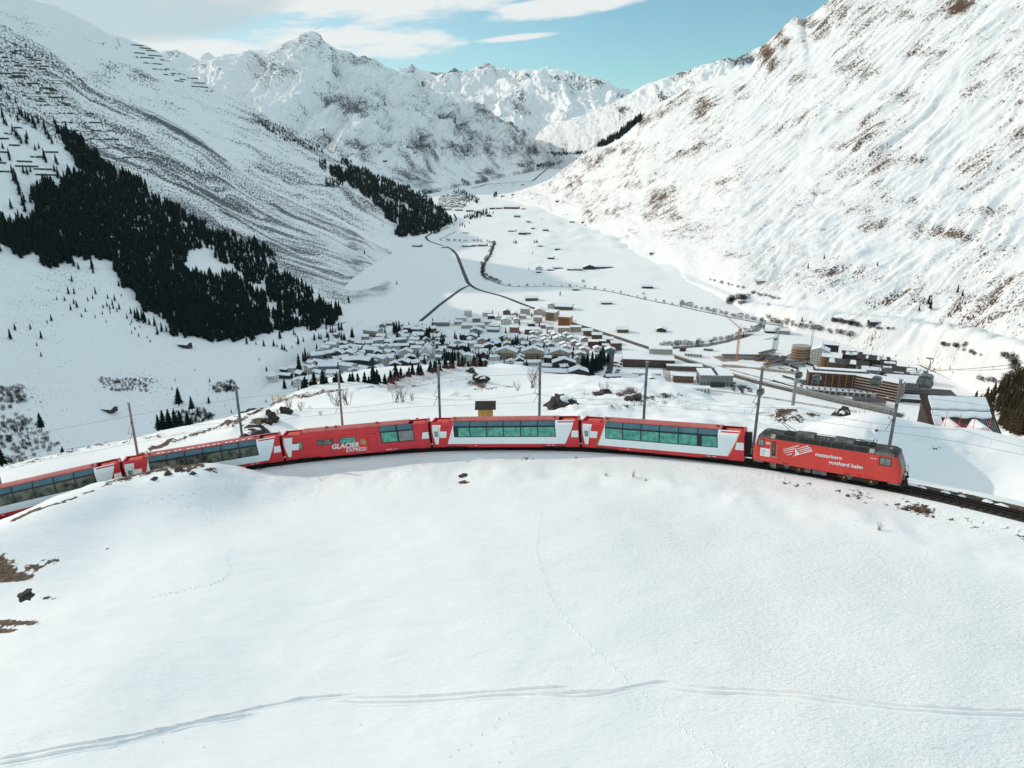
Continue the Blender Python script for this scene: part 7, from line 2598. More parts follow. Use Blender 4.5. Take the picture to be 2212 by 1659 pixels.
FOREST1 = [(110, 255), (150, 288), (182, 308), (213, 343), (247, 368), (290, 383), (330, 418), (362, 440), (400, 460), (440, 480), (470, 500), (500, 510), (555, 522), (590, 540), (600, 556), (575, 565), (600, 585), (640, 606), (668, 622), (690, 645), (722, 662), (737, 684), (722, 698), (690, 703), (650, 708), (610, 712),
           (560, 716), (540, 727), (490, 736), (455, 736), (400, 727), (372, 717), (368, 704), (340, 685), (312, 660), (280, 622), (252, 592), (245, 568), (215, 556), (190, 562), (165, 556), (140, 565), (118, 578), (92, 572), (98, 558), (70, 550), (40, 556), (10, 532), (-60, 500), (-60, 462), (0, 478), (50, 484), (82, 470), (74, 440), (72, 400), (92, 392), (120, 402), (140, 385),
           (150, 372), (178, 386), (172, 360), (150, 335), (140, 310), (128, 290)]
HOLES1 = [[(398, 548), (420, 540), (445, 534), (470, 552), (500, 572), (530, 588), (545, 604), (570, 616), (568, 632), (545, 628), (535, 604), (500, 598), (470, 588), (440, 590), (405, 586), (398, 570)], [(575, 636), (588, 650), (600, 690), (590, 700), (582, 670)], [(628, 684), (650, 680), (655, 694), (632, 700)], [(362, 540), (372, 542), (370, 556), (362, 556)],
          [(250, 522), (262, 522), (258, 534), (252, 532)], [(108, 480), (132, 478), (126, 492), (114, 490)], [(200, 450), (206, 452), (204, 470), (200, 466)], [(542, 640), (552, 640), (556, 668), (546, 664)], [(494, 612), (498, 612), (502, 650), (496, 648)], [(470, 618), (475, 618), (476, 655), (471, 655)], [(572, 560), (596, 560), (620, 588), (600, 592)]]
FOREST2 = [(738, 338), (765, 350), (800, 370), (840, 386), (880, 400), (912, 418), (935, 436), (960, 452), (976, 466), (980, 478), (970, 488), (950, 494), (935, 502), (915, 504), (895, 504), (870, 510), (852, 503), (860, 490), (845, 478), (838, 462), (815, 446), (808, 430), (785, 415), (760, 402), (735, 388), (715, 372), (712, 360), (728, 362), (745, 372), (752, 362), (738, 350)]
HOLES2 = [[(808, 414), (826, 416), (860, 432), (892, 448), (886, 454), (850, 440), (822, 426)]]


def scatter(poly, holes, n, hfun, seed, want=None, rag=0.0):
    rr = np.random.default_rng(seed)
    P = np.array(poly)
    lo, hi = P.min(0), P.max(0)
    out = []
    for _ in range(n * 6):
        u = rr.uniform(lo[0], hi[0])
        v = rr.uniform(lo[1], hi[1])
        uu, vv = u + rag * float(perlin(u / 22, v / 22, 3)), v + rag * float(perlin(u / 22, v / 22, 8))
        if not in_poly(uu, vv, poly) or any(in_poly(uu, vv, h) for h in holes):
            continue
        if rag and float(perlin(u / 13, v / 20, 14)) > .62:
            continue
        p, nn, ob = hit(u, v + 3)
        if p is None or (want and ob not in want):
            continue
        out.append((u, v, p))
        if len(out) >= n:
            break
    return out


def build_forests():
    rr = random.Random(4)
    S = scatter(FOREST1, HOLES1, 8200, None, 1, {'left_mountain'}, 14.0)
    pts = [tuple(p) for u, v, p in S]
    hs = [rr.uniform(9, 17) for _ in S]
    forest('forest', pts, hs, M['conifer'], 2)
    print('forest', len(S))
    S = scatter(FOREST2, HOLES2, 3400, None, 3, None, 9.0)
    S = [q for q in S if q[2].y > 1900]
    forest('forest', [tuple(p) for u, v, p in S], [rr.uniform(12, 20) for _ in S], M['conifer'], 3)
    # open wood along the skyline of the second slope and other far copses
    for k, (poly, n, h0, h1) in enumerate(((([(545, 245), (600, 268), (650, 294), (700, 318), (700, 330), (660, 318), (610, 300), (560, 268)]), 150, 9, 15), ([(690, 345), (705, 345), (705, 372), (690, 360)], 40, 10, 16), ([(700, 385), (745, 380), (740, 400), (705, 400)], 60, 10, 16),
                                           ([(975, 412), (1000, 408), (1035, 428), (1035, 437), (1010, 436), (985, 425)], 150, 12, 18), ([(996, 385), (1012, 390), (1016, 400), (1000, 398)], 40, 12, 18), ([(905, 410), (935, 408), (930, 416), (908, 416)], 40, 10, 16), ([(1068, 415), (1075, 412), (1072, 425), (1066, 424)], 30, 12, 18),
                                           ([(1290, 314), (1330, 292), (1383, 252), (1386, 258), (1340, 296), (1300, 316)], 260, 20, 30), ([(1155, 355), (1190, 352), (1215, 345), (1210, 352), (1170, 362)], 120, 16, 24), ([(1180, 326), (1225, 328), (1270, 324), (1265, 330), (1200, 334)], 160, 16, 26), ([(1100, 352), (1160, 350), (1200, 346), (1180, 358), (1130, 360)], 160, 14, 22),
                                           ([(1000, 468), (1030, 458), (1052, 452), (1055, 460), (1030, 468), (1008, 474)], 60, 12, 18))):
        S = scatter(poly, [], n, None, 10 + k)
        if S:
            forest('far_copse', [tuple(p) for u, v, p in S], [rr.uniform(h0, h1) for _ in S], M['conifer'], 20 + k)
    # the wooded spur at the right edge: nearest wood, trees one can tell apart
    S = scatter([(2060, 905), (2085, 885), (2140, 850), (2212, 812), (2240, 800), (2240, 960), (2212, 945), (2150, 940), (2110, 930)], [], 120, None, 40, {'wooded_spur'})
    lst = []
    for u, v, p in S:
        lst.append(single_tree(p, rr.uniform(8, 12), 'brownish conifer packed among others on the wooded spur at the right edge', 'larch', 'conifers packed on the wooded spur', detailed=False, wide=1.15))


ITEMS_T = []


def build_single_trees():
    rr = random.Random(14)
    g = 'dark spruces standing alone or in small clumps on the shaded slope'
    # left slope (crop 2 pixels: V = x/3, 368.65 + y/3)
    L = [(290, 620, 17), (270, 600, 15), (320, 620, 12), (405, 600, 13), (480, 620, 13), (510, 640, 10), (600, 640, 16), (605, 665, 9), (75, 350, 14), (0, 530, 16), (468, 720, 9), (772, 750, 8), (445, 800, 10), (482, 800, 8), (620, 800, 8), (570, 845, 6), (602, 830, 6), (420, 845, 6), (370, 838, 5), (460, 905, 8), (480, 865, 7), (500, 890, 9), (555, 915, 6), (530, 950, 5), (618, 955, 5), (335, 975, 8), (307, 990, 5), (100, 1035, 8), (198, 1030, 6), (70, 1095, 11), (270, 1090, 8), (240, 1135, 4), (268, 1205, 5),
         (745, 845, 8), (730, 870, 7), (775, 900, 9), (735, 895, 7), (712, 900, 6), (788, 815, 5), (700, 830, 7), (695, 880, 6), (670, 890, 5), (665, 930, 5), (715, 925, 5), (690, 985, 4), (760, 915, 5), (850, 930, 9), (880, 960, 14), (900, 980, 16), (940, 990, 18), (925, 975, 15), (970, 1000, 10), (1005, 1010, 12), (825, 960, 7), (855, 985, 5), (845, 1000, 4), (908, 1020, 4), (876, 1030, 4), (855, 1055, 4), (900, 1075, 5), (955, 1085, 4), (1022, 1065, 11), (1050, 1045, 12), (1080, 1045, 9), (1105, 1055, 7), (975, 1110, 4), (1150, 1075, 8),
         (1815, 1090, 12), (1600, 1125, 12), (1660, 1130, 6), (1710, 1135, 8), (1775, 1140, 9), (1830, 1160, 9), (1845, 1165, 7), (1905, 1065, 7), (1920, 1000, 8), (1885, 1030, 8), (2000, 930, 10), (1845, 1410, 10), (1895, 1385, 7), (1810, 1485, 7), (1360, 1370, 5), (1355, 1510, 9), (1165, 1510, 16), (1285, 1590, 10), (1135, 1365, 4), (1115, 1420, 4), (1500, 1570, 5), (1455, 1410, 4), (1640, 1050, 8), (2115, 1030, 9), (2195, 1020, 9), (1680, 1230, 4), (1725, 1500, 4)]
    for x, y, h in L:
        u, v = x / 3, 368.65 + y / 3
        p, n, ob = hit(u, v)
        if p is None or ob == 'snow_hill':
            continue
        single_tree(p, h * rr.uniform(.95, 1.15), None, 'conifer', g, 'dark spruce on the shaded slope', (u, v), ITEMS_T)
    # ragged upper left groups (crop 1: V = x/3)
    U = [(0, 560, 12), (10, 580, 12), (50, 625, 10), (65, 640, 10), (105, 665, 10), (20, 760, 13), (30, 800, 13), (45, 810, 10), (130, 740, 12), (145, 750, 12), (170, 770, 13), (190, 790, 14), (215, 800, 14), (230, 830, 14), (250, 800, 13), (120, 780, 10), (85, 850, 10), (105, 880, 12), (120, 900, 12), (140, 930, 13), (180, 900, 13), (175, 930, 12), (230, 970, 9), (255, 960, 8), (290, 830, 14), (300, 870, 14), (320, 900, 14), (340, 930, 13), (290, 1030, 14), (300, 1050, 12), (60, 1010, 12), (65, 1035, 11), (5, 1040, 10), (20, 960, 10), (365, 1050, 12), (375, 1065, 10), (80, 1120, 13),
         (100, 1150, 14), (110, 1190, 15), (125, 1230, 15), (130, 1260, 14), (90, 1170, 13), (155, 1120, 12), (180, 1130, 12), (200, 1110, 10), (75, 1350, 14), (120, 1395, 10), (200, 1310, 10), (240, 1370, 10), (150, 1330, 14), (165, 1370, 15), (160, 1310, 13), (430, 865, 10), (355, 1110, 12), (380, 1150, 14)]
    for x, y, h in U:
        u, v = x / 3, y / 3 + 2
        p, n, ob = hit(u, v)
        if p is None:
            continue
        single_tree(p, h * rr.uniform(1.0, 1.3), None, 'conifer', 'dark spruces between the avalanche fences', 'dark spruce between avalanche fences', (u, v), ITEMS_T)
    # village
    VT = [(290, 550, 17), (305, 540, 18), (320, 520, 17), (170, 485, 20), (180, 465, 18), (165, 430, 15), (215, 330, 12), (435, 470, 9), (480, 510, 12), (470, 500, 10), (375, 540, 10), (840, 570, 14), (830, 555, 12), (890, 420, 12), (960, 530, 14), (980, 520, 15), (1000, 505, 14), (945, 525, 10), (1015, 440, 11), (1025, 430, 9), (1075, 580, 13), (1110, 560, 14), (1120, 550, 12), (1090, 470, 8), (1275, 400, 9), (1200, 340, 9), (1310, 500, 12), (1015, 320, 9), (1020, 265, 9), (990, 262, 9), (935, 250, 8), (770, 225, 8), (820, 235, 7), (1130, 250, 8), (1560, 480, 7), (800, 550, 9),
          (790, 545, 8), (320, 630, 14), (340, 650, 15), (360, 660, 14), (400, 640, 14), (420, 655, 15), (450, 640, 13), (470, 660, 12), (520, 600, 14), (545, 590, 15), (560, 610, 13), (610, 640, 13), (640, 640, 12), (680, 650, 12), (720, 640, 11), (740, 620, 10), (505, 590, 11), (385, 615, 10), (140, 700, 14), (130, 720, 11), (50, 700, 11), (320, 700, 9), (1000, 700, 9), (1020, 690, 8), (1255, 685, 9), (1350, 660, 8), (1520, 700, 9), (905, 655, 7), (1130, 660, 7), (1060, 640, 9), (1045, 650, 7)]
    for x, y, h in VT:
        u, v = c5(x, y)
        p = floor_at(u, v)
        single_tree(p, h * rr.uniform(.95, 1.1), None, 'conifer', 'spruces among the village houses', 'dark spruce among village houses', (u, v), ITEMS_T)
    VT8 = [(285, 375, 13), (450, 325, 8), (470, 350, 6), (560, 410, 8), (690, 395, 12), (745, 380, 10), (770, 380, 9), (840, 390, 13), (855, 385, 12), (880, 300, 10), (905, 305, 11), (935, 310, 9), (980, 275, 14), (1010, 275, 13), (1140, 380, 18), (1125, 360, 12), (1010, 390, 12), (1050, 420, 14), (1035, 400, 12), (500, 440, 12), (720, 520, 11), (590, 660, 20), (560, 640, 14), (620, 640, 13), (515, 780, 24), (500, 730, 12), (895, 670, 14), (975, 640, 10), (340, 960, 13), (435, 920, 9), (275, 1100, 8), (120, 1120, 4), (1640, 320, 18), (1660, 310, 20), (1690, 300, 20), (1625, 300, 16), (1815, 410, 12), (2085, 270, 12), (2030, 420, 20), (2015, 400, 17), (2185, 400, 13), (2000, 690, 14), (1960, 720, 12), (1890, 700, 12), (1985, 670, 12), (210, 460, 9), (95, 460, 8), (310, 500, 9), (340, 510, 8), (250, 465, 5), (425, 480, 4), (365, 525, 4)]
    for x, y, h in VT8:
        u, v = c8(x, y)
        p, n, ob = hit(u, v)
        if ob == 'snow_hill':
            continue
        single_tree(p, h * rr.uniform(.95, 1.1), None, 'conifer', 'spruces among the village houses', 'dark spruce among village houses', (u, v), ITEMS_T)
    # and the rest of the dark trees between the roofs, too many to stand singly
    q = []
    hh = []
    for _ in range(190):
        u, v = rr.uniform(660, 1240), rr.uniform(700, 835)
        if not in_poly(u, v, [(660, 770), (760, 735), (880, 705), (1000, 725), (1120, 715), (1230, 745), (1270, 790), (1210, 810), (1000, 808), (930, 832), (800, 845), (660, 850)]):
            continue
        q.append(tuple(floor_at(u, v)))
        hh.append(rr.uniform(6, 13))
    forest('village_conifers', q, hh, M['conifer'], 31, PROTO)
    # dark pines by the station
    for x, y, h in ((1600, 700, 16), (1620, 760, 20), (1640, 740, 22), (1660, 800, 18), (1680, 790, 22), (1690, 700, 22), (1720, 760, 24), (1740, 720, 24), (1760, 680, 22), (1770, 740, 22), (1790, 660, 20), (1800, 700, 20), (1830, 680, 18), (1840, 660, 15), (1700, 840, 16), (1650, 690, 18), (1615, 715, 16), (1780, 610, 14)):
        u, v = c5(x, y)
        single_tree(floor_at(u, v), h * rr.uniform(.8, 1.0), None, 'conifer', 'tall pines beside the station', 'tall dark pine by the station', (u, v), ITEMS_T, wide=1.3)
    # the screen of small spruces along the lower edge of the village, just beyond the ski run
    lst = []
    for k in range(56):
        f = k / 55
        u = 650 + 395 * f + rr.uniform(-4, 4)
        vb = float(np.interp(u, [640, 700, 760, 820, 880, 950, 1000, 1050], [866, 850, 838, 838, 826, 806, 794, 790])) + rr.uniform(-2, 5)
        p, n, ob = hit(u, vb + 4)
        if p is None:
            continue
        r = math.hypot(p.x, p.y)
        if ob != 'snow_hill':
            r = 420
        q = Vector(at_r(u, vb + 4, min(r, 420) + 14))
        q.z -= 2.5
        single_tree(q, rr.uniform(5.5, 10.5), None, 'conifer', 'spruces screening the village edge', 'small spruce of the dark row', (u, vb), ITEMS_T, detailed=True, wide=1.3)
    # near trees at the left: a tall one and clumps by the hill edge
    for u, v, r, h, lb in ((136, 980, 155, 7.2, 'dark spruce at the hill edge near the left mast, taller than the hedge beside it'), (386, 874, 330, 7.5, 'tall dark spruce above the clump on the shaded slope'), (355, 930, 230, 7, 'dark spruce in the clump beyond the hill edge, left one'), (368, 930, 232, 7.4, 'dark spruce in the clump beyond the hill edge, second from left'),
                            (381, 929, 230, 7.2, 'dark spruce in the clump beyond the hill edge, third from left'), (392, 928, 232, 6.6, 'dark spruce in the clump beyond the hill edge, right one'), (408, 926, 232, 6.2, 'dark spruce standing just right of the clump beyond the hill edge'), (344, 930, 230, 5.4, 'short dark spruce at the left end of the clump beyond the hill edge'),
                            (325, 936, 180, 2.2, 'tiny spruce left of the clump beyond the hill edge'), (52, 1000, 160, 3.8, 'bushy dark spruce in the low hedge at the hill edge, left end'), (70, 998, 160, 4.2, 'bushy dark spruce in the low hedge at the hill edge, second'), (88, 994, 160, 5, 'bushy dark spruce in the low hedge at the hill edge, third'), (104, 991, 160, 5, 'bushy dark spruce in the low hedge at the hill edge, fourth'),
                            (118, 986, 160, 4.2, 'bushy dark spruce in the low hedge at the hill edge, right end'), (5, 1006, 170, 5, 'dark spruce cut by the left edge of the picture'), (90, 925, 420, 9, 'dark spruce on the scrubby shaded slope above the hedge'), (415, 885, 400, 8, 'dark spruce by the bare bushes above the clump'), (310, 983 - 30, 175, 1.8, 'tiny spruce right of the second mast')):
        p = Vector(at_r(u, v, r))
        hz = near_ground(p.x, p.y)
        if abs(hz - p.z) < 12:
            p.z = hz
        single_tree(p, h, lb, 'conifer', None, detailed=True, wide=1.35)
    # right slope: a handful of single conifers
    for u, v, h in ((2005, 658, 14), (2009, 668, 16), (1985, 672, 9), (2068, 632, 12), (2078, 640, 10), (1895, 575, 9), (1732, 695, 8), (1745, 580, 10), (1780, 560, 9), (1650, 725 - 14, 8), (1820, 580, 8), (1605, 740 - 12, 7), (1210, 650 - 12, 9)):
        p, n, ob = hit(u, v)
        single_tree(p, h, None, 'conifer', None, 'lone conifer on the sunny slope', (u, v), ITEMS_T)
    # dark clumps in the middle valley
    for x, y, h in ((990, 700, 14), (1000, 702, 12), (1118, 692, 12), (1128, 695, 12), (1136, 692, 10), (1250, 690, 11), (1262, 690, 12), (1270, 688, 10), (1160, 635, 12), (1178, 632, 14), (1190, 640, 10), (1240, 760, 7), (880, 530, 16), (900, 525, 16), (920, 515, 16), (940, 505, 14), (960, 500, 12), (985, 500, 14), (770, 585, 16), (785, 580, 16), (800, 590, 14), (830, 565, 12), (1300, 540, 8), (150, 760, 12), (360, 960, 9), (270, 580, 9), (345, 615, 12), (1215, 860, 6), (205, 485, 10), (45, 1065, 10), (50, 1080, 12)):
        u, v = c3(x, y)
        p, n, ob = hit(u, v)
        single_tree(p, h, None, 'conifer', None, 'dark conifer of the middle valley', (u, v), ITEMS_T)


# ================================================================== BARE SHRUBS, SCRUB
def shrub_mesh(seed, stems, m, spread=.55, thick=.011, depth=3):
    rr = random.Random(seed)
    b = MB()

    def grow(p, d, l, r, k):
        q = p + d * l
        b.tube(p, q, r, r * .6, 4 if k > 1 else 3, False)
        if k == 0:
            return
        for _ in range(rr.choice((2, 3))):
            e = (d + Vector((rr.uniform(-spread, spread), rr.uniform(-spread, spread), rr.uniform(-.15, .4)))).normalized()
            grow(p.lerp(q, rr.uniform(.45, 1)), e, l * rr.uniform(.6, .85), r * .6, k - 1)
    for s in range(stems):
        a = rr.uniform(0, 6.28)
        d = Vector((math.cos(a) * rr.uniform(.2, .8), math.sin(a) * rr.uniform(.2, .8), 1)).normalized()
        grow(Vector((rr.uniform(-.12, .12), rr.uniform(-.12, .12), -.05)), d, rr.uniform(.25, .45), thick, depth)
    return b.mesh('branches', m)


def bush_mesh(seed, m, n=230):
    """a dense leafless bush seen from far: many short twig sticks through a rounded volume"""
    rr = random.Random(seed)
    vs, ts = [], []
    for _ in range(n):
        a = rr.uniform(0, 6.28)
        q = rr.random() ** .5 * .5
        z = rr.uniform(.05, .85)
        q *= math.sqrt(max(.05, 1 - (z - .4) ** 2 * 2.2))
        p = Vector((q * math.cos(a), q * math.sin(a), z))
        d = Vector((rr.uniform(-1, 1), rr.uniform(-1, 1), rr.uniform(.2, 1.4))).normalized() * rr.uniform(.14, .3)
        w = Vector((rr.uniform(-1, 1), rr.uniform(-1, 1), rr.uniform(-1, 1))).normalized() * .06
        n0 = len(vs)
        vs += [p, p + w, p + d]
        ts.append((n0, n0 + 1, n0 + 2))
    return tri_mesh('twigs', np.array([tuple(v) for v in vs]), ts, m)


def build_shrubs():
    rr = random.Random(22)
    PM = [shrub_mesh(k, 9, M['twig']) for k in range(4)]
    near = [(625, 896, 118, 3.4, 'bare many stemmed shrub behind the red restaurant carriage, left of the brown mast'), (650, 893, 120, 2.6, 'low spreading bare shrub just right of the bigger one left of the brown mast'), (668, 880, 140, 2.0, 'small bare shrub on the white slope left of the brown mast'),
            (727, 886, 133, 5.0, 'tall bare shrub hugging the brown mast on its left'), (752, 888, 132, 4.6, 'tall bare shrub hugging the brown mast on its right'), (855, 872, 140, 4.2, 'wide bare shrub on the slope left of the grey mast'), (872, 868, 141, 4.6, 'dense dark bare shrub with the widest branches, mid slope'), (890, 862, 146, 3.0, 'thin bare shrub right of the dense dark one'),
            (936, 843, 240, 1.8, 'pair of tiny bare shrubs on the smooth slope, left'), (946, 846, 240, 1.6, 'tiny bare shrub on the smooth slope, right'), (1118, 836, 200, 4.2, 'bare round shrub below the ski run'), (1153, 828, 210, 9.5, 'tall bare birch leaning beside the grey mast, right of the ski run'), (1225, 862, 120, 2.6, 'bare shrub growing on the dark rock'),
            (1304, 862, 150, 4.2, 'bare shrub on a brown tuft among the knolls'), (1440, 842, 240, 3.6, 'bare shrub on the crest beyond the gold striped carriage'), (1460, 842, 240, 3.0, 'bare thin shrub on the crest, right of its neighbour'), (1385, 905, 110, 1.6, 'thin bare shrub close behind the gold striped carriage'), (600, 905, 112, 1.6, 'small bare shrub near the crossing of the red carriages'),
            (1022, 802, 380, 2.5, 'tiny bare shrub beside the ski run'), (693, 905, 112, 1.2, 'lowest bare twig bush behind the restaurant carriage')]
    for u, v, r, h, lb in near:
        p = Vector(at_r(u, v, r))
        hz = near_ground(p.x, p.y)
        p.z = hz if abs(hz - p.z) < 15 else p.z
        root = thing('bare_shrub', lb, 'shrub', p, rr.uniform(0, 6))
        o = link('branches', PM[rr.randrange(4)], root)
        o.scale = (h * .8, h * .8, h)
    # bushes of the valley floor: along the river and streams
    BM = [bush_mesh(k, M['scrub']) for k in range(4)]
    items = []

    def bush(u, v, h, ph):
        p, n, ob = hit(u, v)
        if p is None or ob in ('snow_hill',):
            return
        o = link('bush', BM[rr.randrange(4)])
        o.location = p
        o.rotation_euler = (0, 0, rr.uniform(0, 6))
        o.scale = (h * rr.uniform(1, 1.5), h * rr.uniform(1, 1.5), h)
        tag(o, None, 'bush', 'bare bushes along the valley streams')
        items.append((o, ph, u, v))

    def along(pts, n, h0, h1, dv, ph, su=4):
        pts = np.array(pts, float)
        c = np.r_[0, np.cumsum(np.hypot(*np.diff(pts, axis=0).T))]
        for t in np.linspace(0, c[-1], n):
            u = np.interp(t, c, pts[:, 0]) + rr.uniform(-su, su)
            v = np.interp(t, c, pts[:, 1]) + dv + rr.uniform(-1.2, 1.2)
            bush(u, v, rr.uniform(h0, h1), ph)
    along(RIVER, 26, 4, 8, -5, 'bare bush on the river bank')
    along(STREAM[13:], 34, 4, 9, -3, 'bare bush on the stream bank')
    along(STREAM[:8], 26, 5, 9, -3, 'dark bare bush lining the stream')
    along(STREAM[:7], 14, 5, 8, 3, 'dark bare bush lining the stream', 2)
    along(STREAM[7:14], 22, 2.5, 5, -2, 'small bare bush along the field stream')
    along(UPPER_RIVER[3:], 14, 4, 7, -2, 'bare bush by the upper river')
    along([(1575, 655), (1595, 650), (1612, 645)], 12, 7, 12, 0, 'bush of the dark thicket', 9)
    along([(1620, 632), (1650, 640), (1680, 646)], 12, 3, 5, 0, 'low bush below the sunny slope', 6)
    along([(1540, 606), (1600, 622)], 10, 3, 5, 0, 'low bush below the sunny slope', 6)
    along([(1800, 695), (1830, 700), (1850, 706)], 14, 5, 8, 0, 'bush of the hedge on the flat', 4)
    along([(1860, 706), (1900, 712), (1930, 712)], 10, 2.5, 4, 0, 'low bush on the flat', 6)
    along([(2030, 745), (2060, 750), (2080, 748)], 10, 4, 6, 0, 'bush on the right flat', 8)
    along([(2170, 770), (2190, 790), (2200, 810), (2180, 825), (2205, 840)], 22, 5, 9, 0, 'bush of the scrubby bank', 8)
    along([(2115, 820), (2150, 828), (2170, 830)], 10, 4, 6, 0, 'bush below the scrubby bank', 5)
    along([(2090, 760), (2120, 770)], 6, 3, 5, 0, 'bush on the right flat', 8)
    bush(1838, 728, 9, 'round bare tree standing alone above the river outflow')
    for u, v, h in ((1605, 655, 10), (1700, 698, 8), (1712, 700, 6), (1660, 660, 5), (1750, 700, 5), (1260, 610, 6), (1660, 688, 7), (1390, 636, 4)):
        bush(u, v, h, 'bare round bush on the open meadow')
    names = {'river bend': (1610, 722), 'stream bridge': (1110, 618), 'upper stream': (1045, 570), 'dark thicket': (1590, 650), 'outflow mouth': (1800, 722), 'scrubby right bank': (2180, 800)}
    LAND.update(names)
    label_by_landmark(items, list(names))
    # alder scrub in the shade on the left: nobody could count it
    for k, (poly, n, h0, h1) in enumerate((([(-20, 835), (55, 835), (55, 870), (20, 890), (-20, 890)], 55, 2, 4), ([(-20, 900), (60, 890), (130, 960), (60, 1000), (-20, 1000)], 120, 1.8, 3.6), ([(380, 890), (440, 880), (470, 900), (430, 925), (370, 920)], 80, 2, 3.6), ([(215, 815), (330, 818), (320, 845), (225, 842)], 70, 1.5, 3), ([(455, 830), (500, 820), (520, 840), (470, 848)], 60, 2, 3.5))):
        S = scatter(poly, [], n, None, 60 + k, {'left_mountain', 'valley_ground'})
        if not S:
            continue
        v0 = np.empty(len(BM[0].vertices) * 3, np.float32)
        BM[0].vertices.foreach_get('co', v0)
        v0 = v0.reshape(-1, 3)
        t0 = np.array([tuple(p.vertices) for p in BM[0].polygons], np.int32)
        A, T, nn = [], [], 0
        for u, v, p in S:
            h = rr.uniform(h0, h1)
            a = rr.uniform(0, 6)
            c, s = math.cos(a), math.sin(a)
            A.append(np.stack([(v0[:, 0] * c - v0[:, 1] * s) * h + p.x, (v0[:, 0] * s + v0[:, 1] * c) * h + p.y, v0[:, 2] * h + p.z], -1))
            T.append(t0 + nn)
            nn += len(v0)
        tag(link('undergrowth', tri_mesh('undergrowth', np.concatenate(A), np.concatenate(T), M['scrub'])), kind='stuff')


# ================================================================== AVALANCHE FENCES
def build_avalanche_fences():
    L1 = [(320, 738, 610, 740), (370, 797, 690, 799), (440, 850, 745, 853), (510, 903, 815, 908), (600, 964, 875, 962), (745, 1026, 950, 1025), (900, 1096, 990, 1097), (240, 685, 530, 688), (320, 635, 480, 637), (290, 580, 420, 582), (100, 541, 260, 547), (240, 525, 310, 527), (200, 466, 260, 467), (40, 430, 160, 433), (0, 400, 100, 402), (170, 376, 240, 377), (60, 341, 110, 343), (0, 480, 80, 482),
          (60, 505, 150, 507), (180, 600, 270, 602), (190, 640, 290, 642), (0, 345, 40, 346), (90, 595, 160, 598), (0, 903, 60, 904), (90, 832, 150, 833), (200, 1021, 280, 1022), (110, 1050, 210, 1053), (280, 990, 380, 991), (100, 1081, 250, 1085), (0, 1116, 60, 1117), (220, 1100, 340, 1103), (230, 1136, 370, 1140), (0, 990, 50, 992), (60, 945, 130, 947), (420, 1165, 500, 1170), (0, 1060, 40, 1062), (30, 870, 80, 872)]
    L2 = [(930, 410, 1050, 420), (990, 450, 1080, 456), (1060, 485, 1130, 490), (1130, 525, 1190, 532), (1070, 450, 1140, 455), (1110, 478, 1200, 485), (1165, 516, 1220, 522), (1220, 509, 1300, 513), (1240, 539, 1330, 543), (1240, 561, 1350, 570), (1330, 592, 1380, 597), (880, 373, 1000, 380), (870, 345, 940, 350), (960, 361, 1060, 368), (1040, 391, 1110, 397), (855, 293, 930, 300),
          (905, 312, 980, 320), (945, 328, 1020, 335), (1665, 748, 1710, 749), (1685, 783, 1745, 785), (1695, 815, 1755, 817), (1745, 848, 1805, 850), (765, 245, 770, 275), (755, 300, 757, 320), (663, 290, 690, 275), (770, 280, 780, 305)]
    rq = random.Random(77)
    for k in range(34):
        y = 330 + 21 * k + rq.uniform(-4, 4)
        if y > 640:
            y = 345 + (y - 640) * .85 + 9
        xl = (y - 330) * .62 + rq.choice((-20, 40, 100, 160)) + rq.uniform(-15, 15)
        L1.append((xl, y, xl + rq.uniform(50, 130), y + rq.uniform(1, 4)))
    items = []
    for lst, nm, wh in ((L1, 'lower', 'left_mountain'), (L2, 'upper', 'left_far_mountain')):
        for (x0, y0, x1, y1) in lst:
            P = []
            n = max(3, int(abs(x1 - x0) / 14))
            for k in range(n + 1):
                f = k / n
                p, nn, ob = hit((x0 + (x1 - x0) * f) / 3, (y0 + (y1 - y0) * f) / 3)
                if p is not None and ob == wh:
                    P.append(p)
            if len(P) < 3:
                continue
            off = P[0].copy()
            hgt = 2.4 if nm == 'lower' else 3.4
            root = thing('avalanche_fence', None, 'avalanche fence', off, 0, 'rows of avalanche fences on the left slopes')
            b = MB()
            for a, c in zip(P[:-1], P[1:]):
                A, C = a - off, c - off
                b.add([A + Vector((0, -.25, -.5)), C + Vector((0, -.25, -.5)), C + Vector((0, -.6, hgt)), A + Vector((0, -.6, hgt)), A + Vector((0, .25, -.5)), C + Vector((0, .25, -.5)), C + Vector((0, -.1, hgt)), A + Vector((0, -.1, hgt))],
                      [(0, 1, 2, 3), (7, 6, 5, 4), (3, 2, 6, 7)])
            b.build('panel', M['fence_steel'], root)
            b = MB()
            for a, c in zip(P[:-1], P[1:]):
                A, C = a - off, c - off
                b.add([A + Vector((0, -.35, hgt)), C + Vector((0, -.35, hgt)), C + Vector((0, 2.5, hgt * .9)), A + Vector((0, 2.5, hgt * .9)), A + Vector((0, 4, hgt * .4)), C + Vector((0, 4, hgt * .4))], [(0, 1, 2, 3), (3, 2, 5, 4)])
            b.build('snow_drift', M['snow'], root)
            items.append((root, 'long dark avalanche fence row' if abs(x1 - x0) > 150 else 'short dark avalanche fence row', (x0 + x1) / 6, (y0 + y1) / 6))
    names = {'dark forest corner': (115, 255), 'shaded skyline ridge': (300, 100), 'left slope notch': (700, 322), 'spruce groups': (60, 330)}
    LAND.update(names)
    label_by_landmark(items, list(names))


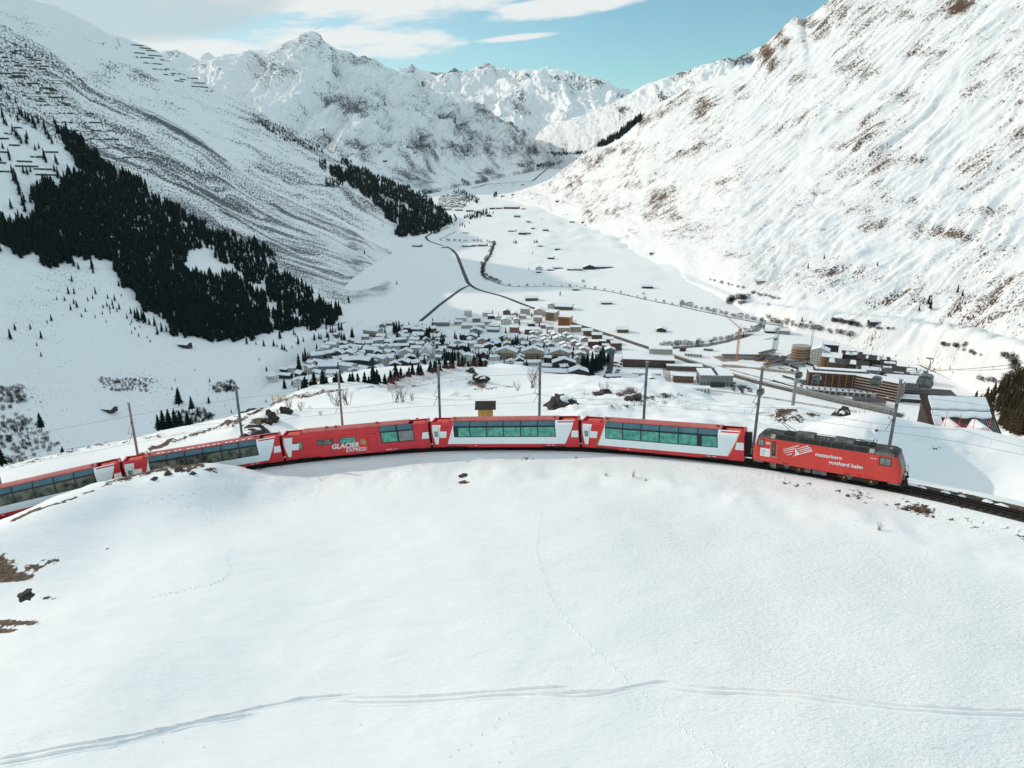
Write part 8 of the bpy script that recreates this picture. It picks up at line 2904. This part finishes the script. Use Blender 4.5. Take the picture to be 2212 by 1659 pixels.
# ================================================================== ROCKS, TRACKS, PEOPLE
def build_rocks():
    rr = random.Random(31)
    R = [(1213, 884, 115, 1.7, 1.9, 'big dark rock face on the knoll right of the wooden hut', 1), (1236, 888, 116, 1.0, 1.1, 'dark rock leaning on the big one right of the wooden hut', 2), (1184, 872, 125, .7, .5, 'small dark boulder beside the grey mast', 3), (1818, 893, 168, 1.7, 2.0, 'rounded brown boulder at the end of the bare topped knoll', 4),
         (552, 930, 104, 1.9, 1.2, 'dark rock bank behind the fourth carriage, under the grey mast', 5), (585, 920, 108, 1.2, 1.1, 'dark arched rock beside the restaurant carriage', 6), (620, 905, 114, 1.0, .8, 'dark boulder under the bare shrub', 7), (1035, 827, 250, 2.7, 1.9, 'dark snow capped rock beside the ski run', 8), (1018, 822, 262, 1.8, 1.6, 'brown rock behind the snow capped one', 9),
         (360, 1012, 84.5, .42, .3, 'rocky lump on the bank hiding the fourth carriage, left one', 10), (385, 1004, 85, .5, .36, 'rocky lump on the bank hiding the fourth carriage, right one', 11), (330, 1018, 84, .36, .25, 'rocky lump on the bank, lowest one', 12), (415, 1010, 83.5, .32, .2, 'rocky lump below the bank edge', 13), (58, 1286, 47, .42, .28, 'grey stone half buried beside the brown grass', 14),
         (1370, 872, 132, 1.6, .9, 'low dark rock among the knolls', 15), (1300, 860, 150, 1.8, 1.0, 'rock under the bare shrub on the knolls', 16), (2110, 1032, 92, .8, .4, 'brown stone on the snow right of the locomotive', 17), (2208, 1040, 90, .9, .5, 'dark stone at the right edge of the picture', 18), (1003, 1044, 77, .55, .14, 'flat brown tuft of earth poking through the snow', 19), (545, 912, 130, 1.5, .8, 'dark stone on the brown ridge', 20)]
    for u, v, r, w, h, lb, sd in R:
        p = Vector(at_r(u, v, r))
        hz = near_ground(p.x, p.y)
        if abs(hz - p.z) < 8:
            p.z = hz
        root = thing('rock', lb, 'rock', p, rr.uniform(0, 6))
        link('stone', blob_mesh('stone', w, h, sd, M['stone'], 3 if w > .6 else 2, .34), root)
        if h > 1.0:
            o = link('snow_cap', blob_mesh('snow_cap', w * .72, h * .32, sd + 50, M['roof_snow'], 2, .25), root, (0, .15 * w, h * .80))


def person(u, v, r, label, jm, tilt=0.2):
    p = Vector(at_r(u, v, r))
    hz = near_ground(p.x, p.y)
    p.z = hz
    bm = bmesh.new()
    root = thing('person', label, 'person', p, random.uniform(-.5, .5))
    # one continuous skinned body
    J = {'hip': ((0, 0, .92), .16), 'chest': ((0, -.06, 1.28), .19), 'neck': ((0, -.08, 1.48), .07), 'head': ((0, -.10, 1.66), .115), 'kl': ((-.13, -.10, .5), .085), 'fl': ((-.15, .02, .06), .06), 'kr': ((.13, -.10, .5), .085), 'fr': ((.15, .02, .06), .06),
         'el': ((-.36, -.12, 1.15), .06), 'hl': ((-.34, -.34, 1.02), .045), 'er': ((.36, -.12, 1.15), .06), 'hr': ((.34, -.34, 1.02), .045), 'sl': ((-.2, -.06, 1.38), .08), 'sr': ((.2, -.06, 1.38), .08), 'tl': ((-.15, -.16, .04), .05), 'tr': ((.15, -.16, .04), .05)}
    E = [('hip', 'chest'), ('chest', 'neck'), ('neck', 'head'), ('hip', 'kl'), ('kl', 'fl'), ('hip', 'kr'), ('kr', 'fr'), ('chest', 'sl'), ('sl', 'el'), ('el', 'hl'), ('chest', 'sr'), ('sr', 'er'), ('er', 'hr'), ('fl', 'tl'), ('fr', 'tr')]
    ks = list(J)
    me = bpy.data.meshes.new('body')
    me.from_pydata([J[k][0] for k in ks], [(ks.index(a), ks.index(b)) for a, b in E], [])
    o = bpy.data.objects.new('body', me)
    COL.objects.link(o)
    md = o.modifiers.new('skin', 'SKIN')
    for i, k in enumerate(ks):
        me.skin_vertices[0].data[i].radius = (J[k][1], J[k][1])
    me.skin_vertices[0].data[0].use_root = True
    o.modifiers.new('sub', 'SUBSURF').levels = 1
    dg = bpy.context.evaluated_depsgraph_get()
    m2 = bpy.data.meshes.new_from_object(o.evaluated_get(dg))
    bpy.data.objects.remove(o)
    m2.materials.clear()
    for m in (M[jm], M['trouser'], M['skin']):
        m2.materials.append(m)
    for pl in m2.polygons:
        z = pl.center.z
        pl.material_index = 1 if z < .95 else (2 if 1.5 < z < 1.68 and pl.center.y < -.1 else (1 if z > 1.66 else 0))
        pl.use_smooth = True
    link('body', m2, root)
    for s in (-1, 1):
        MB().box(s * .15 - .05, s * .15 + .05, -.95, .75, -.01, .03).build('ski', M['jacket_red'], root)
        MB().tube((s * .34, -.36, 1.05), (s * .5, -.3, 0), .015, .012, 5).build('ski_pole', M['pole_steel'], root)


def drape(name, pts, prof, seg_len, jitter, m, seed, parts=None):
    """a low ridge-and-groove strip lying on the near snow; prof = [(offset, height)]"""
    rr = random.Random(seed)
    Q = []
    for u, v in pts:
        p, n, ob = hit(u, v)
        if p is not None:
            Q.append(np.array(p))
    Q = np.array(Q)
    c = np.r_[0, np.cumsum(np.linalg.norm(np.diff(Q[:, :2], axis=0), axis=1))]
    n = max(6, int(c[-1] / seg_len))
    t = np.linspace(0, c[-1], n)
    x, y = np.interp(t, c, Q[:, 0]), np.interp(t, c, Q[:, 1])
    for _ in range(6):
        x[1:-1] = (x[:-2] + 2 * x[1:-1] + x[2:]) / 4
        y[1:-1] = (y[:-2] + 2 * y[1:-1] + y[2:]) / 4
    tx, ty = np.gradient(x), np.gradient(y)
    l = np.hypot(tx, ty)
    nx, ny = -ty / l, tx / l
    rows = []
    for k, (o, h) in enumerate(prof):
        j = fbm(t / 1.4 + seed * 3.1, t * 0 + k * 2.7, 3, .6, seed)
        taper = np.minimum(1, np.minimum(t, t[-1] - t) / 1.2)
        X, Y = x + nx * o * (1 + jitter * .35 * j), y + ny * o * (1 + jitter * .35 * j)
        Z = np.array([near_ground(a, b) for a, b in zip(X, Y)]) + (h * (1 + jitter * j) * taper if h else 0) + (-.02 if k in (0, len(prof) - 1) else .012)
        rows.append(np.stack([X, Y, Z], -1))
    G = np.stack(rows, 0)
    me = grid_mesh(name, G[..., 0], G[..., 1], G[..., 2], m)
    return tag(link(name, me), kind='structure')


def footprints(name, pts, spacing, size, side, seed, gap=0.0):
    """a line of small trodden craters: raised rims round a low middle, all in one object"""
    rr = random.Random(seed)
    Q = []
    for u, v in pts:
        p, n, ob = hit(u, v)
        if p is not None:
            Q.append(p.copy())
    b = MB()
    s = 1
    carry = 0
    for a, c in zip(Q[:-1], Q[1:]):
        L = (c - a).length
        d = (c - a).normalized()
        n = Vector((-d.y, d.x, 0))
        t = carry
        while t < L:
            p = a + d * t + n * (side * s + rr.uniform(-.06, .06))
            s = -s
            z = near_ground(p.x, p.y)
            k = 8
            sz = size * .85 * rr.uniform(.6, 1.3)
            vs = [(p.x, p.y, z + .006)]
            for (rad, h) in ((.55, .006), (.95, .033), (1.5, -.012)):
                for j in range(k):
                    an = 2 * math.pi * j / k
                    w = rr.uniform(.85, 1.15)
                    vs.append((p.x + (d.x * math.cos(an) * 1.25 + n.x * math.sin(an)) * sz * rad * w, p.y + (d.y * math.cos(an) * 1.25 + n.y * math.sin(an)) * sz * rad * w, z + h * rr.uniform(.6, 1.3)))
            fs = [(0, 1 + j, 1 + (j + 1) % k) for j in range(k)]
            for r_ in range(2):
                for j in range(k):
                    q = 1 + r_ * k
                    fs.append((q + j, q + k + j, q + k + (j + 1) % k, q + (j + 1) % k))
            b.add(vs, fs)
            t += spacing * rr.uniform(.7, 1.35) + (gap if rr.random() < .12 else 0)
        carry = t - L
    o = b.build(name, M['snow'])
    return tag(o, kind='stuff')


def build_tracks():
    groove = [(-.26, 0), (-.15, .045), (-.08, .0), (.07, .0), (.13, .13), (.32, 0)]
    sn = M['snow']
    S = [[(-30, 1650), (0, 1642), (200, 1606), (400, 1567), (560, 1530), (660, 1510), (745, 1503), (772, 1500)], [(-30, 1660), (100, 1635), (250, 1610), (330, 1588), (420, 1565), (560, 1543)], [(735, 1510), (860, 1509), (960, 1505), (1060, 1497), (1140, 1491), (1235, 1486)],
         [(708, 1517), (790, 1521), (870, 1520), (980, 1514), (1080, 1505), (1180, 1502), (1260, 1498), (1330, 1494), (1372, 1484), (1410, 1477), (1460, 1474)], [(1130, 1500), (1180, 1506), (1250, 1509), (1300, 1503), (1360, 1492), (1390, 1486)], [(1410, 1484), (1460, 1493), (1540, 1503), (1600, 1501), (1680, 1506), (1760, 1515), (1850, 1525), (1960, 1538), (2060, 1545), (2212, 1549), (2260, 1552)],
         [(1450, 1480), (1530, 1489), (1620, 1493), (1720, 1500), (1800, 1512), (1880, 1521), (1980, 1530), (2090, 1536), (2212, 1537), (2260, 1538)]]
    for k, pts in enumerate(S):
        drape('ski_track', pts, groove, .18, .45, sn, 60 + k)
    F_ = [([(1170, 1110), (1166, 1140), (1158, 1180), (1165, 1215), (1180, 1250), (1190, 1290), (1215, 1330), (1250, 1370), (1300, 1415), (1340, 1455), (1372, 1488), (1420, 1530), (1460, 1560), (1510, 1600), (1560, 1640), (1590, 1670)], .34, .12, .07), ([(693, 1000), (694, 1030), (690, 1060), (680, 1085)], .45, .11, .08), ([(900, 1000), (872, 1018), (850, 1035), (838, 1048)], .5, .10, .1),
          ([(1116, 1010), (1050, 1025), (985, 1050), (945, 1070)], .5, .08, .1), ([(545, 1075), (600, 1078), (628, 1086), (660, 1064), (690, 1060)], .45, .1, .08), ([(500, 1185), (490, 1205), (500, 1230), (478, 1255), (455, 1262), (330, 1290)], .42, .1, .06), ([(1095, 1540), (1060, 1580), (1010, 1610), (960, 1640)], .8, .08, .12), ([(1125, 1590), (1090, 1640), (1070, 1665)], .8, .08, .12),
          ([(2010, 1190), (1980, 1215), (1965, 1240), (1955, 1290)], .4, .11, .08), ([(1900, 1110), (1850, 1130), (1800, 1150), (1740, 1158)], .6, .09, .2), ([(1640, 1030), (1700, 1040), (1760, 1052), (1850, 1085)], .6, .1, .25), ([(1370, 1010), (1365, 1040), (1360, 1060)], .6, .1, .1), ([(1280, 1010), (1320, 1030), (1390, 1060), (1480, 1078)], .6, .09, .2), ([(300, 1090), (340, 1075), (400, 1070), (470, 1060), (530, 1030)], .6, .09, .2),
          ([(360, 1110), (420, 1085), (460, 1100), (440, 1120), (430, 1140)], .6, .08, .2), ([(1700, 1240), (1660, 1260), (1600, 1290), (1500, 1320)], .8, .08, .2), ([(780, 1570), (830, 1550), (880, 1540)], 1.6, .07, .2), ([(300, 1590), (380, 1600), (450, 1610)], 1.4, .07, .3)]
    for k, (pts, sp, sz, sd) in enumerate(F_):
        footprints('footprints', pts, sp, sz, sd, 80 + k, 0)
    # trampled bank between the rails and the ski slope
    for k in range(7):
        u0 = 560 + 150 * k
        footprints('footprints', [(u0 + random.uniform(-40, 40), 1010 + random.uniform(0, 30)), (u0 + 60, 1030 + 20 * random.random()), (u0 + 130, 1045 + 30 * random.random())], .8, .09, .3, 120 + k)
    # dry stalks on the bank
    rr = random.Random(5)
    for k, (u, v, h, lb) in enumerate(((1368, 1031, 1.1, 'single dry grass tuft standing in the snow before the gold striped carriage'), (1308, 1028, .5, 'faint dry weeds on the bank left of the grass tuft'), (2574 * .7373, 1145, .9, 'pair of dry stalks on the hill edge at the right'), (1395, 1038, .3, 'tiny dry weed right of the grass tuft'))):
        p, n, ob = hit(u, v)
        b = MB()
        for j in range(9):
            a = rr.uniform(0, 6)
            q = Vector((math.cos(a), math.sin(a), 0)) * rr.uniform(0, .12)
            b.tube(q, q * 3 + Vector((0, 0, h * rr.uniform(.6, 1))), .018, .008, 4)
        root = thing('grass_tuft', lb, 'grass tuft', p)
        b.build('stalks', M['w_wood'], root)['kind'] = 'stuff'


def build_small_things():
    # timber frames on the hill edge
    for k, (u, v, r, rot, lb) in enumerate(((602, 862, 190, 10, 'broken wooden rack at the brown hill edge, left one'), (690, 852, 215, -14, 'small wooden rack on the snow left of the brown mast'), (998, 805, 385, 0, 'yellowish wooden frame against the net fence'))):
        p = Vector(at_r(u, v, r))
        p.z = near_ground(p.x, p.y)
        root = thing('wooden_rack', lb, 'wooden rack', p, math.radians(rot))
        for x in (-1.6, 0, 1.6):
            MB().tube((x, 0, -.5), (x, .1, 1.9), .09, .07, 6).build('post', M['wood_yellow'], root)
            MB().tube((x, 0, 1.5), (x, 1.5, -.2), .06, .06, 6).build('brace', M['wood_yellow'], root)
        for z in (.8, 1.4, 1.85):
            MB().tube((-1.9, -.08, z), (1.9, -.08, z), .07, .07, 6).build('rail', M['wood_yellow'], root)
    person(1066, 803, 395, 'skier in a dark red jacket standing on the ski run', 'jacket_red')
    person(1110, 793, 405, 'skier in an orange jacket at the far edge of the ski run', 'jacket')
    # slim red poles by the road
    return


build_forests()
build_single_trees()
forest('far_saplings', [p for p, h in SMALL], [h for p, h in SMALL], M['conifer'], 77)
build_shrubs()
build_avalanche_fences()
build_rocks()
build_tracks()
build_small_things()
label_by_landmark(ITEMS)
label_by_landmark(ITEMS_T, ['white church', 'orange apartment block', 'small white chapel', 'long shaded hotel', 'station pines', 'spruce groups', 'dark forest corner', 'long brick building', 'dark thicket', 'outflow mouth'])


# ================================================================== AIR
def build_haze():
    m = bpy.data.materials.new('haze')
    m.use_nodes = True
    t = NT(m.node_tree)
    t.n.clear()
    pv = t.new('ShaderNodeVolumePrincipled')
    pv.inputs['Color'].default_value = (0.86, 0.95, 1.0, 1)
    pv.inputs['Density'].default_value = HAZE
    pv.inputs['Anisotropy'].default_value = 0.2
    out = t.new('ShaderNodeOutputMaterial')
    t.l.new(pv.outputs[0], out.inputs['Volume'])
    o = MB().box(-16500, 16500, -700, 18300, -530, 1740).build('haze', m)
    tag(o, kind='stuff')


HAZE = 0.9e-5
build_haze()
